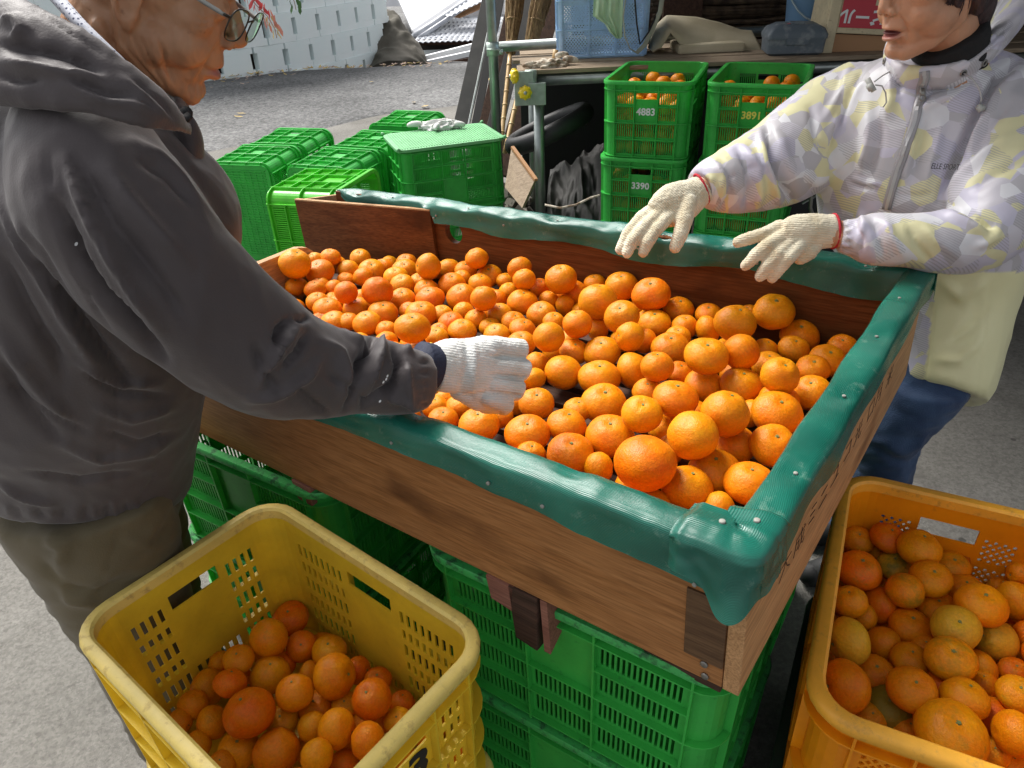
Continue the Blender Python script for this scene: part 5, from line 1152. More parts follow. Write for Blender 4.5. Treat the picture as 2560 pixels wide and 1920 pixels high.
# ---- labels: each fruit by where it lies and what sets it apart there
def zone_of(f):
    o, p, R, c = f[:4]
    if c == 'b':
        l = BMI @ p
        if -.05 < l.x < .9 and -.05 < l.y < 1.5 and 0 < l.z < .3:
            i = min(7, int(max(0, l.y)/.18)); j = min(4, int(max(0, l.x)/.173))
            A = ['at the right end', 'near the right end', 'right of the middle', 'at the middle right', 'at the middle', 'left of the middle', 'near the left end', 'at the left end'][i]
            B = ['beside the front rim', 'in the front half', 'halfway back', 'in the back half', 'against the back board'][j]
            return ('box', i, j), '%s, %s' % (A, B), 'in the box', p
        return ('st', int(p.x > .75), 0), '', 'in the top crate, %s stack' % ('right' if p.x > .77 else 'left'), p
    if c == 'y':
        l = TR(-.35, .696, .305, -.686).inverted() @ p; i = min(3, max(0, int((l.x+.23)/.115))); j = 0 if l.y < -.05 else 1 if l.y < .05 else 2
        A = ['far left', 'left', 'right', 'far right'][i]; B = ['near side', 'middle', 'far side'][j]
        return ('y', i, j), '%s part, %s' % (A, B), 'in the yellow crate', p
    l = TR(.618, .685, .305, radians(62.7)).inverted() @ p; i = min(4, max(0, int((l.x+.25)/.1))); j = 0 if l.y > .06 else 1 if l.y > -.05 else 2
    A = ['nearest end', 'near end', 'middle', 'far end', 'farthest end'][i]; B = ['left side', 'middle', 'right side'][j]
    return ('o', i, j), '%s, %s' % (A, B), 'in the orange crate', p
zones = {}
for f in FRUITS:
    k, txt, where, p = zone_of(f); k = k if k[0] != 'st' else ('st', int(p.x > .77), 0); zones.setdefault(k, []).append((f, txt, where))
for k, L_ in zones.items():
    arr = [project(np.array([f[0][1]])) for f in L_]; xs_ = [a[0][0][0] for a in arr]; ys_ = [a[0][0][1] for a in arr]; rs_ = [f[0][2] for f in L_]
    left = list(range(len(L_))); tag = {}
    order = [('largest', lambda i: -rs_[i]), ('leftmost', lambda i: xs_[i]), ('rightmost', lambda i: -xs_[i]), ('rearmost', lambda i: ys_[i]), ('foremost', lambda i: -ys_[i]), ('smallest', lambda i: rs_[i])]
    full = list(left)
    used = set()
    for nm, key in order:
        i = min(full, key=key)
        if i in used: continue
        tag[i] = nm; used.add(i)
    rest = [i for i in full if i not in used]; rest.sort(key=lambda i: ys_[i])
    mx_ = sorted(xs_[i] for i in rest)
    for n_, i in enumerate(rest): tag[i] = ('inner rear', 'inner central', 'inner front')[min(2, int(3*n_/max(1, len(rest))))] + ('' if len(rest) < 4 else ' left' if xs_[i] < mx_[len(mx_)//2] else ' right') if len(rest) > 1 else 'inner'
    if len(L_) == 1: tag[0] = 'single'
    for i, (f, txt, where) in enumerate(L_):
        look = 'green-patched ' if f[5] else ('yellowish ' if f[0].color[1]/f[0].color[0] > .345 else 'deep orange ' if f[0].color[1]/f[0].color[0] < .22 else '')
        lab = '%s %smandarin %s%s' % (tag[i], look, where, (', ' + txt) if txt else '')
        props(f[0], lab, 'mandarin', {'box': 'mandarins in the wooden sorting box', 'y': 'mandarins in the yellow crate', 'o': 'mandarins in the orange crate', 'st': 'mandarins in the stacked green crates'}[k[0]])
seen_ = {}
for f in FRUITS: seen_.setdefault(f[0]['label'], []).append(f[0])
for lb, os_ in seen_.items():
    if len(os_) > 1:
        os_.sort(key=lambda o: -o.scale[0])
        for w_, o in zip(('bigger ', 'smaller ', 'third '), os_): o['label'] = w_ + lb
print('FRUITS', len(FRUITS))

# ================================================================== WORKBENCH CORNER
bench = empty('workbench', (.9, 3.75, 0), 'workbench of weathered boards on galvanised pipes with yellow clamp knobs', 'workbench')
BI = Matrix.Translation((-.9, -3.75, 0))
def bp_(m, name, mt_, smooth=False, bevel=0.0, parent=bench):
    m.v = [tuple(BI @ Vector(v)) for v in m.v]; return m.obj(name, MT[mt_], parent, smooth, bevel)
a = P(1310, 168, 0)  # placeholder
def PY(px, py, Y):
    r = FW + RT*((px-1280)/FPX) - UP*((py-960)/FPX); return CAMP + r*(Y/r.y)
fl = PY(1322, 176, 3.50)
topz = fl.z
# boards
w0 = 3.50
for k in range(4):
    m = MB(); y0 = w0+k*.165
    m.box(fl.x-.05+(0, .02, -.015, .03)[k], 2.9, y0, y0+.158, topz-.018, topz+(.0, .003, -.002, .002)[k]); bp_(m, 'top_board', 'plank', bevel=.002)
m = MB(); m.tube([(fl.x+.02, 3.53, topz-.048), (3.0, 3.53, topz-.048)], .0245, 16); bp_(m, 'rail_pipe', 'steel', True)
m = MB(); m.tube([(fl.x+.02, 4.12, topz-.048), (3.0, 4.12, topz-.048)], .0245, 16); bp_(m, 'rail_pipe', 'steel', True)
legp = PY(1348, 330, 3.52)
for (x, y) in ((legp.x, 3.52), (2.6, 3.52), (legp.x, 4.14), (2.6, 4.14)):
    m = MB(); m.tube([(x, y, 0), (x, y, topz-.05)], .0245, 16); bp_(m, 'leg', 'steel', True)
# clamp plates + yellow knobs
q0 = PY(1285, 180, 3.46); q1 = PY(1365, 262, 3.46)
m = MB(); m.box(q0.x, q0.x+.085, 3.462, 3.470, q1.z, q0.z); bp_(m, 'clamp_plate', 'steelP', bevel=.003)
m = MB(); m.box(q0.x+.06, q1.x, 3.456, 3.466, q1.z, q1.z+.095); bp_(m, 'clamp_plate', 'steelP', bevel=.003)
m = MB(); m.tube([(q0.x+.075, 3.49, q1.z), (q0.x+.075, 3.49, q0.z)], .027, 14); bp_(m, 'clamp_collar', 'steelP', True)
for (px, py, Y, ax) in ((1283, 190, 3.46, (-1, -.2, 0)), (1313, 232, 3.44, (0, -1, .1))):
    c = PY(px, py, Y); Rm_ = Vector(ax).to_track_quat('Z', 'Y').to_matrix().to_4x4()
    m = MB(); prof = [(0, .012), (.012, .014), (.024, .008), (.029, -.004), (.027, -.016), (.02, -.022), (0, -.024)]
    m.lathe(prof, 16, Matrix.Translation(c) @ Rm_)
    for i in range(8):
        a_ = 2*pi*i/8; m.tube([c + Rm_.to_3x3() @ Vector((.026*cos(a_), .026*sin(a_), .004)), c + Rm_.to_3x3() @ Vector((.026*cos(a_), .026*sin(a_), -.014))], .006, 6)
    k = bp_(m, 'yellow_knob', 'capY', True)
    m = MB(); m.lathe([(0, .018), (.008, .017), (.008, .01)], 8, Matrix.Translation(c) @ Rm_); bp_(m, 'bolt', 'steelP', True)
# tall scaffold pole and cross pipe
pq = PY(1232, 120, 3.9)
pole = empty('scaffold_pole', (pq.x, 3.9, 0), 'upright galvanised pipe left of the brooms with a clamp and cross pipe', 'pipe')
m = MB(); m.tube([(0, 0, 0), (0, 0, 2.6)], .0245, 18); m.obj('pipe', MT['steel'], pole, True)
cz = PY(1232, 122, 3.9).z
m = MB(); m.tube([(0, 0, cz-.03), (0, 0, cz+.03)], .032, 14); m.tube([(.03, -.03, cz-.012), (.05, -.03, cz-.012)], .012, 8); m.tube([(-.03, -.035, cz), (.035, -.035, cz)], .006, 8); m.obj('clamp', MT['steelP'], pole, True)
m = MB(); m.tube([(0.02, .055, cz), (1.4, .12, cz+.01)], .0245, 14); m.obj('cross_pipe', MT['steel'], pole, True)
# brooms, heads up
def broom(pts_head, pts_handle, d, label, w0=.062, w1=.030):
    a, b = P(*pts_head[0], d), P(*pts_head[1], d); h0, h1 = P(*pts_handle[0], d), P(*pts_handle[1], d-.12)
    e = empty('broom', h1, label, 'broom', 'bamboo twig brooms leaning upside down by the pole')
    ax = (a-b); Ln = ax.length; axn = ax.normalized(); s1 = axn.cross(FW).normalized(); s2 = axn.cross(s1)
    m = MB()
    for i in range(150):
        an = RNG.uniform(0, 2*pi); r0 = w1*sqrt(RNG.uniform(.25, 1)); r1 = w0*sqrt(RNG.uniform(.25, 1.1)); t0 = RNG.uniform(-.05, .15); t1 = RNG.uniform(.85, 1.25)
        p = b + ax*t0 + (s1*cos(an)+s2*sin(an))*r0; q = b + ax*t1 + (s1*cos(an+.2)+s2*sin(an+.2))*r1; mid = (p+q)/2+(s1*RNG.normal(0, .004)+s2*RNG.normal(0, .004))
        m.tube([p-h1, mid-h1, q-h1], [.0028, .0024, .0012], 4, caps=False)
    m.tube([b-h1-axn*.01, b-h1+ax*.5, a-h1+axn*.1], [w1*.86, (w0+w1)/2*.8, w0*.8], 12)
    props(m.obj('twigs', MT['straw'], e), kind='stuff')
    for t in (.12, .45):
        m = MB(); c = b+ax*t; r = w1+(w0-w1)*t; N = 20
        m.tube([c-h1-axn*.004, c-h1+axn*.004], r*1.0, 18); m.obj('binding', MT['straw'], e, True)
    m = MB(); n = 7; pts = [h0.lerp(h1, i/n) for i in range(n+1)]; pts2 = []; rr_ = []
    for i, p in enumerate(pts):
        pts2 += [p-h1-axn*.004, p-h1]; rr_ += [.0125, .0145]
    m.tube([p-h1 for p in pts], .0130, 10); 
    for p in pts[1:-1]: m.tube([p-h1-(h1-h0).normalized()*.004, p-h1+(h1-h0).normalized()*.004], .0152, 10)
    m.obj('handle', MT['bamboo'], e, True)
broom([(1290, -40), (1276, 128)], [(1276, 130), (1252, 365)], 4.15, 'left bamboo broom with brown twig head up, beside the upright pipe')
broom([(1365, -40), (1322, 135)], [(1318, 138), (1262, 382)], 4.0, 'right bamboo broom with brown twig head up, beside the clamped pipe', .066, .032)
# dark boards leaning
for i, (x0, x1, xb, w, mt_) in enumerate(((1238, 1180, 1150, .10, 'greyTarp'), (1262, 1205, 1185, .05, 'black'), (1300, 1230, 1210, .08, 'woodDark'), (1330, 1268, 1235, .10, 'greyTarp'), (1400, 1330, 1290, .12, 'woodDark'), (1250, 1192, 1168, .012, 'steel'))):
    a, b = P(x0, -60, 4.75-.05*i), P(xb, 330, 4.5-.06*i)
    m = MB(); m.bar(b + (b-a).normalized()*.3, a, w, .02, up=tuple(FW)); props(m.obj('leaning_board', MT[mt_], bevel=.002), ['wide dark board leaning at the road side of the pipe', 'black strip leaning behind the pipe', 'old brown board leaning behind the brooms', 'dark grey panel leaning behind the right broom', 'brown board leaning nearest the bench', 'thin pale rod leaning among the dark boards'][i], 'board', 'boards leaning by the pipe')
# back wall & shed
def wallplank(name, n, x0, x1, y, z0, z1, mt_, lab):
    e = empty(name, (x0, y, z0), lab, 'wall')
    h = (z1-z0)/n
    for k in range(n):
        m = MB(); m.box(0, x1-x0, (.004 if k % 2 else 0), .02, k*h+.002, (k+1)*h-.002); m.obj('plank', MT[mt_], e)
wallplank('shed_back_wall', 14, .45, 5.2, 4.75, 0, 2.5, 'woodDark', 'dark board wall at the back of the shed behind the bench')
m = MB(); m.box(5.2, 5.25, 2.2, 4.75, 0, 2.5); props(m.obj('shed_side_wall', MT['dark']), 'dark side wall of the shed at the right', 'wall')
m = MB(); m.box(-.05, 5.4, .45, 5.0, 2.5, 2.56); props(m.obj('unseen_shed_roof', MT['dark']), 'unseen shed roof over box and bench, edges set to shape the light', 'roof')  # roof out of view, its extent chosen to dim the right side
m = MB(); m.box(.45, 5.2, 3.52+.8, 4.75, 0, .02); 
# added black backdrop standing in for the deep shade below the bench
m = MB(); m.box(fl.x-.02, 3.0, 4.25, 4.28, .0, topz-.08); props(m.obj('shade_backdrop', MT['black']), 'added black backdrop for the deep shade under the bench', 'panel')
# tyre
tc_ = PY(1372, 322, 3.75)
m = MB(); N = 48; vs = []; K = 10
for i in range(N):
    a = 2*pi*i/N
    for k in range(K):
        b = 2*pi*k/K; rr0 = .20+.035*cos(b); zz = .045*sin(b)
        if abs(cos(b)) > .7 and cos(b) > 0: rr0 += .004*((i % 2)*2-1)
        vs.append((rr0*cos(a), rr0*sin(a), zz))
m.add(vs, [(i*K+k, ((i+1) % N)*K+k, ((i+1) % N)*K+(k+1) % K, i*K+(k+1) % K) for i in range(N) for k in range(K)])
o = m.obj('tyre', MT['tyre'], smooth=True); o.location = (tc_.x, 3.75, tc_.z); o.rotation_euler = (radians(-6), radians(-22), 0); props(o, 'black tyre leaning under the workbench behind the leg', 'tyre')
# draped dark tarp under bench
def cloth(name, P00, P10, P01, P11, nu, nv, amp, seed, material, label, cat, freq=3.0, thick=0.0, push=None):
    A = [Vector(q) for q in (P00, P10, P01, P11)]; vs = []
    nrm = (A[1]-A[0]).cross(A[2]-A[0]).normalized()
    for j in range(nv+1):
        for i in range(nu+1):
            u, v = i/nu, j/nv; p = (A[0]*(1-u)+A[1]*u)*(1-v)+(A[2]*(1-u)+A[3]*u)*v
            h = noise.noise(Vector((u*freq, v*freq*1.4, seed)))*1.0 + .5*noise.noise(Vector((u*freq*2.3, v*freq*2.9, seed+4))) + .22*noise.noise(Vector((u*freq*6, v*freq*6, seed+8)))
            h = 1-abs(h)*1.6
            p = p + nrm*amp*h
            if push: p = push(u, v, p)
            vs.append(p)
    fs = [(j*(nu+1)+i, j*(nu+1)+i+1, (j+1)*(nu+1)+i+1, (j+1)*(nu+1)+i) for j in range(nv) for i in range(nu)]
    o = poly_obj(name, vs, fs, material)
    if thick:
        sm = o.modifiers.new('s', 'SOLIDIFY'); sm.thickness = thick
    props(o, label, cat); return o
vs = []; NU, NV = 90, 60
A_, B_, C_, D_ = PY(1352, 560, 2.95), PY(1530, 560, 3.0), PY(1375, 400, 3.95), PY(1560, 400, 4.0)
for jj in range(NV+1):
    for ii in range(NU+1):
        u, v = ii/NU, jj/NV; p = (A_*(1-u)+B_*u)*(1-v)+(C_*(1-u)+D_*u)*v
        h = .09+.30*ss(.0, .85, v)*(.65+.5*u)
        r1 = 1-abs(noise.noise(Vector((u*3.2+v*1.5, v*2.0-u, 4.2))))*2; r2 = 1-abs(noise.noise(Vector((u*7+v*3, v*4-u*2, 9.2))))*2
        vs.append(Vector((p.x, p.y, max(.01, h+.055*r1+.020*r2+.02*noise.noise(Vector((u*12, v*9, 0)))))))
o = poly_obj('tarpaulin', vs, [(b_*(NU+1)+a_2, b_*(NU+1)+a_2+1, (b_+1)*(NU+1)+a_2+1, (b_+1)*(NU+1)+a_2) for b_ in range(NV) for a_2 in range(NU)], MT['greyTarp']); props(o, 'crumpled dark grey tarpaulin heaped on the floor left of the crate stack', 'tarpaulin')
m = MB(); m.tube([PY(1362, 512, 3.05), PY(1400, 520, 3.04), PY(1440, 512, 3.05), PY(1475, 495, 3.06), PY(1500, 488, 3.06)], .005, 8); props(m.obj('rope', MT['gloveDirty'], smooth=True), 'pale cord along the edge of the dark tarpaulin', 'cord')
# slanted plank with red edge
a, b = P(1290, 376, 3.25), P(1330, 458, 3.2)
m = MB(); m.add([P(1278, 372, 3.35), P(1336, 452, 3.2), P(1305, 520, 3.15), P(1262, 468, 3.3), P(1284, 370, 3.42), P(1342, 450, 3.27), P(1311, 520, 3.22), P(1268, 468, 3.37)], [(0, 3, 2, 1), (4, 5, 6, 7), (0, 1, 5, 4), (1, 2, 6, 5), (2, 3, 7, 6), (3, 0, 4, 7)]); props(m.obj('tilted_plank', MT['plank']), 'weathered plank tilted on the rubble beside the lidded crate stack', 'plank')
m = MB(); m.bar(P(1281, 368, 3.34), P(1340, 450, 3.19), .016, .012); props(m.obj('batten', MT['fascia']), 'reddish batten along the top of the tilted plank', 'batten')
m = MB()
for i in range(90):
    q = PZ(RNG.uniform(1262, 1345), RNG.uniform(455, 530), .1)
    bs = RNG.uniform(.012, .035); Rm_ = Matrix.Rotation(RNG.uniform(0, 6), 4, (RNG.rand(), RNG.rand(), 1)); m.box(-bs, bs, -bs, bs*.8, -bs*.6, bs*.6, Matrix.Translation((q.x, q.y, RNG.uniform(0, .12))) @ Rm_)
props(m.obj('rubble', MT['rock'], bevel=.003), 'small dark rubble beside the bench leg', kind='stuff')

# ---- things on the bench
e = crate('blue', Matrix.Identity(4), 'light blue lattice-sided crate standing on the bench with a green cloth over it', name='blue_crate')
b0, b1 = PY(1412, 140, 3.72), PY(1590, 146, 3.70)
e.matrix_world = Matrix.Translation(((b0.x+b1.x)/2+.02, 3.72+.17, topz+.004)) @ Matrix.Rotation(radians(-3), 4, 'Z') @ Matrix.Diagonal((.90, .90, 1.0, 1))
# green cloth hanging
def cl(px, py, Y): return PY(px, py, Y)
vs = []; NU, NV = 26, 30
L0 = [(1480, -60), (1484, 0), (1482, 40), (1512, 60), (1524, 80), (1540, 96)]; R0 = [(1560, -60), (1558, 0), (1558, 40), (1556, 75), (1556, 90), (1552, 97)]
def interp(L_, t):
    u = t*(len(L_)-1); k = min(int(u), len(L_)-2); f = u-k; return (L_[k][0]*(1-f)+L_[k+1][0]*f, L_[k][1]*(1-f)+L_[k+1][1]*f)
for j in range(NV+1):
    l, r = interp(L0, j/NV), interp(R0, j/NV)
    for i in range(NU+1):
        u = i/NU; q = cl(l[0]*(1-u)+r[0]*u, l[1]*(1-u)+r[1]*u, 3.68+.012*sin(u*16+j*.12)+.006*sin(u*31)); vs.append(q)
o = poly_obj('green_cloth', vs, [(j*(NU+1)+i, j*(NU+1)+i+1, (j+1)*(NU+1)+i+1, (j+1)*(NU+1)+i) for j in range(NV) for i in range(NU)], MT['clothG']); props(o, 'pale green cloth hanging over the front of the blue crate', 'cloth')
m = MB(); m.tube([cl(1568, -30, 3.66), cl(1558, 40, 3.65), cl(1562, 90, 3.64), cl(1575, 122, 3.64), cl(1592, 132, 3.65), cl(1612, 112, 3.68), cl(1630, 75, 3.7), cl(1650, 30, 3.72), cl(1658, -20, 3.74)], .011, 8, flat=.25); o = m.obj('strap', mat('khaki_strap', (.33, .34, .27), .7, bump=.2), smooth=True); props(o, 'khaki webbing strap looped beside the blue crate', 'strap')
m = MB(); m.tube([cl(1585, -30, 3.66), cl(1592, 60, 3.65), cl(1600, 110, 3.65), cl(1622, 80, 3.68), cl(1640, 40, 3.72)], .004, 6); props(m.obj('thin_cord', MT['black'], smooth=True), 'thin dark cord looped next to the khaki strap', 'cord')
# beige canvas bundle (folded, with one end curled open)
def canvas(u, v):
    # u along, v across
    top = (1640+u*250, 62+u*22-52*sin(min(1, u*1.3)*pi)*.15); bot = (1650+u*250, 118+u*16)
    return 0
top = [(1625, 120), (1640, 70), (1668, 44), (1740, 48), (1800, 62), (1850, 80), (1878, 82)]; bot = [(1632, 132), (1655, 118), (1675, 82), (1700, 112), (1770, 138), (1840, 132), (1908, 140)]
vs = []; NU, NV = 70, 22
for j in range(NV+1):
    for i in range(NU+1):
        u, v = i/NU, j/NV; a, b = interp(top, u), interp(bot, u); x = a[0]*(1-v)+b[0]*v; y = a[1]*(1-v)+b[1]*v
        Y = 3.98-.20*v-.05*sin(v*pi) + .01*noise.noise(Vector((u*6, v*3, 1))); q = PY(x, y, Y); vs.append(q)
o = poly_obj('canvas_sheet', vs, [(j*(NU+1)+i, j*(NU+1)+i+1, (j+1)*(NU+1)+i+1, (j+1)*(NU+1)+i) for j in range(NV) for i in range(NU)], MT['tarp']); o.modifiers.new('s', 'SOLIDIFY').thickness = .012
props(o, 'folded beige canvas sheet lying on the bench behind the left crate stack', 'canvas')
m = MB(); q0, q1 = PY(1690, 118, 3.80), PY(1850, 150, 3.80); m.box(q0.x, q1.x, 3.74, 3.95, topz+.003, topz+.045); props(m.obj('canvas_fold', MT['tarp'], bevel=.012), 'flat beige canvas fold under the curled canvas sheet', 'canvas')
# firewood / bamboo mat behind
e = empty('brushwood_bundle', PY(1800, 60, 4.45), 'dark bundle of brushwood stacked behind the beige canvas', 'brushwood')
m = MB()
for i in range(170):
    z = topz+.02+RNG.uniform(0, .55); y = 4.35+RNG.uniform(0, .2); x0 = .95+RNG.uniform(-.1, .1)
    q = Vector(e.location); m.tube([Vector((x0, y, z))-q, Vector((x0+.45, y, z+RNG.normal(0, .02)))-q, Vector((x0+1.0, y+RNG.normal(0, .02), z+RNG.normal(0, .03)))-q], RNG.uniform(.005, .011), 5)
props(m.obj('sticks', mat('old_brushwood', (.035, .022, .014), .9, color2=(.12, .08, .05), noise_scale=20), e), kind='stuff')
m = MB(); q0, q1 = PY(1660, -20, 4.3), PY(1752, 40, 4.3); m.box(q0.x, q1.x, 4.28, 4.31, topz, q0.z+.1); props(m.obj('brown_board', MT['woodDark']), 'brown board standing behind the canvas left of the brushwood', 'board')
# bucket
bc = PY(2012, 120, 4.05); e = empty('bucket', (bc.x, 4.05, topz), 'light blue plastic bucket with grey handle on the bench behind the toolbox', 'bucket')
m = MB(); m.lathe([(0, .0), (.105, .0), (.108, .005), (.128, .255), (.137, .258), (.139, .272), (.131, .274), (.126, .262), (.104, .01), (0, .01)], 36); m.obj('pail', MT['bucket'], e, True)
m = MB(); pts = []
for i in range(15):
    t = pi*i/14; pts.append((-.138*cos(t), -.145*sin(t)*.45-.11, .262-.17*sin(t)))
pts = [(-.138, 0, .262)] + [(-.138*cos(pi*i/12), -.13*sin(pi*i/12), .262-.165*sin(pi*i/12)) for i in range(1, 12)] + [(.138, 0, .262)]
m.tube(pts, .0045, 8); m.obj('handle', MT['handleP'], e, True)
# toolbox
tb = PY(1975, 150, 3.62); e = empty('toolbox', (tb.x+.015, 3.66, topz), 'dusty slate-grey plastic tool case with red mark in front of the bucket', 'toolbox', rz=radians(-8))
def loft_box(m, levels):
    vs = []; k = 0
    for (hx, hy, z, r) in levels:
        pts = rr(hx, hy, r, 3); k = len(pts); vs += [(x, y, z) for x, y in pts]
    fs = [tuple(reversed(range(k))), tuple((len(levels)-1)*k+i for i in range(k))]
    for l in range(len(levels)-1):
        for i in range(k): fs.append((l*k+i, l*k+(i+1) % k, (l+1)*k+(i+1) % k, (l+1)*k+i))
    m.add(vs, fs)
m = MB(); loft_box(m, [(.11, .08, 0, .02), (.125, .09, .01, .02), (.128, .092, .07, .02)]); m.obj('base', MT['tool'], e, 'auto')
m = MB(); loft_box(m, [(.132, .096, .068, .02), (.133, .097, .085, .02), (.118, .085, .110, .02), (.088, .060, .125, .02), (.085, .058, .127, .02)]); m.obj('lid', MT['tool'], e, 'auto')
m = MB(); m.box(-.03, .03, -.058, .01, .126, .134); m.obj('latch', MT['tool'], e, bevel=.003)
m = MB(); m.add([(-.052, -.05, .1282), (-.022, -.05, .1282), (-.034, -.018, .1282)], [(0, 1, 2)]); m.add([(-.052, -.05, .127), (-.022, -.05, .127), (-.034, -.018, .127)], [(0, 2, 1)]); m.obj('red_mark', MT['red'], e)
m = MB(); m.box(-.05, .05, -.101, -.094, .045, .075); m.obj('handle', MT['tool'], e, bevel=.003)
# cream crate standing on end, red sticker
cc = PY(2150, 110, 3.55); e = empty('cream_crate', (cc.x+.06, 3.62, topz-.02), 'cream plastic drinks crate standing on end with a red sticker behind the woman', 'crate', rz=radians(-6))
m = MB(); w, h = .20, .60; th = .012
M_ = Matrix.Rotation(radians(-6), 4, 'X') @ Matrix.Rotation(radians(4), 4, 'Y')
m.box(-w, -w+.045, -.03, .0, 0, h, M_); m.box(w-.045, w, -.03, 0, 0, h, M_); m.box(-w+.0455, w-.0455, -.028, -.002, .088, h, M_)
m.box(-w, -w+.012, .0005, .26, 0, h, M_); m.box(w-.012, w, .0005, .26, 0, h, M_); m.box(-w+.0125, w-.0125, .0005, .26, h-.012, h, M_)
m.obj('body', MT['cream'], e, bevel=.004)
m = MB(); m.box(-w+.05, w-.05, -.006, .02, -.06, .085, M_); m.obj('recess', MT['fascia'], e)
m = MB(); m.box(-w+.050, w-.01, -.0325, -.0285, .112, .245, M_); st_ = m.obj('red_label', MT['red'], e)
Lx = M_ @ Matrix.Translation((.0-.055, -.0335, .162)) @ Matrix.Rotation(pi/2, 4, 'X') @ Matrix.Rotation(pi, 4, 'Z')
text_obj('label_print', '\u30d3\u30fc\u30eb', .068, Lx, MT['white'], st_, bold=.002)
m = MB(); m.box(-.01, .045, -.034, -.0327, .205, .235, M_); m.obj('label_print', MT['cream'], st_)
m = MB()
for k in range(3): m.tube([M_ @ Vector((-.16+.1*k*0, -.05, .262+.012*k)), M_ @ Vector((-.02, -.065, .268+.012*k)), M_ @ Vector((.2, -.05, .262+.012*k))], .006, 8, flat=.5)
m.obj('grey_handle', MT['steelP'], e, True)
# gloves: on bench (dirty), on lid (white)
def glove_heap(name, loc, size, seed, material, label, fingers, parent=None):
    e = empty(name, loc, label, 'gloves')
    bm = bmesh.new(); bmesh.ops.create_icosphere(bm, subdivisions=5, radius=1)
    for v in bm.verts:
        d = v.co.normalized(); h = 1.08-abs(noise.noise(d*1.6+Vector((seed, 0, 0))))*.75 + .16*noise.noise(d*3.4+Vector((0, seed, 0))) - .10*abs(noise.noise(d*7))
        h *= .9; v.co = Vector((d.x*size[0]*h, d.y*size[1]*h, max(-.1, d.z)*size[2]*(h*1.1)))
    me = bpy.data.meshes.new('crumpled_glove'); bm.to_mesh(me); bm.free(); me.polygons.foreach_set('use_smooth', [True]*len(me.polygons)); mesh_obj('crumpled_glove', me, e, material)
    for (p, r) in fingers:
        m = MB(); m.tube([Vector(q) for q in p], r, 10); o = m.obj('finger', material, e, True); sb = o.modifiers.new('s', 'SUBSURF'); sb.levels = 1; sb.render_levels = 1
    return e
gq = PZ(1100, 318, .62)
g0 = glove_heap('white_gloves', gq, (.115, .062, .042), 4.2, MT['gloveW'], 'pair of crumpled white cotton gloves on the pale green crate lid', [([(-.08, -.01, .02), (-.14, -.02, .028), (-.165, .0, .012)], [.018, .016, .009]), ([(.0, -.04, .02), (-.02, -.07, .018), (-.01, -.09, .008)], [.016, .014, .008]), ([(.07, -.02, .02), (.11, -.035, .018), (.13, -.02, .008)], [.018, .015, .009])])
gq = PY(1372, 152, 3.58); gq.z = topz+.004
glove_heap('dirty_gloves', gq, (.10, .055, .034), 9.4, MT['gloveDirty'], 'soiled cream work gloves lying on the left end of the bench', [([(.06, .02, .02), (.11, .03, .022), (.14, .02, .01)], [.018, .017, .010]), ([(-.06, -.01, .012), (-.10, -.02, .012), (-.125, -.03, .006)], [.016, .013, .008]), ([(.03, .04, .03), (.07, .07, .04), (.10, .075, .03)], [.016, .015, .01])])
m = MB(); q = PY(1385, 125, 3.72); m.tube([(q.x, 3.72, topz), (q.x+.01, 3.73, topz+.05)], .012, 8); props(m.obj('wooden_peg', MT['bamboo'], smooth=True), 'short wooden peg standing on the bench behind the dirty gloves', 'peg')
# bicycle-like chrome bits in the dark between stack and woman
m = MB(); m.tube([PY(2040, 440, 2.9), PY(2030, 470, 2.9), PY(2026, 520, 2.9), PY(2034, 545, 2.9), PY(2052, 548, 2.92)], .008, 8); props(m.obj('chrome_bar', MT['screw'], smooth=True), 'bent chrome bar glinting in the dark beside the woman', 'bar')
m = MB(); q = PY(2058, 480, 3.0)
for i in range(5): a = 2*pi*i/5; m.bar(q, q+Vector((.09*cos(a), .02, .09*sin(a))), .012, .006)
props(m.obj('machine_part', MT['steel']), 'small grey metal part in the dark beside the woman', 'part')
m = MB(); q = PY(2120, 420, 3.1); m.box(q.x-.35, q.x+.6, 3.2, 3.25, 0, .85); props(m.obj('dark_cabinet', MT['black']), 'black cabinet front in shadow behind the woman', 'cabinet')

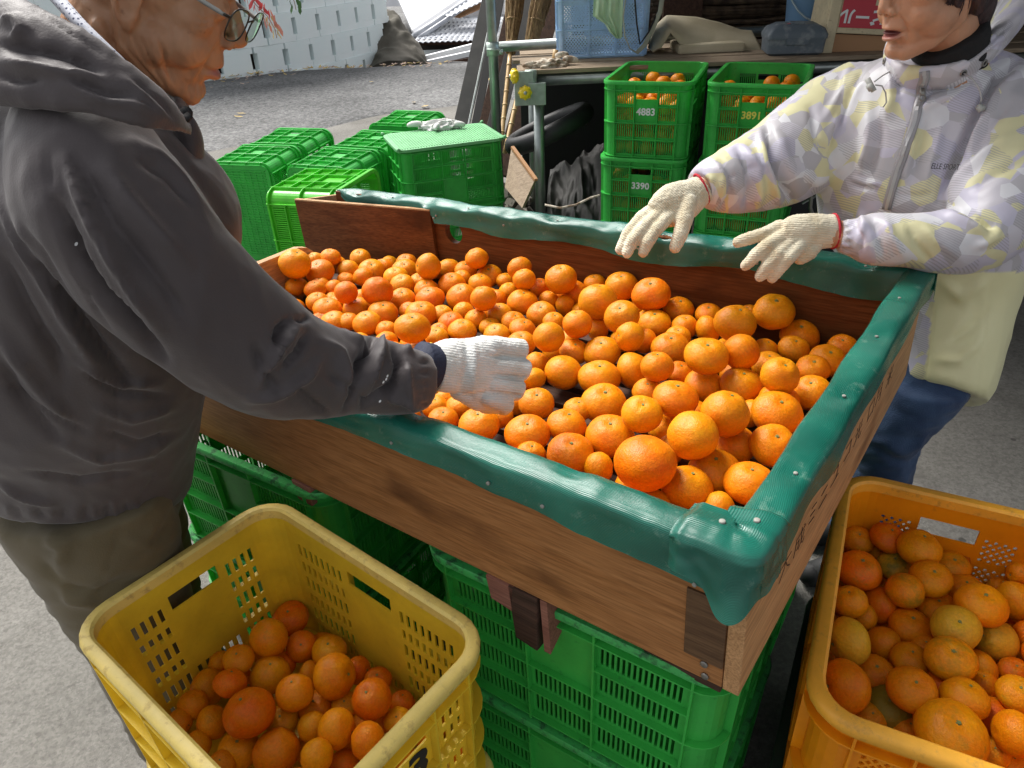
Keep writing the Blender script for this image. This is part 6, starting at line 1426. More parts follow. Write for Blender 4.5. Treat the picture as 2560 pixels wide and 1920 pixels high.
# ================================================================== PEOPLE
def ball(mb, c, r, n=16, M=None):
    r = (r, r, r) if not hasattr(r, '__len__') else r; vs = []; fs = []
    for j in range(n//2+1):
        th = pi*j/(n//2)
        for i in range(n):
            p = Vector((r[0]*sin(th)*cos(2*pi*i/n), r[1]*sin(th)*sin(2*pi*i/n), r[2]*cos(th)))
            vs.append(Vector(c) + (M @ p if M is not None else p))
    for j in range(n//2):
        for i in range(n): fs.append((j*n+i, (j+1)*n+i, (j+1)*n+(i+1) % n, j*n+(i+1) % n))
    mb.add(vs, fs)
def capsule(mb, pts, rs, n=14):
    pts = [Vector(p) for p in pts]; mb.tube(pts, list(rs), n)
    ball(mb, pts[0], rs[0], 12); ball(mb, pts[-1], rs[-1], 12)
def remesh(mb, voxel, smooth=2, lam=.5):
    me = bpy.data.meshes.new('tmp'); me.from_pydata([tuple(v) for v in mb.v], [], mb.f); me.update()
    bm = bmesh.new(); bm.from_mesh(me); bmesh.ops.remove_doubles(bm, verts=bm.verts, dist=1e-6); bmesh.ops.recalc_face_normals(bm, faces=bm.faces); bm.to_mesh(me); bm.free()
    o = bpy.data.objects.new('tmp', me); COL.objects.link(o)
    r = o.modifiers.new('r', 'REMESH'); r.mode = 'VOXEL'; r.voxel_size = voxel; r.adaptivity = 0
    dg = bpy.context.evaluated_depsgraph_get(); dg.update(); out = bpy.data.meshes.new_from_object(o.evaluated_get(dg)); bpy.data.objects.remove(o); bpy.data.meshes.remove(me)
    co, E_ = get_co(out), get_edges(out)
    out_co = lap(co, E_, smooth, lam); set_co(out, out_co); return out
def get_co(me):
    a = np.empty(len(me.vertices)*3); me.vertices.foreach_get('co', a); return a.reshape(-1, 3)
def set_co(me, co): me.vertices.foreach_set('co', co.reshape(-1)); me.update()
def get_edges(me):
    a = np.empty(len(me.edges)*2, dtype=np.int64); me.edges.foreach_get('vertices', a); return a.reshape(-1, 2)
def get_no(me):
    a = np.empty(len(me.vertices)*3); me.vertices.foreach_get('normal', a); return a.reshape(-1, 3)
def lap(co, E_, it, lam=.5):
    n = len(co); deg = np.bincount(E_.ravel(), minlength=n)[:, None].clip(1)
    for _ in range(it):
        s = np.zeros_like(co); 
        for k in range(3):
            s[:, k] = np.bincount(E_[:, 0], co[E_[:, 1], k], n) + np.bincount(E_[:, 1], co[E_[:, 0], k], n)
        co = co + lam*(s/deg-co)
    return co
def crease(me, lines, front=True):
    """lines: (px polyline, width px, amp m) relief along lines measured on the visible side"""
    co = get_co(me); no = get_no(me); px, d = project(co); v = co - np.array([0, 0, CAM_H]); v /= np.linalg.norm(v, axis=1)[:, None]
    fac = np.clip(-(no*v).sum(1)*2.2, 0, 1) if front else 1.0
    disp = np.zeros(len(co))
    for ln in lines:
        pts, w, amp = ln[0], ln[1], ln[2]; sharp = ln[3] if len(ln) > 3 else 0
        pts = np.array(pts, float); L_ = np.r_[0, np.cumsum(np.linalg.norm(np.diff(pts, axis=0), axis=1))]; tot = L_[-1]
        m_ = (px[:, 0] > pts[:, 0].min()-4*w) & (px[:, 0] < pts[:, 0].max()+4*w) & (px[:, 1] > pts[:, 1].min()-4*w) & (px[:, 1] < pts[:, 1].max()+4*w)
        ii = np.where(m_)[0]
        if not len(ii): continue
        q = px[ii]; best = np.full(len(ii), 1e9); bs = np.zeros(len(ii)); sg = np.ones(len(ii))
        for k in range(len(pts)-1):
            a, b = pts[k], pts[k+1]; ab = b-a; l2 = ab@ab; t = np.clip(((q-a)@ab)/l2, 0, 1); dd = q-(a+t[:, None]*ab); dist = np.hypot(dd[:, 0], dd[:, 1])
            up = dist < best; best[up] = dist[up]; bs[up] = (L_[k]+t*np.sqrt(l2))[up]; sg[up] = np.sign(ab[0]*dd[:, 1]-ab[1]*dd[:, 0])[up]
        tp = np.clip(np.minimum(bs, tot-bs)/(tot*.22+1e-6), 0, 1)*.75+.25; tp *= np.exp(-(np.maximum(0, 0))**2)
        if sharp:   # one side stays raised: an overlap edge
            f = np.where(sg*sharp > 0, np.exp(-(best/(w*2.2))**2), -np.exp(-(best/(w*.8))**2)*0.9)
        else: f = np.exp(-(best/w)**2)
        disp[ii] += amp*f*tp
    co = co + no*(disp*fac)[:, None]; set_co(me, co)
def wrinkle(me, amp, scale, stretch=(1, 1, 1), seed=0, ridged=False):
    co = get_co(me); no = get_no(me); s = np.array(stretch)*scale
    h = np.array([noise.noise(Vector(c*s)+Vector((seed, seed*.3, 0))) for c in co])
    if ridged: h = .35-np.abs(h)*1.6
    set_co(me, co + no*(amp*h)[:, None])
def finish(me, name, material, parent):
    me.polygons.foreach_set('use_smooth', [True]*len(me.polygons)); me.update(); me.name = name
    return mesh_obj(name, me, parent, material)
def fabric(name, c, c2, rough=.6, dir_=None, sheen=.15, bump=.25, spec=.35, nscale=5):
    M_ = mat(name, c, rough, color2=c2, noise_scale=nscale, bump=bump, bump_scale=420, sheen=sheen, spec=spec); return M_
def knit_mat(name, c, c2, d, freq=420, cross=None):
    M_ = bpy.data.materials.new(name); M_.use_nodes = True; n, b, L = nodes_of(M_)
    tc = n.nodes.new('ShaderNodeTexCoord'); dp = n.nodes.new('ShaderNodeVectorMath'); dp.operation = 'DOT_PRODUCT'; dp.inputs[1].default_value = tuple(d); L(tc.outputs['Object'], dp.inputs[0])
    nz = n.nodes.new('ShaderNodeTexNoise'); nz.inputs['Scale'].default_value = 30; L(tc.outputs['Object'], nz.inputs['Vector'])
    nm = n.nodes.new('ShaderNodeMath'); nm.operation = 'MULTIPLY_ADD'; nm.inputs[1].default_value = .006; L(nz.outputs[0], nm.inputs[0]); L(dp.outputs['Value'], nm.inputs[2])
    mu = n.nodes.new('ShaderNodeMath'); mu.operation = 'MULTIPLY'; mu.inputs[1].default_value = 2*pi*freq; L(nm.outputs[0], mu.inputs[0]); sn = n.nodes.new('ShaderNodeMath'); sn.operation = 'SINE'; L(mu.outputs[0], sn.inputs[0])
    f = n.nodes.new('ShaderNodeTexNoise'); f.inputs['Scale'].default_value = 900; f.inputs['Detail'].default_value = 2; L(tc.outputs['Object'], f.inputs['Vector'])
    n2 = n.nodes.new('ShaderNodeTexNoise'); n2.inputs['Scale'].default_value = 26; n2.inputs['Detail'].default_value = 6; L(tc.outputs['Object'], n2.inputs['Vector'])
    rp = n.nodes.new('ShaderNodeValToRGB'); rp.color_ramp.elements[0].position = .42; rp.color_ramp.elements[1].position = .72; rp.color_ramp.elements[0].color = (*c, 1); rp.color_ramp.elements[1].color = (*c2, 1); L(n2.outputs[0], rp.inputs[0])
    mr = n.nodes.new('ShaderNodeMapRange'); mr.inputs[1].default_value = -1; mr.inputs[2].default_value = 1; mr.inputs[3].default_value = .93; mr.inputs[4].default_value = 1.03; L(sn.outputs[0], mr.inputs[0])
    mm = n.nodes.new('ShaderNodeMixRGB'); mm.blend_type = 'MULTIPLY'; mm.inputs[0].default_value = 1; L(rp.outputs[0], mm.inputs[1]); L(mr.outputs[0], mm.inputs[2]); L(mm.outputs[0], b.inputs['Base Color'])
    b.inputs['Roughness'].default_value = .95; b.inputs['Sheen Weight'].default_value = .4; b.inputs['Specular IOR Level'].default_value = .2
    b1 = n.nodes.new('ShaderNodeBump'); b1.inputs['Strength'].default_value = .45; b1.inputs['Distance'].default_value = .0007; L(sn.outputs[0], b1.inputs['Height'])
    b2 = n.nodes.new('ShaderNodeBump'); b2.inputs['Strength'].default_value = .6; b2.inputs['Distance'].default_value = .0015; L(f.outputs[0], b2.inputs['Height']); L(b1.outputs[0], b2.inputs['Normal']); L(b2.outputs[0], b.inputs['Normal'])
    return M_
def skin_mat(name, c, c2, lip):
    M_ = bpy.data.materials.new(name); M_.use_nodes = True; n, b, L = nodes_of(M_)
    tc = n.nodes.new('ShaderNodeTexCoord')
    def nz(s, d=5): t = n.nodes.new('ShaderNodeTexNoise'); t.inputs['Scale'].default_value = s; t.inputs['Detail'].default_value = d; L(tc.outputs['Object'], t.inputs['Vector']); return t.outputs[0]
    rp = n.nodes.new('ShaderNodeValToRGB'); rp.color_ramp.elements[0].position = .35; rp.color_ramp.elements[1].position = .68; rp.color_ramp.elements[0].color = (*c, 1); rp.color_ramp.elements[1].color = (*c2, 1); L(nz(24), rp.inputs[0])
    sp = n.nodes.new('ShaderNodeMapRange'); sp.inputs[1].default_value = .68; sp.inputs[2].default_value = .76; sp.inputs[4].default_value = .6; L(nz(70, 3), sp.inputs[0])
    m0 = n.nodes.new('ShaderNodeMixRGB'); L(sp.outputs[0], m0.inputs[0]); L(rp.outputs[0], m0.inputs[1]); m0.inputs[2].default_value = (c[0]*.5, c[1]*.42, c[2]*.4, 1)
    at = n.nodes.new('ShaderNodeAttribute'); at.attribute_name = 'lip'; m1 = n.nodes.new('ShaderNodeMixRGB'); L(at.outputs['Fac'], m1.inputs[0]); L(m0.outputs[0], m1.inputs[1]); m1.inputs[2].default_value = (*lip, 1)
    L(m1.outputs[0], b.inputs['Base Color']); b.inputs['Subsurface Weight'].default_value = .12; b.inputs['Subsurface Scale'].default_value = .006; b.inputs['Subsurface Radius'].default_value = (1, .35, .2)
    mr = n.nodes.new('ShaderNodeMapRange'); mr.inputs[3].default_value = .50; mr.inputs[4].default_value = .28; L(at.outputs['Fac'], mr.inputs[0]); L(mr.outputs[0], b.inputs['Roughness'])
    vo = n.nodes.new('ShaderNodeTexVoronoi'); vo.inputs['Scale'].default_value = 900; L(tc.outputs['Object'], vo.inputs['Vector'])
    bp = n.nodes.new('ShaderNodeBump'); bp.inputs['Strength'].default_value = .22; bp.inputs['Distance'].default_value = .0006; L(vo.outputs['Distance'], bp.inputs['Height'])
    b2 = n.nodes.new('ShaderNodeBump'); b2.inputs['Strength'].default_value = .35; b2.inputs['Distance'].default_value = .0015; L(nz(160, 4), b2.inputs['Height']); L(bp.outputs[0], b2.inputs['Normal']); L(b2.outputs[0], b.inputs['Normal'])
    return M_
def head_frame(pos, yaw, pitch, roll):
    M_ = Matrix.Translation(pos) @ (Matrix.Rotation(yaw, 4, 'Z') @ Matrix.Rotation(pitch, 4, 'Y') @ Matrix.Rotation(roll, 4, 'X')) @ Matrix.Scale(.01, 4); return M_
def head_mesh(HM, female=False, ears=True, voxel=.0023):
    m = MB(); S_ = lambda c, r: ball(m, c, r, 28); C_ = lambda p, r: capsule(m, p, r, 18)
    k = .96 if female else 1.0
    S_((-.5, 0, 3.5), (9.6, 7.4*k, 8.8)); S_((3.0, 0, -2.6), (6.2, 6.0*k, 7.6)); S_((3.0, 0, -6.9), (5.5, 4.9*k, 4.0))
    S_((6.9 if female else 6.4, 0, -9.4), (1.9, 2.0, 1.75))
    for s in (-1, 1):
        C_([(-.6, s*5.3*k, -2.5), (-.2, s*5.2*k, -5.6), (3.4, s*3.9*k, -8.3), (6.6, s*1.5, -9.7)], [1.9, 1.7, 1.6, 1.6])
        S_((5.4, s*4.2*k, -.6), 2.5); S_((4.9, s*3.8*k, -3.6), 3.05 if not female else 3.0); S_((2.2, s*4.4*k, -4.6), 2.9)
        S_((9.55, s*1.32, -2.55), (.95, .78, .82)); S_((7.6, s*3.1, 1.2), (1.6, 2.0, 1.5))
        if female: S_((3.2, s*4.0, -4.9), 3.3)
        if ears:
            pts = [(-.4+1.75*math.sin(a)*-1, s*(7.5+.55*math.sin(a)), -.1+3.2*math.cos(a)) for a in np.linspace(-.5, 3.3, 12)]
            m.tube([Vector(p) for p in pts], [.42]*12, 8); S_((-.55, s*7.35, -3.1), (.75, .42, 1.0)); S_((-.7, s*7.2, -.3), (1.5, .30, 2.7)); C_([(.25, s*7.2, -.2), (.35, s*7.3, -1.1)], [.45, .35]); C_([(.1, s*7.1, -2.0), (-.5, s*7.4, -2.8)], [.5, .5])
    C_([(7.9, -3.3, 3.5), (8.6, 0, 3.7), (7.9, 3.3, 3.5)], [1.2, 1.3, 1.2])
    C_([(8.3, 0, 2.6), (9.7, 0, .6), (10.75 if not female else 10.3, 0, -1.9)], [.75, .85, 1.12 if not female else .98])
    C_([(10.1 if not female else 9.8, 0, -2.9), (8.8, 0, -3.4)], [.5, .6])
    S_((6.75, 0, -5.2), (2.85, 3.1, 3.0))
    lk = 1.3 if female else 1.0; C_([(7.9, -2.3, -5.95), (9.05, -.9, -5.45), (9.3, 0, -5.35), (9.05, .9, -5.45), (7.9, 2.3, -5.95)], [.35*lk, .48*lk, .50*lk, .48*lk, .35*lk])
    C_([(7.8, -2.2, -6.5), (8.9, -.9, -6.95), (9.15, 0, -7.05), (8.9, .9, -6.95), (7.8, 2.2, -6.5)], [.38*lk, .56*lk, .62*lk, .56*lk, .38*lk])
    C_([(-2.0, 0, -4.0), (-4.0, 0, -11), (-6.2, 0, -18)], [5.4*k, 5.2*k*k, 5.8*k])
    if not female: C_([(2.5, -1.5, -8.5), (-1.5, -2.0, -14)], [1.4, 1.2]); C_([(-3.5, -5.2, -5), (-1.0, -2.4, -15.5)], [1.0, .9])
    m.v = [tuple(HM @ Vector(v)) for v in m.v]
    me = remesh(m, voxel, 7, .5)
    inv = HM.inverted(); Mi = np.array(inv); co = get_co(me); lc = co@Mi[:3, :3].T + Mi[:3, 3]; no = get_no(me)
    def g(c, r): d = (lc-np.array(c))/np.array(r); return np.exp(-(d*d).sum(1))
    disp = np.zeros(len(co)); y = lc[:, 1]; z = lc[:, 2]; x = lc[:, 0]
    mouth = -6.18+.12*(y/2.2)**2*(-1); mw = np.clip(1-(np.abs(y)/2.75)**4, 0, 1)*(x > 6.5)
    openness = .62 if female else .16
    disp += -(.20+openness*1.1)*np.exp(-((z-mouth)/(.17+openness*.45))**2)*mw
    disp += -.45*(g((8.3, -2.7, -6.2), (.8, .5, .45))+g((8.3, 2.7, -6.2), (.8, .5, .45)))*.6
    for s in (-1, 1):
        disp += -.75*g((9.9 if not female else 9.6, s*.62, -3.25), (.55, .34, .34)); disp += -.28*g((9.0, s*1.9, -1.9), (.8, .35, .9))
        disp += -.7*g((7.9, s*3.3, 1.6), (1.2, 1.5, 1.0)) if False else 0
    disp += -.22*np.exp(-(y/.35)**2-((z+4.3)/.7)**2)*(x > 7)
    disp += -.45*np.exp(-(y/1.8)**2-((z+8.1)/.5)**2)*(x > 6)
    set_co(me, co+no*(disp*.01)[:, None])
    lipm = np.clip(1.35-np.abs(z-mouth-(.0))/(.62 if female else .5)*1.0, 0, 1)*np.clip(1.3-(np.abs(y)/2.15)**3, 0, 1)*(x > 7.4)
    lipm0 = lipm; lipm = np.where(z > mouth, np.clip(1.3-(z-mouth)/.70*1.0, 0, 1), np.clip(1.3-(mouth-z)/.95, 0, 1))*np.clip(1.35-(np.abs(y)/2.2)**3, 0, 1)*(x > 7.4)
    at = me.attributes.new('lip', 'FLOAT', 'POINT'); at.data.foreach_set('value', np.clip(lipm, 0, 1)*.85)
    return me
def bvh_of(me): return BVHTree.FromPolygons([v.co.copy() for v in me.vertices], [tuple(p.vertices) for p in me.polygons])
def hit(bv_, px, py, off=.0):
    r = (P(px, py, 1.0)-CAMP).normalized(); loc, nr, i, d = bv_.ray_cast(CAMP, r)
    if loc is None: return P(px, py, 1.4), -r
    if nr.dot(r) > 0: nr = -nr
    return loc + nr*off, nr

# ------------------------------------------------------------------ THE MAN
man = empty('person', (-.55, .85, 0), 'man in dark grey rain jacket and glasses reaching over the mandarins with a white glove', 'person')
MINV = Matrix.Translation((.55, -.85, 0))
def own(me, name, material, parent, inv):
    me.transform(inv); return finish(me, name, material, parent)
HMm = head_frame((-.407, .980, 1.397), .25, .435, .075)
MT['skinM'] = skin_mat('tanned_skin', (.38, .195, .105), (.48, .265, .15), (.40, .15, .14))
MT['jacketM'] = fabric('grey_rain_jacket', (.062, .052, .054), (.088, .076, .078), spec=.18, rough=.50, sheen=.2, bump=.12, nscale=4)
hm = head_mesh(HMm)
CH_ = [
    ([(548, 108), (520, 150), (500, 185), (488, 215)], 5, -.0016), ([(535, 112), (505, 160), (485, 200)], 9, .0012),
    ([(505, 190), (492, 215), (497, 245)], 3, -.0010), ([(512, 195), (503, 222), (505, 238)], 2.5, -.0008), ([(478, 200), (470, 225), (478, 250)], 3, -.0009),
    ([(395, 90), (410, 130), (420, 175), (440, 220)], 5, -.0014), ([(350, 90), (370, 140), (395, 190), (420, 230)], 4, -.0013), ([(380, 120), (398, 165), (420, 205)], 4, .0010),
    ([(300, 95), (330, 140), (370, 185), (405, 225)], 5, -.0016), ([(318, 85), (345, 140), (385, 195)], 4, .0010), ([(270, 90), (310, 140), (350, 185)], 5, -.0014),
    ([(535, 45), (510, 52), (490, 40)], 4, -.0010), ([(530, 60), (500, 68), (480, 60)], 3, -.0007), ([(410, 120), (415, 140), (407, 165)], 5, -.0012)]
crease(hm, [(l[0], l[1], l[2]*1.9) for l in CH_])
wrinkle(hm, .0008, 60, seed=3); wrinkle(hm, .0009, 95, (1.4, 1, .6), 8, True)
bodym = hm
tm_ = MB(); LATM = (.38, -.92, 0)
# slim body inside the clothes (one mesh with the head)
px_loft(tm_, [(230, 1200, 130, 1.18, .10), (215, 1000, 150, 1.10, .11), (200, 700, 180, .98, .13), (220, 430, 200, .90, .14), (230, 260, 90, .88, .07)], LATM)
bm = bmesh.new(); bm.from_mesh(hm); t2 = bpy.data.meshes.new('t'); t2.from_pydata([tuple(v) for v in tm_.v], [], tm_.f); bm.from_mesh(t2); bm.to_mesh(hm); bm.free()
own(hm, 'body', MT['skinM'], man, MINV)
# jacket
jm = MB()
px_loft(jm, [(218, 1182, 236, 1.20, .165), (222, 1140, 246, 1.19, .175), (208, 1060, 268, 1.155, .185), (195, 950, 292, 1.10, .195), (180, 850, 322, 1.04, .20), (190, 700, 350, .985, .205), (230, 540, 350, .925, .205), (235, 430, 330, .90, .19), (235, 340, 262, .885, .155), (235, 265, 160, .875, .10)], LATM, n=40, power=2.15)
px_loft(jm, [(175, 330, 120, .80, .07), (215, 400, 175, .775, .09), (262, 500, 205, .775, .10), (385, 655, 195, .80, .095), (530, 790, 178, .855, .092), (665, 885, 158, .91, .088), (790, 925, 124, .955, .070), (905, 935, 100, .995, .058), (1000, 950, 88, 1.02, .050), (1062, 955, 66, 1.045, .040)], None, n=36)
ball(jm, P(395, 640, .96), (.07, .07, .07), 16)
# far shoulder / other arm hint towards the front
px_loft(jm, [(330, 380, 120, 1.02, .06), (430, 520, 110, 1.02, .06), (500, 700, 100, 1.0, .06), (520, 860, 90, 1.0, .05)], None, n=20)
jk = remesh(jm, .0050, 5, .5); MA = 1.75
wrinkle(jk, .0045, 7, (1, 1, .6), 2); wrinkle(jk, .0034, 15, (1, 1, .5), 5, True); wrinkle(jk, .0014, 38, (1, .8, .6), 8, True)
CL_ = [
    ([(130, 290), (121, 400), (124, 490), (140, 560), (172, 655), (232, 765), (310, 870)], 5, -.0030), ([(146, 290), (138, 400), (142, 490), (160, 560), (192, 655), (250, 765)], 4, .0012),
    ([(139, 500), (202, 661), (255, 740), (318, 800), (410, 900)], 17, -.016), ([(165, 400), (200, 480), (235, 560), (290, 660), (345, 740), (400, 820)], 20, .010),
    ([(190, 395), (235, 470), (300, 590), (380, 700)], 18, -.006), ([(262, 410), (320, 500), (400, 590), (470, 660)], 26, .006), ([(300, 560), (390, 690), (470, 800)], 20, -.006),
    ([(330, 350), (400, 390), (470, 460), (540, 560)], 14, .004), ([(350, 400), (420, 440), (480, 510)], 14, -.004),
    ([(0, 500), (60, 600), (150, 760), (250, 930)], 24, .009), ([(28, 530), (110, 660), (220, 830), (330, 960)], 16, -.011), ([(0, 640), (70, 780), (140, 890), (160, 960)], 20, -.008), ([(0, 840), (90, 960), (180, 1060)], 22, .006), ([(0, 900), (60, 1010), (150, 1100)], 16, -.006),
    ([(190, 900), (290, 960), (400, 960)], 12, .005), ([(210, 930), (300, 985), (420, 990)], 10, -.005), ([(240, 1020), (330, 1050), (440, 1020)], 12, .004), ([(260, 1080), (350, 1110), (440, 1080)], 10, -.004),
    ([(150, 1110), (250, 1150), (380, 1130), (440, 1090)], 12, .005), ([(60, 1180), (200, 1200), (340, 1180)], 9, -.004), ([(285, 840), (292, 980), (288, 1120), (282, 1240)], 3, -.0016), ([(0, 1210), (60, 1245), (140, 1262)], 10, .005),
    ([(400, 985), (405, 1100), (380, 1200), (330, 1270)], 3, -.0014), ([(0, 960), (100, 1020), (220, 1080)], 9, -.004),
    # elbow and forearm
    ([(722, 798), (700, 822), (693, 848), (704, 868)], 9, -.012), ([(738, 792), (752, 800), (775, 792)], 8, -.006), ([(745, 815), (700, 870), (665, 920), (652, 962)], 12, .009), ([(770, 830), (745, 880), (705, 925)], 9, -.007), ([(640, 860), (660, 930), (700, 985)], 14, -.006), ([(620, 1000), (700, 985), (770, 940), (800, 900)], 13, .007), ([(740, 965), (790, 1010), (830, 1045)], 9, -.005),
    ([(845, 812), (880, 845), (915, 862)], 7, .008), ([(935, 815), (925, 860), (905, 905), (893, 948)], 13, -.017), ([(962, 822), (950, 870), (930, 930), (918, 970)], 10, .010), ([(985, 870), (1003, 910), (985, 960), (945, 1000)], 12, -.015), ([(975, 828), (1008, 855), (1028, 880)], 8, .008), ([(893, 945), (880, 985), (862, 1030)], 6, -.008), ([(905, 990), (912, 1015), (925, 1000), (955, 975)], 7, -.010), ([(958, 990), (1005, 1000), (1050, 1020)], 9, .008), ([(1015, 900), (1022, 960), (1030, 1010)], 9, .006), ([(800, 850), (850, 880), (870, 930), (860, 990)], 14, .006), ([(820, 940), (860, 960), (890, 985)], 8, -.005)]
crease(jk, [(l[0], l[1]*.78, l[2]*MA) + tuple(l[3:]) for l in CL_])
gath = [([(1048+RNG.uniform(-3, 3), 868+i*13), (1072, 866+i*13.2)], 3.5, (-.004 if i % 2 else .003)) for i in range(12)]
hemg = [([(20+i*27+RNG.uniform(-8, 8), 1262+8*sin(i*.4)), (24+i*27, 1300-abs(i-9)*1.0)], 5, (-.0045 if i % 2 else .004)) for i in range(16)]
crease(jk, gath + hemg)
co = lap(get_co(jk), get_edges(jk), 1, .3); set_co(jk, co)
jkb = bvh_of(jk)
own(jk, 'jacket', MT['jacketM'], man, MINV)
m = MB()
for (x, y) in ((965, 948), (958, 955), (950, 1003), (968, 940), (190, 610)):
    q, n_ = hit(jkb, x, y, .0004); m.v += []; X = n_.orthogonal().normalized(); Y = n_.cross(X)
    m.add([MINV @ (q+X*.0022*cos(a)+Y*.0014*sin(a)+n_*.0002) for a in np.linspace(0, 5.5, 7)], [tuple(range(7))])
m.obj('paint_speck', MT['white'], man)
# hood lying round the neck
hmb = MB(); ring = [(470, 318, 26, .80), (430, 285, 52, .745), (350, 245, 82, .705), (255, 205, 98, .685), (140, 165, 118, .68), (20, 130, 135, .69), (-110, 60, 140, .74), (-160, -80, 130, .86), (-60, -200, 110, .98), (120, -170, 90, 1.06), (300, 20, 70, 1.05), (420, 210, 50, .97), (470, 300, 30, .86)]
cs = [P(a, b, d) for a, b, r, d in ring]; secs = []
cen = sum(cs, Vector())/len(cs)
K = len(cs)-1
pts = []
for i in range(K):
    for s in range(4):
        t = s/4; a, b, c, d = [ring[j % (K+1)] if 0 <= j <= K else ring[max(0, min(K, j))] for j in (i-1, i, i+1, i+2)]
        pts.append([.5*((2*b[k])+(-a[k]+c[k])*t+(2*a[k]-5*b[k]+4*c[k]-d[k])*t*t+(-a[k]+3*b[k]-3*c[k]+d[k])*t**3) for k in range(4)])
pts.append(list(ring[-1])); cs = [P(q[0], q[1], q[3]) for q in pts]
for i, q in enumerate(pts):
    t = (cs[min(i+1, len(cs)-1)]-cs[max(i-1, 0)]).normalized(); v = (cs[i]-cen); e2 = (v-t*v.dot(t)).normalized(); e1 = t.cross(e2).normalized(); r = q[2]*q[3]/FPX
    upv = Vector((0, 0, 1)); e1 = (upv*.8 - e2*.55); e1 = (e1-t*e1.dot(t)).normalized(); e2 = t.cross(e1).normalized()
    secs.append((cs[i], e1*r*1.02, e2*r*.40))
ring_loft(hmb, secs, 26)
hd = remesh(hmb, .0042, 5, .5); wrinkle(hd, .004, 10, (1, 1, 2), 7); wrinkle(hd, .002, 26, (1, 1, 2.4), 9, True)
crease(hd, [([(0, 112), (70, 118), (150, 132), (215, 158), (252, 180)], 12, -.013), ([(0, 150), (90, 168), (180, 186), (250, 192)], 12, .009), ([(0, 190), (45, 202), (100, 200)], 9, -.007), ([(150, 175), (210, 212), (270, 236), (330, 240)], 10, -.008), ([(160, 205), (240, 245), (330, 262), (400, 290)], 12, .006), ([(60, 5), (120, 45), (200, 95), (265, 140)], 4, -.0025), ([(0, 60), (40, 50), (60, 75), (30, 100)], 12, .009), ([(330, 200), (390, 245), (440, 300)], 5, -.003), ([(300, 190), (360, 240), (420, 300)], 9, .004)])
own(hd, 'hood', MT['jacketM'], man, MINV)
m = MB(); capsule(m, [P(452, 292, .80), P(466, 282, .80)], [.008, .007], 8); m.tube([P(459, 300, .79), P(475, 287, .792)], [.009, .0075], 8, flat=.5); m.v = [tuple(MINV @ Vector(v)) for v in m.v]; m.obj('hook_tape', MT['black'], man, True)
# front placket under the chin
m = MB(); px_loft(m, [(455, 300, 30, .86, .02), (472, 345, 34, .88, .03), (470, 400, 40, .90, .04)], None, n=16); me = remesh(m, .004, 3); own(me, 'placket', MT['jacketM'], man, MINV)
# white mesh undershirt collar
def net_mat():
    M_ = mat('white_mesh_collar', (.70, .72, .80), .8); n, b, L = nodes_of(M_); tc = n.nodes.new('ShaderNodeTexCoord'); vo = n.nodes.new('ShaderNodeTexVoronoi'); vo.inputs['Scale'].default_value = 230; vo.inputs['Randomness'].default_value = .15; L(tc.outputs['Object'], vo.inputs['Vector'])
    r = n.nodes.new('ShaderNodeValToRGB'); r.color_ramp.elements[0].position = .22; r.color_ramp.elements[1].position = .34; r.color_ramp.elements[0].color = (.06, .07, .15, 1); r.color_ramp.elements[1].color = (.72, .74, .82, 1); L(vo.outputs['Distance'], r.inputs[0]); L(r.outputs[0], b.inputs['Base Color']); return M_
MT['net'] = net_mat()
m = MB(); px_loft(m, [(120, -30, 18, .755, .010), (160, 15, 17, .745, .010), (205, 65, 16, .738, .010), (250, 108, 15, .738, .010), (290, 142, 12, .745, .009), (325, 170, 7, .76, .006)], None, n=16); me = remesh(m, .003, 3); own(me, 'mesh_collar', MT['net'], man, MINV)
# trousers + shoes
MT['trouser'] = fabric('olive_work_trousers', (.085, .068, .036), (.125, .100, .055), rough=.75, bump=.2)
tr = MB(); hipc = P(225, 1250, 1.20)
for lx, ly, dy in ((.03, -.06, 0), (-.03, .10, 0)):
    h = Vector((hipc.x+lx, hipc.y+ly, hipc.z+.06)); kn = Vector((h.x-.01, h.y+.01, .42)); an = Vector((h.x-.02, h.y+.02, .10))
    ring_loft(tr, [(h, Vector((.130, 0, 0)), Vector((0, .095, 0))), (h.lerp(kn, .3), Vector((.125, 0, 0)), Vector((0, .095, 0))), (h.lerp(kn, .7), Vector((.112, 0, 0)), Vector((0, .09, 0))), (kn, Vector((.098, 0, 0)), Vector((0, .082, 0))), (kn.lerp(an, .5), Vector((.092, 0, 0)), Vector((0, .078, 0))), (an, Vector((.09, 0, 0)), Vector((0, .075, 0))), (an-Vector((0, 0, .07)), Vector((.085, 0, 0)), Vector((0, .072, 0)))], 28)
    s = MB(); capsule(s, [(an.x-.04, an.y, .045), (an.x+.06, an.y+.02, .04), (an.x+.14, an.y+.035, .035)], [.045, .045, .036]); s.v = [tuple(MINV @ Vector(v)) for v in s.v]; s.obj('shoe', MT['black'], man, True)
ball(tr, hipc+Vector((0, .02, 0)), (.14, .16, .12), 24)
me = remesh(tr, .008, 5); wrinkle(me, .006, 6, (1, 1, .8), 4); wrinkle(me, .006, 13, (1, 1, 1.6), 8, True)
crease(me, [([(100, 1400), (150, 1470), (240, 1490), (330, 1440)], 14, -.010), ([(120, 1440), (180, 1500), (270, 1510)], 12, .009), ([(290, 1310), (300, 1330), (240, 1500)], 4, -.003), ([(110, 1340), (160, 1360), (150, 1420)], 18, .012), ([(300, 1340), (380, 1370), (450, 1330)], 12, .006), ([(330, 1400), (400, 1350), (430, 1290)], 10, -.005)])
own(me, 'trousers', MT['trouser'], man, MINV)
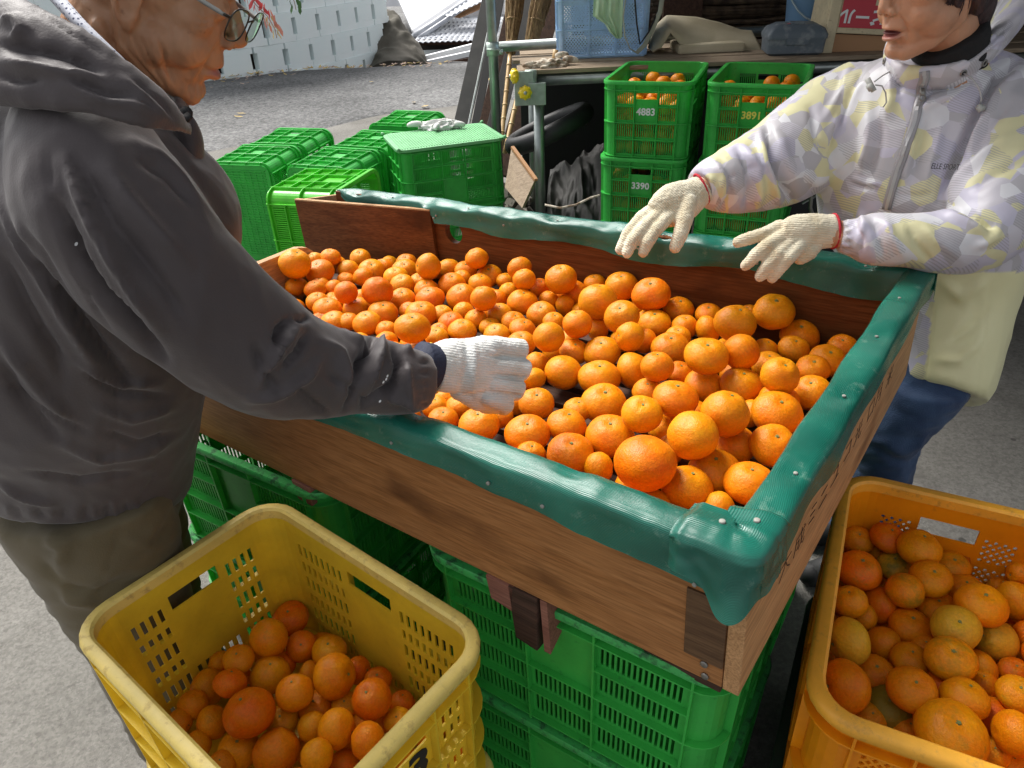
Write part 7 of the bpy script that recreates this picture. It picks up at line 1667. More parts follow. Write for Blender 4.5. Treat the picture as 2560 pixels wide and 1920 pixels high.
# navy inner cuff, glove
m = MB(); px_loft(m, [(1050, 915, 62, 1.055, .035), (1075, 918, 60, 1.065, .034), (1088, 920, 57, 1.07, .033)], None, n=28); m.v = [tuple(MINV @ Vector(v)) for v in m.v]; m.obj('inner_cuff', mat('navy_rib_cuff', (.016, .022, .05), .8, bump=.4), man, True)
gm = MB()
px_loft(gm, [(1082, 920, 59, 1.068, .030), (1110, 916, 66, 1.078, .031), (1140, 914, 68, 1.09, .032), (1172, 918, 74, 1.10, .033), (1200, 922, 86, 1.108, .030), (1222, 928, 84, 1.115, .026), (1238, 932, 70, 1.12, .018)], None, n=32)
for (kx, ky, tx, ty, r) in ((1232, 864, 1304, 874, .0158), (1236, 912, 1311, 922, .0163), (1232, 958, 1296, 974, .0158), (1222, 994, 1266, 1012, .0142)):
    a, b = P(kx, ky, 1.105), P(tx, ty, 1.118); c = b + FW*.035 - RT*.004 - UP*.004; d = c + FW*.012 - RT*.03
    capsule(gm, [a, b, c, d], [r*1.0, r, r*.95, r*.85], 14)
a, b, c = P(1150, 975, 1.10), P(1195, 1000, 1.12), P(1245, 1012, 1.145); capsule(gm, [a, b, c], [.017, .0165, .015], 14)
me = remesh(gm, .0023, 2); wrinkle(me, .0016, 40, seed=3); crease(me, [([(1222, 889), (1255, 893), (1335, 898)], 4.5, -.0065), ([(1222, 936), (1255, 941), (1335, 948)], 4.5, -.0065), ([(1215, 978), (1245, 984), (1310, 993)], 4.5, -.006), ([(1163, 850), (1170, 910), (1155, 970)], 8, -.004), ([(1182, 850), (1190, 910), (1180, 985)], 8, .003), ([(1150, 990), (1210, 985), (1260, 1000)], 6, -.003)])
wrinkle(me, .0009, 300, seed=9)
MT['knitW'] = knit_mat('white_knit_glove', (.74, .74, .72), (.60, .60, .56), UP + RT*.12, freq=260)
gl = own(me, 'glove', MT['knitW'], man, MINV); props(gl, 'white knitted work glove with yellow edge')
m = MB(); q = []
for i in range(29):
    a = 2*pi*i/28; c = P(1084+5*cos(a)*0, 920, 1.067); v = (c-CAMP).normalized(); t = RT; e1 = UP; e2 = FW
    q.append(MINV @ (c + UP*(.0355*cos(a)) + FW*(.031*sin(a)) - RT*.004*cos(a)))
m.tube(q, .0026, 8); m.obj('glove_edge', mat('yellow_overlock', (.75, .45, .02), .8, bump=.5), gl, True)
gl.children[0].matrix_parent_inverse = Matrix.Identity(4)
# glasses
gls = empty('glasses', (0, 0, 0), 'silver-grey metal framed glasses low on the nose of the man', 'glasses')
HMI = head_frame((-.384, .955, 1.392), -.08, .48, -.15)
def lens_outline(cy, cx=10.2, cz=.9, w=2.45, h=1.85, n=28, tilt=.18):
    out = []
    for i in range(n):
        a = 2*pi*i/n; ca, sa = cos(a), sin(a); y = w*math.copysign(abs(ca)**.72, ca); z = h*math.copysign(abs(sa)**.72, sa)*(1-.08*(z_ if False else 0))
        out.append(HMI @ Vector((cx+z*tilt*-1*0-.06*abs(cy+y)**1.15+z*.12, cy+y, cz+z)))
    return out
frameM_ = mat('dark_metal_frame', (.05, .05, .045), .3, metal=.9)
glassM = bpy.data.materials.new('lens_glass'); glassM.use_nodes = True; n, b, L = nodes_of(glassM); b.inputs['Roughness'].default_value = .02; b.inputs['IOR'].default_value = 1.5
tp_ = n.nodes.new('ShaderNodeBsdfTransparent'); tp_.inputs[0].default_value = (.93, .95, .92, 1); gs_ = n.nodes.new('ShaderNodeBsdfGlossy'); gs_.inputs['Roughness'].default_value = .03; fz = n.nodes.new('ShaderNodeFresnel'); fz.inputs[0].default_value = 1.55; mx_ = n.nodes.new('ShaderNodeMixShader'); L(fz.outputs[0], mx_.inputs[0]); L(tp_.outputs[0], mx_.inputs[1]); L(gs_.outputs[0], mx_.inputs[2]); L(mx_.outputs[0], n.nodes['Material Output'].inputs[0])
for cy in (-3.15, 3.15):
    o_ = lens_outline(cy); m = MB(); m.tube(o_+[o_[0]], .0009, 8); m.obj('lens_rim', frameM_, gls, True)
    m = MB(); k = len(o_); m.add(o_+[sum(o_, Vector())/k + (HMI @ Vector((.12, 0, 0))-HMI @ Vector((0, 0, 0)))], [(i, (i+1) % k, k) for i in range(k)]); m.obj('lens', glassM, gls, True)
m = MB(); m.tube([HMI @ Vector(v) for v in ((10.25, -.75, 1.5), (10.6, 0, 1.9), (10.25, .75, 1.5))], .001, 8); m.obj('bridge', frameM_, gls, True)
tmp_m = mat('grey_temple', (.30, .30, .28), .4, metal=.3)
for s in (-1, 1):
    m = MB(); q = [HMI @ Vector((9.6, s*5.6, 1.5)), HMI @ Vector((8.8, s*6.0, 1.7)), HMm @ Vector((5.0, s*7.3, 2.3)), HMm @ Vector((.5, s*7.9, 2.2)), HMm @ Vector((-1.5, s*7.9, 1.0))]
    m.tube(q, [.0014, .0026, .0027, .0024, .002], 8, flat=.5, up=tuple((HMI @ Vector((0, 1, 0))-HMI @ Vector((0, 0, 0))).normalized())); m.obj('temple', tmp_m, gls, True)
    m = MB(); m.tube([HMI @ Vector((9.75, s*5.5, 1.6)), HMI @ Vector((9.2, s*6.0, 1.7))], .0017, 8); m.obj('hinge', frameM_, gls, True)
# sparse grey hair at the back of the head
def hair_cap(HM, material, parent, inv, scale=1.04, zmin=1.0, name='hair', extra=None, voxel=.004):
    m = MB(); ball(m, (-.9, 0, 3.9), (9.5*scale, 7.5*scale, 8.7*scale), 32); m.v = [tuple(HM @ Vector(v)) for v in m.v]
    return m
m = MB(); ball(m, (-2.2, 0, 4.6), (9.0, 7.55, 8.9), 32); m.v = [tuple(MINV @ (HMm @ Vector(v))) for v in m.v]; m.obj('hair', mat('short_grey_hair', (.12, .115, .11), .8, color2=(.22, .21, .20), noise_scale=60, bump=.8, bump_scale=300), man, True)

# ------------------------------------------------------------------ THE WOMAN
wom = empty('person', (1.0, 1.5, 0), 'woman in pale yellow and lilac patterned jacket and jeans holding cream-gloved hands over the rim', 'person')
WINV = Matrix.Translation((-1.0, -1.5, 0))
HMw = head_frame((.767, 1.418, 1.335), 3.379, .171, .033)
MT['skinW'] = skin_mat('warm_skin', (.44, .22, .125), (.53, .285, .17), (.33, .085, .09))
hw = head_mesh(HMw, True, ears=False)
crease(hw, [([(2246, 36), (2262, 58), (2270, 82), (2268, 104)], 4, -.0026), ([(2262, 40), (2282, 66), (2290, 95)], 8, .0022), ([(2250, 92), (2256, 108), (2252, 122)], 4, -.0016), ([(2205, 112), (2222, 118), (2240, 112)], 4, -.0015), ([(2290, 152), (2300, 156), (2330, 152)], 3, -.001)])
m = MB(); ball(m, (8.25, 0, -6.2), (1.15, 1.9, .30), 20); m.v = [tuple(WINV @ (HMw @ Vector(v))) for v in m.v]; m.obj('mouth', mat('dark_mouth_interior', (.10, .02, .02), .5), wom, True)
tmw = MB(); LATW = (.25, -.97, 0)
px_loft(tmw, [(2375, 930, 70, 1.60, .08), (2390, 700, 90, 1.56, .09), (2350, 450, 140, 1.52, .10), (2350, 260, 140, 1.48, .09), (2360, 190, 50, 1.47, .04)])
# forearms end in the gloves: bare wrists show
capsule(tmw, [P(2300, 600, 1.33), P(2140, 592, 1.33), P(2085, 585, 1.335)], [.033, .026, .025], 16); capsule(tmw, [P(1850, 446, 1.455), P(1780, 462, 1.432), P(1745, 474, 1.415)], [.02, .022, .022], 16)
bm = bmesh.new(); bm.from_mesh(hw); t2 = bpy.data.meshes.new('t'); t2.from_pydata([tuple(v) for v in tmw.v], [], tmw.f); bm.from_mesh(t2); bm.to_mesh(hw); bm.free()
own(hw, 'body', MT['skinW'], wom, WINV)
def camo_mat():
    M_ = bpy.data.materials.new('patterned_windbreaker'); M_.use_nodes = True; n, b, L = nodes_of(M_)
    tc = n.nodes.new('ShaderNodeTexCoord'); mp = n.nodes.new('ShaderNodeMapping'); mp.inputs['Rotation'].default_value = (.3, .2, .5); L(tc.outputs['Object'], mp.inputs[0])
    wz = n.nodes.new('ShaderNodeTexNoise'); wz.inputs['Scale'].default_value = 6; L(mp.outputs[0], wz.inputs['Vector'])
    def vor(s, metric='CHEBYCHEV'):
        v = n.nodes.new('ShaderNodeTexVoronoi'); v.inputs['Scale'].default_value = s; v.distance = metric; L(mp.outputs[0], v.inputs['Vector']); return v
    v1, v2 = vor(19, 'EUCLIDEAN'), vor(29, 'EUCLIDEAN')
    def rampc(src, stops):
        r = n.nodes.new('ShaderNodeValToRGB'); r.color_ramp.interpolation = 'CONSTANT'
        while len(r.color_ramp.elements) < len(stops): r.color_ramp.elements.new(.5)
        for e, (p, c) in zip(r.color_ramp.elements, stops): e.position = p; e.color = (*c, 1)
        sp = n.nodes.new('ShaderNodeSeparateColor'); L(src, sp.inputs[0]); L(sp.outputs[0], r.inputs[0]); return r.outputs[0]
    YL, LI, GR, WH, LG = (.66, .63, .38), (.52, .50, .60), (.45, .435, .46), (.66, .66, .69), (.55, .53, .58)
    a = rampc(v1.outputs['Color'], [(0, GR), (.18, YL), (.36, LG), (.52, WH), (.70, LI), (.86, YL)])
    c = rampc(v2.outputs['Color'], [(0, LG), (.25, WH), (.45, GR), (.62, YL), (.75, LI)])
    sel = n.nodes.new('ShaderNodeSeparateColor'); L(v2.outputs['Color'], sel.inputs[0]); gt = n.nodes.new('ShaderNodeMath'); gt.operation = 'GREATER_THAN'; gt.inputs[1].default_value = .55; L(sel.outputs[1], gt.inputs[0])
    mx = n.nodes.new('ShaderNodeMixRGB'); L(gt.outputs[0], mx.inputs[0]); L(a, mx.inputs[1]); L(c, mx.inputs[2])
    # fine pinstripes inside some patches
    dp = n.nodes.new('ShaderNodeVectorMath'); dp.operation = 'DOT_PRODUCT'; dp.inputs[1].default_value = (.5, .3, .8); L(tc.outputs['Object'], dp.inputs[0])
    mu = n.nodes.new('ShaderNodeMath'); mu.operation = 'MULTIPLY'; mu.inputs[1].default_value = 2*pi*260; L(dp.outputs['Value'], mu.inputs[0]); sn = n.nodes.new('ShaderNodeMath'); sn.operation = 'SINE'; L(mu.outputs[0], sn.inputs[0])
    g2 = n.nodes.new('ShaderNodeMath'); g2.operation = 'GREATER_THAN'; g2.inputs[1].default_value = .6; L(sel.outputs[2], g2.inputs[0]); g3 = n.nodes.new('ShaderNodeMath'); g3.operation = 'GREATER_THAN'; g3.inputs[1].default_value = .35; L(sn.outputs[0], g3.inputs[0]); g4 = n.nodes.new('ShaderNodeMath'); g4.operation = 'MULTIPLY'; L(g2.outputs[0], g4.inputs[0]); L(g3.outputs[0], g4.inputs[1])
    g5 = n.nodes.new('ShaderNodeMath'); g5.operation = 'MULTIPLY'; g5.inputs[1].default_value = .55; L(g4.outputs[0], g5.inputs[0])
    m2 = n.nodes.new('ShaderNodeMixRGB'); L(g5.outputs[0], m2.inputs[0]); L(mx.outputs[0], m2.inputs[1]); m2.inputs[2].default_value = (.30, .29, .32, 1)
    # plain yellow side panel
    at = n.nodes.new('ShaderNodeAttribute'); at.attribute_name = 'panel'; m3 = n.nodes.new('ShaderNodeMixRGB'); L(at.outputs['Fac'], m3.inputs[0]); L(m2.outputs[0], m3.inputs[1]); m3.inputs[2].default_value = (.78, .75, .44, 1)
    L(m3.outputs[0], b.inputs['Base Color']); b.inputs['Roughness'].default_value = .45; b.inputs['Specular IOR Level'].default_value = .45; b.inputs['Sheen Weight'].default_value = .1
    nb = n.nodes.new('ShaderNodeTexNoise'); nb.inputs['Scale'].default_value = 45; nb.inputs['Detail'].default_value = 5; L(tc.outputs['Object'], nb.inputs['Vector']); bp = n.nodes.new('ShaderNodeBump'); bp.inputs['Strength'].default_value = .3; bp.inputs['Distance'].default_value = .003; L(nb.outputs[0], bp.inputs['Height']); L(bp.outputs[0], b.inputs['Normal'])
    return M_
MT['camo'] = camo_mat()
jw = MB()
px_loft(jw, [(2344, 985, 108, 1.60, .12), (2352, 950, 118, 1.60, .13), (2372, 850, 126, 1.59, .14), (2392, 730, 140, 1.575, .15), (2385, 610, 195, 1.54, .16), (2335, 500, 258, 1.50, .165), (2318, 400, 262, 1.48, .165), (2318, 300, 262, 1.465, .16), (2335, 220, 215, 1.46, .14), (2350, 165, 120, 1.455, .09)], None, n=40, power=2.1)
# her right sleeve (reaching left) and left sleeve (along the rim)
px_loft(jw, [(2170, 215, 80, 1.53, .08), (2110, 285, 118, 1.53, .09), (2035, 350, 122, 1.51, .085), (1955, 400, 112, 1.49, .078), (1880, 435, 96, 1.47, .066), (1815, 455, 80, 1.445, .056), (1768, 462, 62, 1.43, .045), (1748, 466, 46, 1.42, .036)], None, n=30)
px_loft(jw, [(2455, 190, 70, 1.42, .07), (2500, 280, 120, 1.36, .085), (2520, 400, 125, 1.32, .085), (2500, 510, 120, 1.30, .082), (2440, 590, 92, 1.29, .075), (2350, 605, 80, 1.29, .062), (2250, 600, 66, 1.30, .055), (2170, 595, 62, 1.315, .048), (2130, 592, 46, 1.325, .036), (2098, 590, 42, 1.33, .034)], None, n=30)
jwm = remesh(jw, .0052, 5, .5); wrinkle(jwm, .004, 9, (1, 1, .7), 12); wrinkle(jwm, .0028, 20, (1, 1, .6), 15, True)
CW_ = [
    ([(2165, 150), (2125, 240), (2090, 330), (2078, 430)], 7, -.010), ([(2150, 190), (2110, 270), (2075, 350)], 14, .007), ([(2128, 160), (2110, 220), (2060, 300)], 10, .007), ([(2028, 270), (2040, 350), (2075, 400)], 9, -.008),
    ([(1918, 322), (1932, 400), (1962, 470), (1995, 520)], 9, -.016), ([(1900, 330), (1912, 410), (1940, 480), (1955, 530)], 9, .010), ([(1945, 330), (1965, 400), (2005, 470)], 14, .007), ([(1845, 372), (1872, 420), (1876, 480), (1862, 535)], 8, -.012), ([(1860, 365), (1895, 420), (1900, 480), (1888, 530)], 9, .008), ([(1800, 400), (1828, 440), (1822, 500), (1795, 540)], 7, -.009), ([(1785, 405), (1810, 440), (1805, 490)], 7, .007), ([(2000, 420), (2040, 460), (2070, 440)], 12, .006),
    ([(1740, 440), (1765, 452), (1775, 475), (1770, 500)], 4, -.004), ([(1750, 430), (1778, 445), (1788, 470), (1785, 500)], 4, .004),
    ([(2340, 175), (2400, 200), (2460, 160)], 8, .006), ([(2295, 255), (2330, 225), (2380, 215), (2430, 200)], 7, -.010), ([(2300, 275), (2345, 250), (2400, 235)], 8, .007), ([(2245, 185), (2248, 215), (2240, 240)], 8, -.008), ([(2225, 190), (2230, 240), (2215, 300)], 12, .007), ([(2170, 260), (2175, 340), (2150, 430)], 14, .007), ([(2140, 300), (2130, 380), (2120, 440)], 14, -.006), ([(2205, 300), (2190, 380), (2165, 450)], 12, -.006),
    ([(2125, 455), (2165, 470), (2200, 472)], 5, -.005), ([(2125, 445), (2165, 458), (2205, 462)], 5, .005), ([(2240, 485), (2290, 490), (2340, 480)], 5, -.004), ([(2290, 330), (2275, 400), (2255, 460)], 12, .006), ([(2320, 280), (2300, 360), (2280, 440)], 10, -.005), ([(2360, 300), (2330, 400), (2310, 480)], 12, .005),
    ([(2552, 140), (2490, 200), (2445, 280), (2410, 350), (2375, 430), (2345, 500)], 8, -.018), ([(2560, 170), (2500, 230), (2455, 310), (2420, 380)], 12, .009), ([(2520, 260), (2460, 330), (2430, 400)], 10, -.006), ([(2560, 330), (2480, 370), (2410, 430), (2365, 490)], 14, .008), ([(2560, 400), (2480, 440), (2420, 480)], 12, -.006),
    ([(2370, 512), (2420, 530), (2470, 560), (2500, 575)], 8, -.014), ([(2350, 525), (2410, 552), (2470, 585)], 12, .008), ([(2500, 560), (2490, 590), (2440, 620)], 10, .007), ([(2300, 560), (2340, 600), (2400, 640)], 12, .006), ([(2210, 545), (2230, 590), (2260, 640)], 10, .006), ([(2180, 545), (2195, 590), (2210, 645)], 8, -.008), ([(2150, 530), (2160, 560), (2150, 590)], 7, .006), ([(2270, 560), (2290, 610), (2330, 660)], 9, -.006), ([(2140, 560), (2155, 600), (2150, 640)], 5, -.005),
    ([(2340, 720), (2325, 850), (2312, 950), (2305, 1010)], 3, -.003), ([(2475, 700), (2460, 850), (2440, 980)], 3, -.002), ([(2350, 700), (2400, 740), (2470, 700)], 14, .006), ([(2360, 860), (2420, 830), (2470, 780)], 12, -.005), ([(2340, 900), (2400, 900), (2450, 850)], 12, .006), ([(2290, 985), (2360, 1000), (2440, 985)], 4, -.003)]
crease(jwm, [(l[0], l[1], l[2]*1.35) + tuple(l[3:]) for l in CW_])
crease(jwm, [([(2106, 560+i*9), (2128, 558+i*9.4)], 3, (-.004 if i % 2 else .0035)) for i in range(9)] + [([(2270+i*17, 985), (2273+i*17, 1012)], 4, (-.004 if i % 2 else .003)) for i in range(12)])
co = lap(get_co(jwm), get_edges(jwm), 1, .35); set_co(jwm, co)
pxs, dd_ = project(co); pn = ((pxs[:, 1] > 680) & (pxs[:, 0] > 2338-(pxs[:, 1]-720)*.125) & (dd_ > 1.36)).astype(float)
at = jwm.attributes.new('panel', 'FLOAT', 'POINT'); at.data.foreach_set('value', pn)
jwb = bvh_of(jwm)
own(jwm, 'jacket', MT['camo'], wom, WINV)
# collar + hood
def ring_piece(ring, flatr, voxel, center=None, lean=.5):
    K = len(ring)-1; pts = []
    for i in range(K):
        for s in range(4):
            t = s/4; a, b, c, d = [ring[max(0, min(K, j))] for j in (i-1, i, i+1, i+2)]
            pts.append([.5*((2*b[k])+(-a[k]+c[k])*t+(2*a[k]-5*b[k]+4*c[k]-d[k])*t*t+(-a[k]+3*b[k]-3*c[k]+d[k])*t**3) for k in range(4)])
    pts.append(list(ring[-1])); cs = [P(q[0], q[1], q[3]) for q in pts]; cen = sum(cs, Vector())/len(cs); secs = []
    for i, q in enumerate(pts):
        t = (cs[min(i+1, len(cs)-1)]-cs[max(i-1, 0)]).normalized(); v = cs[i]-cen; e2 = (v-t*v.dot(t)).normalized(); r = q[2]*q[3]/FPX
        e1 = Vector((0, 0, 1))-e2*lean*-1; e1 = (e1-t*e1.dot(t)).normalized(); e2 = t.cross(e1).normalized(); secs.append((cs[i], e1*r, e2*r*flatr))
    mb_ = MB(); ring_loft(mb_, secs, 24); return remesh(mb_, voxel, 4, .5)
cl_ = ring_piece([(2228, 118, 22, 1.49), (2224, 160, 32, 1.405), (2262, 192, 34, 1.345), (2330, 196, 36, 1.318), (2398, 184, 44, 1.305), (2452, 142, 60, 1.32), (2500, 88, 68, 1.36), (2535, 26, 76, 1.42), (2560, -60, 80, 1.54), (2480, -120, 70, 1.62), (2360, -60, 50, 1.66), (2270, 40, 30, 1.62)], .42, .0042)
wrinkle(cl_, .004, 14, seed=21); wrinkle(cl_, .0024, 30, seed=22, ridged=True)
crease(cl_, [([(2400, 165), (2470, 110), (2540, 50)], 5, -.006), ([(2440, 160), (2500, 115), (2560, 85)], 6, -.006), ([(2460, 90), (2490, 60), (2500, 20)], 8, .006), ([(2300, 180), (2310, 225)], 5, .003)])
clb = bvh_of(cl_)
at = cl_.attributes.new('panel', 'FLOAT', 'POINT'); own(cl_, 'hood', MT['camo'], wom, WINV)
# black polo neck
nb_ = MB(); HC = lambda c: HMw @ Vector(c); ex = (HMw @ Vector((1, 0, 0)) - HMw @ Vector((0, 0, 0))); ey = (HMw @ Vector((0, 1, 0)) - HMw @ Vector((0, 0, 0))); ez = (HMw @ Vector((0, 0, 1)) - HMw @ Vector((0, 0, 0)))
ring_loft(nb_, [(HC((-3.9, 0, -9.2)), ex*5.3+ez*-2.2, ey*5.2), (HC((-3.6, 0, -9.6)), ex*6.1+ez*-2.2, ey*6.0), (HC((-4.2, 0, -12)), ex*6.4+ez*-1.2, ey*6.2), (HC((-5, 0, -14)), ex*5.6, ey*5.6), (HC((-6, 0, -16.5)), ex*5, ey*5)], 40); nk = remesh(nb_, .0035, 3); wrinkle(nk, .003, 30, (1, 1, 2.5), 4)
own(nk, 'polo_neck', mat('black_polo_neck', (.008, .008, .009), .9, bump=.4), wom, WINV)
# zip, puller, cords, toggles, eyelets
def on_j(px, py, off=.0):
    best = None
    for bb in (clb, jwb):
        r = (P(px, py, 1.0)-CAMP).normalized(); loc, nr, i, d = bb.ray_cast(CAMP, r)
        if loc is not None and (best is None or d < best[2]): best = (loc, nr if nr.dot(r) < 0 else -nr, d)
    return (best[0]+best[1]*off, best[1]) if best else (P(px, py, 1.4), -FW)
zp = [(2312, 178), (2308, 200), (2303, 225), (2297, 260), (2288, 300), (2275, 345), (2260, 390), (2245, 425), (2233, 460), (2222, 500), (2215, 530)]
zl = []
for a, b in zip(zp, zp[1:]):
    for t in (0, .25, .5, .75): zl.append((a[0]+(b[0]-a[0])*t, a[1]+(b[1]-a[1])*t))
Z_ = [on_j(x, y, .0035) for x, y in zl]; zpts = [WINV @ q for q, _ in Z_]
for _ in range(3): zpts = [zpts[0]] + [(zpts[i-1]+zpts[i]*2+zpts[i+1])/4 for i in range(1, len(zpts)-1)] + [zpts[-1]]
zm = mat('grey_zip', (.30, .29, .30), .4, metal=.3, bump=.2)
for off, w in ((0, .0085),):
    m = MB(); m.tube(zpts, w, 10, flat=.28, up=tuple(Z_[5][1])); m.obj('zip_tape', zm, wom, True)
m = MB()
for i in range(len(zpts)-1):
    for k in range(6):
        q = zpts[i].lerp(zpts[i+1], k/6); t = (zpts[i+1]-zpts[i]).normalized(); n_ = Z_[i][1]; s = t.cross(n_).normalized(); m.bar(q-s*.0028+n_*.0026, q+s*.0028+n_*.0026, .0011, .0011, up=tuple(n_))
props(m.obj('zip_tooth', mat('zip_teeth', (.45, .44, .44), .35, metal=.6), wom), kind='stuff')
m = MB(); q = zpts[6]; n_ = Z_[6][1]; m.tube([q+n_*.006, q+n_*.008-UP*.012], .0045, 8, flat=.5)
for i in range(13): pass
rg_ = [q+n_*.008-UP*.016+RT*.0055*cos(a)+UP*.0055*sin(a)*-1 for a in np.linspace(0, 2*pi, 14)]; m.tube(rg_, .0014, 6); m.obj('zip_puller', MT['screw'], wom, True)
cord = mat('grey_draw_cord', (.42, .42, .42), .6); togm = mat('grey_toggle', (.40, .41, .38), .45)
def cordline(pts, r=.0013): 
    m = MB(); m.tube([WINV @ P(*p) for p in pts], r, 8); m.obj('draw_cord', cord, wom, True)
q0, _n = on_j(2222, 180, .002); d0 = (q0-CAMP).dot(FW)
cordline([(2224, 179, d0), (2205, 190, d0-.03), (2186, 204, d0-.04)]); cordline([(2188, 212, d0-.04), (2205, 215, d0-.035), (2214, 232, d0-.025), (2216, 256, d0-.02), (2208, 268, d0-.01)])
m = MB(); m.tube([WINV @ P(2168, 197, d0-.045), WINV @ P(2185, 228, d0-.045)], [.0052, .0048], 12); m.tube([WINV @ P(2172, 212, d0-.048), WINV @ P(2180, 224, d0-.05)], .0062, 10); m.obj('toggle', togm, wom, True)
q1, _n = on_j(2408, 182, .002); d1 = (q1-CAMP).dot(FW)
cordline([(2409, 183, d1), (2430, 196, d1-.02), (2448, 220, d1-.02), (2454, 246, d1-.015), (2450, 262, d1-.008)])
m = MB(); m.tube([WINV @ P(2443, 268, d1-.01), WINV @ P(2460, 270, d1-.01)], .005, 8); m.tube([WINV @ P(2449, 262, d1-.012), WINV @ P(2452, 278, d1-.012)], .0045, 8); m.obj('toggle', togm, wom, True)
for (x, y) in ((2212, 153), (2408, 182), (2460, 157)):
    q, n_ = on_j(x, y, .0015); X = n_.orthogonal().normalized(); Y = n_.cross(X); m = MB(); m.tube([WINV @ (q+X*.0048*cos(a)+Y*.0048*sin(a)) for a in np.linspace(0, 2*pi, 16)], .0016, 6); e_ = m.obj('eyelet', MT['screw'], wom, True)
    m = MB(); m.add([WINV @ (q+X*.0036*cos(a)+Y*.0036*sin(a)) for a in np.linspace(0, 5.8, 12)], [tuple(range(12))]); m.obj('eyelet_hole', MT['black'], e_); e_.children[0].parent = e_
# chest print
q, n_ = on_j(2362, 418, .0025); X = (RT*1.0 + FW*0.0); X = (X-n_*X.dot(n_)).normalized(); Y = n_.cross(X)
q0_, n0_ = on_j(2329, 416, .0); q1_, n1_ = on_j(2400, 420, .0); qc, nc = on_j(2364, 418, .0)
X = (q1_-q0_).normalized(); n_ = (n0_+n1_+nc).normalized(); Y = n_.cross(X); o_ = (q0_+q1_)/2
off = max((qc-o_).dot(n_), 0)+.003
text_obj('chest_print', 'ELLE SPORT', .0125, Matrix.Translation(WINV @ (o_+n_*off)) @ frameM((0, 0, 0), X, Y) @ Matrix.Diagonal((.82, 1.15, 1, 1)), MT['ink'], wom, depth=.0002)
# jeans and shoes
MT['denim'] = fabric('blue_denim', (.022, .045, .105), (.045, .085, .17), rough=.85, bump=.5, nscale=18)
jn = MB(); hc = P(2298, 968, 1.63)
for lx, ly in ((-.02, -.055), (.02, .085)):
    h = Vector((hc.x+lx, hc.y+ly, hc.z+.05)); kn = Vector((h.x-.055, h.y, .45)); an = Vector((h.x-.04, h.y, .09))
    ring_loft(jn, [(h, Vector((.088, 0, 0)), Vector((0, .080, 0))), (h.lerp(kn, .5), Vector((.082, 0, 0)), Vector((0, .08, 0))), (kn, Vector((.074, 0, 0)), Vector((0, .068, 0))), (kn.lerp(an, .5), Vector((.072, 0, 0)), Vector((0, .066, 0))), (an, Vector((.072, 0, 0)), Vector((0, .065, 0))), (an-Vector((0, 0, .06)), Vector((.07, 0, 0)), Vector((0, .062, 0)))], 26)
    s = MB(); capsule(s, [(an.x+.04, an.y, .04), (an.x-.05, an.y-.01, .038), (an.x-.12, an.y-.02, .032)], [.04, .04, .032]); s.v = [tuple(WINV @ Vector(v)) for v in s.v]; s.obj('shoe', MT['black'], wom, True)
ball(jn, hc+Vector((0, 0, .05)), (.095, .12, .09), 20)
me = remesh(jn, .007, 4); wrinkle(me, .005, 9, (1, 1, 1.3), 3); wrinkle(me, .004, 22, (1, 1, 1.8), 6, True)
crease(me, [([(2200, 1100), (2250, 1130), (2330, 1100)], 12, .008), ([(2210, 1140), (2270, 1160), (2335, 1140)], 10, -.007), ([(2290, 1080), (2285, 1140), (2280, 1200)], 3, -.002)])
own(me, 'jeans', MT['denim'], wom, WINV)
# gloves
def glove(chains, palm, name, material, inv, parent, label, voxel=.0024):
    g_ = MB(); px_loft(g_, palm, None, n=26)
    for ch, rs in chains: capsule(g_, [P(*p) for p in ch], rs, 12)
    me = remesh(g_, voxel, 3); wrinkle(me, .0013, 45, seed=4); wrinkle(me, .0011, 260, seed=11)
    o = own(me, name, material, parent, inv); props(o, label); return o
MT['knitC1'] = knit_mat('cream_knit_glove', (.72, .66, .50), (.54, .45, .29), (UP*.75 + RT*.65).normalized(), freq=250)
MT['knitC2'] = knit_mat('cream_knit_glove_right', (.72, .66, .50), (.54, .45, .29), UP + RT*.05, freq=250)
r_ = .0122
g1 = glove([
    ([(1672, 540, 1.385), (1640, 575, 1.365), (1618, 608, 1.36), (1608, 630, 1.365)], [r_*1.15, r_*1.05, r_, r_*.85]),
    ([(1655, 530, 1.39), (1612, 565, 1.37), (1583, 600, 1.365), (1568, 632, 1.37)], [r_*1.15, r_*1.1, r_, r_*.85]),
    ([(1640, 520, 1.40), (1598, 550, 1.385), (1566, 590, 1.38), (1552, 624, 1.382)], [r_*1.1, r_*1.1, r_*1.0, r_*.88]),
    ([(1645, 512, 1.415), (1605, 540, 1.41), (1572, 580, 1.405), (1558, 612, 1.405)], [r_, r_, r_*.9, r_*.8]),
    ([(1722, 505, 1.385), (1712, 548, 1.375), (1700, 590, 1.37), (1688, 618, 1.37)], [r_*1.35, r_*1.35, r_*1.2, r_*.95])],
    [(1752, 474, 38, 1.418, .026), (1736, 486, 42, 1.412, .027), (1712, 500, 50, 1.402, .026), (1684, 512, 54, 1.395, .022), (1655, 528, 46, 1.39, .018), (1640, 538, 34, 1.385, .014)],
    'glove', MT['knitC1'], WINV, wom, 'cream knitted glove with red edge, fingers pointing down')
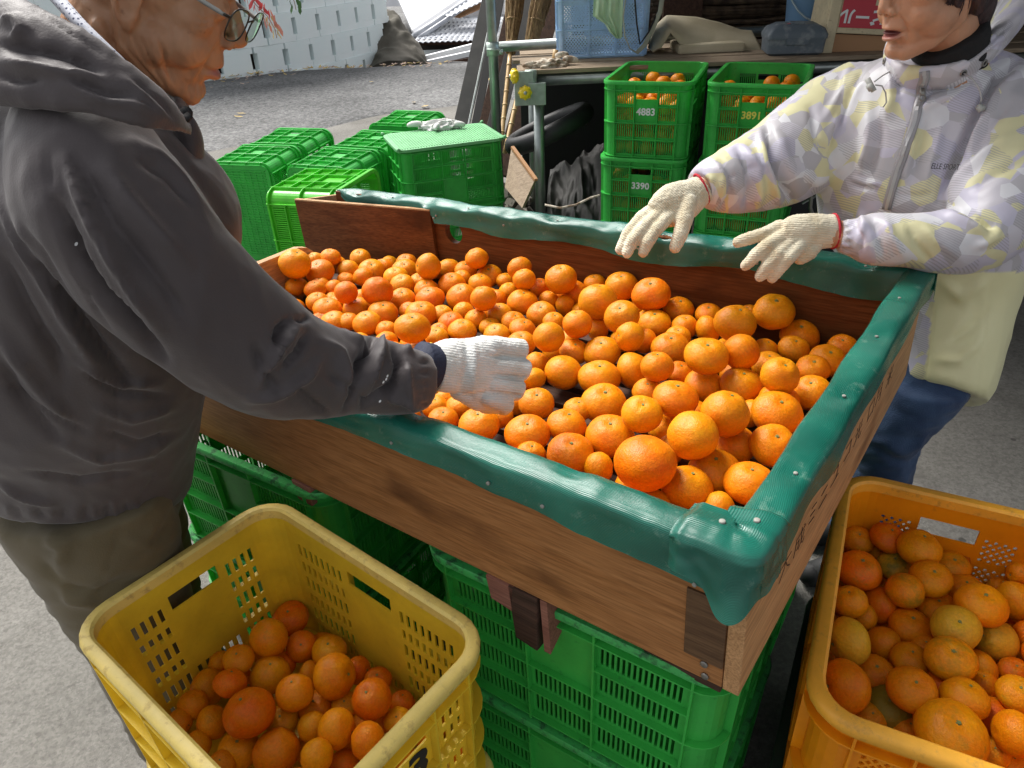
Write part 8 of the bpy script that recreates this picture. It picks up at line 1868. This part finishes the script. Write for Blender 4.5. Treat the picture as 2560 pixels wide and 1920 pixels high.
g2 = glove([
    ([(1950, 568, 1.345), (1908, 585, 1.345), (1872, 597, 1.35), (1844, 606, 1.355)], [r_*1.15, r_*1.05, r_, r_*.85]),
    ([(1960, 590, 1.335), (1922, 612, 1.33), (1888, 640, 1.335), (1864, 664, 1.345)], [r_*1.2, r_*1.15, r_*1.05, r_*.85]),
    ([(1978, 608, 1.33), (1945, 636, 1.325), (1917, 668, 1.33), (1900, 692, 1.34)], [r_*1.2, r_*1.15, r_*1.05, r_*.85]),
    ([(1998, 615, 1.325), (1970, 646, 1.32), (1946, 674, 1.33), (1930, 694, 1.34)], [r_*1.15, r_*1.1, r_, r_*.85]),
    ([(2045, 600, 1.34), (2022, 630, 1.335), (2000, 646, 1.34)], [r_*1.3, r_*1.3, r_*1.0])],
    [(2083, 578, 41, 1.337, .026), (2062, 578, 42, 1.337, .027), (2035, 578, 44, 1.336, .027), (2005, 584, 50, 1.336, .025), (1975, 590, 48, 1.336, .021), (1955, 592, 38, 1.336, .016)],
    'glove', MT['knitC2'], WINV, wom, 'cream knitted glove with red edge, fingers spread')
redE = mat('red_overlock', (.45, .015, .03), .85, bump=.6)
for (cx, cy, d, hw_, ax, rr2, pr) in ((1753, 473, 1.418, 39, Vector((.42, .90)), .027, g1), (2084, 578, 1.337, 42, Vector((.03, 1)), .027, g2)):
    c = P(cx, cy, d); E1 = (RT*ax.x - UP*ax.y).normalized(); m = MB()
    m.tube([WINV @ (c + E1*(hw_*d/FPX*cos(a)) + FW*(rr2*sin(a))) for a in np.linspace(0, 2*pi, 30)], .0024, 8); m.obj('glove_edge', redE, pr, True)
# hair: cap with side locks
hb_ = MB(); ball(hb_, (-1.6, 0, 4.4), (9.9, 8.0, 9.0), 32); capsule(hb_, [(-3.5, 0, -1), (-6.0, 0, -5.5)], [7.2, 5.2], 20)
for s in (-1, 1): capsule(hb_, [(2.2, s*6.2, 3.5), (2.0, s*6.9, -.5), (1.2, s*6.6, -3.2)], [2.6, 1.5, .7], 12); capsule(hb_, [(-2, s*6.6, 1), (-3.2, s*6.4, -4.5)], [2.5, 1.6], 12)
hb_.v = [tuple(HMw @ Vector(v)) for v in hb_.v]
hairM = mat('dark_brown_hair', (.018, .010, .010), .45, color2=(.045, .022, .024), noise_scale=120, stretch=(1, 1, .12), bump=.7, bump_scale=260)
me = remesh(hb_, .004, 4); wrinkle(me, .003, 50, (1, 1, .15), 5); own(me, 'hair', hairM, wom, WINV)
m = MB()
for s in (-1, 1):
    for i in range(150):
        t = RNG.rand(); x0 = -4.5+7.5*t; y0 = 7.2-1.0*abs(t-.4); z0 = 1.5+RNG.normal(0, .6); ln = 3.5+2.0*RNG.rand()+(1.6 if t > .62 else 0)
        pts = [Vector((x0, s*(y0+.15), z0)), Vector((x0+.2, s*(y0+.35*RNG.rand()), z0-ln*.45)), Vector((x0+.5+RNG.normal(0, .3), s*(y0-.35-.2*RNG.rand()), z0-ln*.8)), Vector((x0+.9+RNG.normal(0, .4), s*(y0-.8-.3*RNG.rand()), z0-ln))]
        m.tube([WINV @ (HMw @ p) for p in pts], [.0012, .0011, .0008, .0002], 4, caps=False)
props(m.obj('hair_locks', hairM, wom, True), kind='stuff')
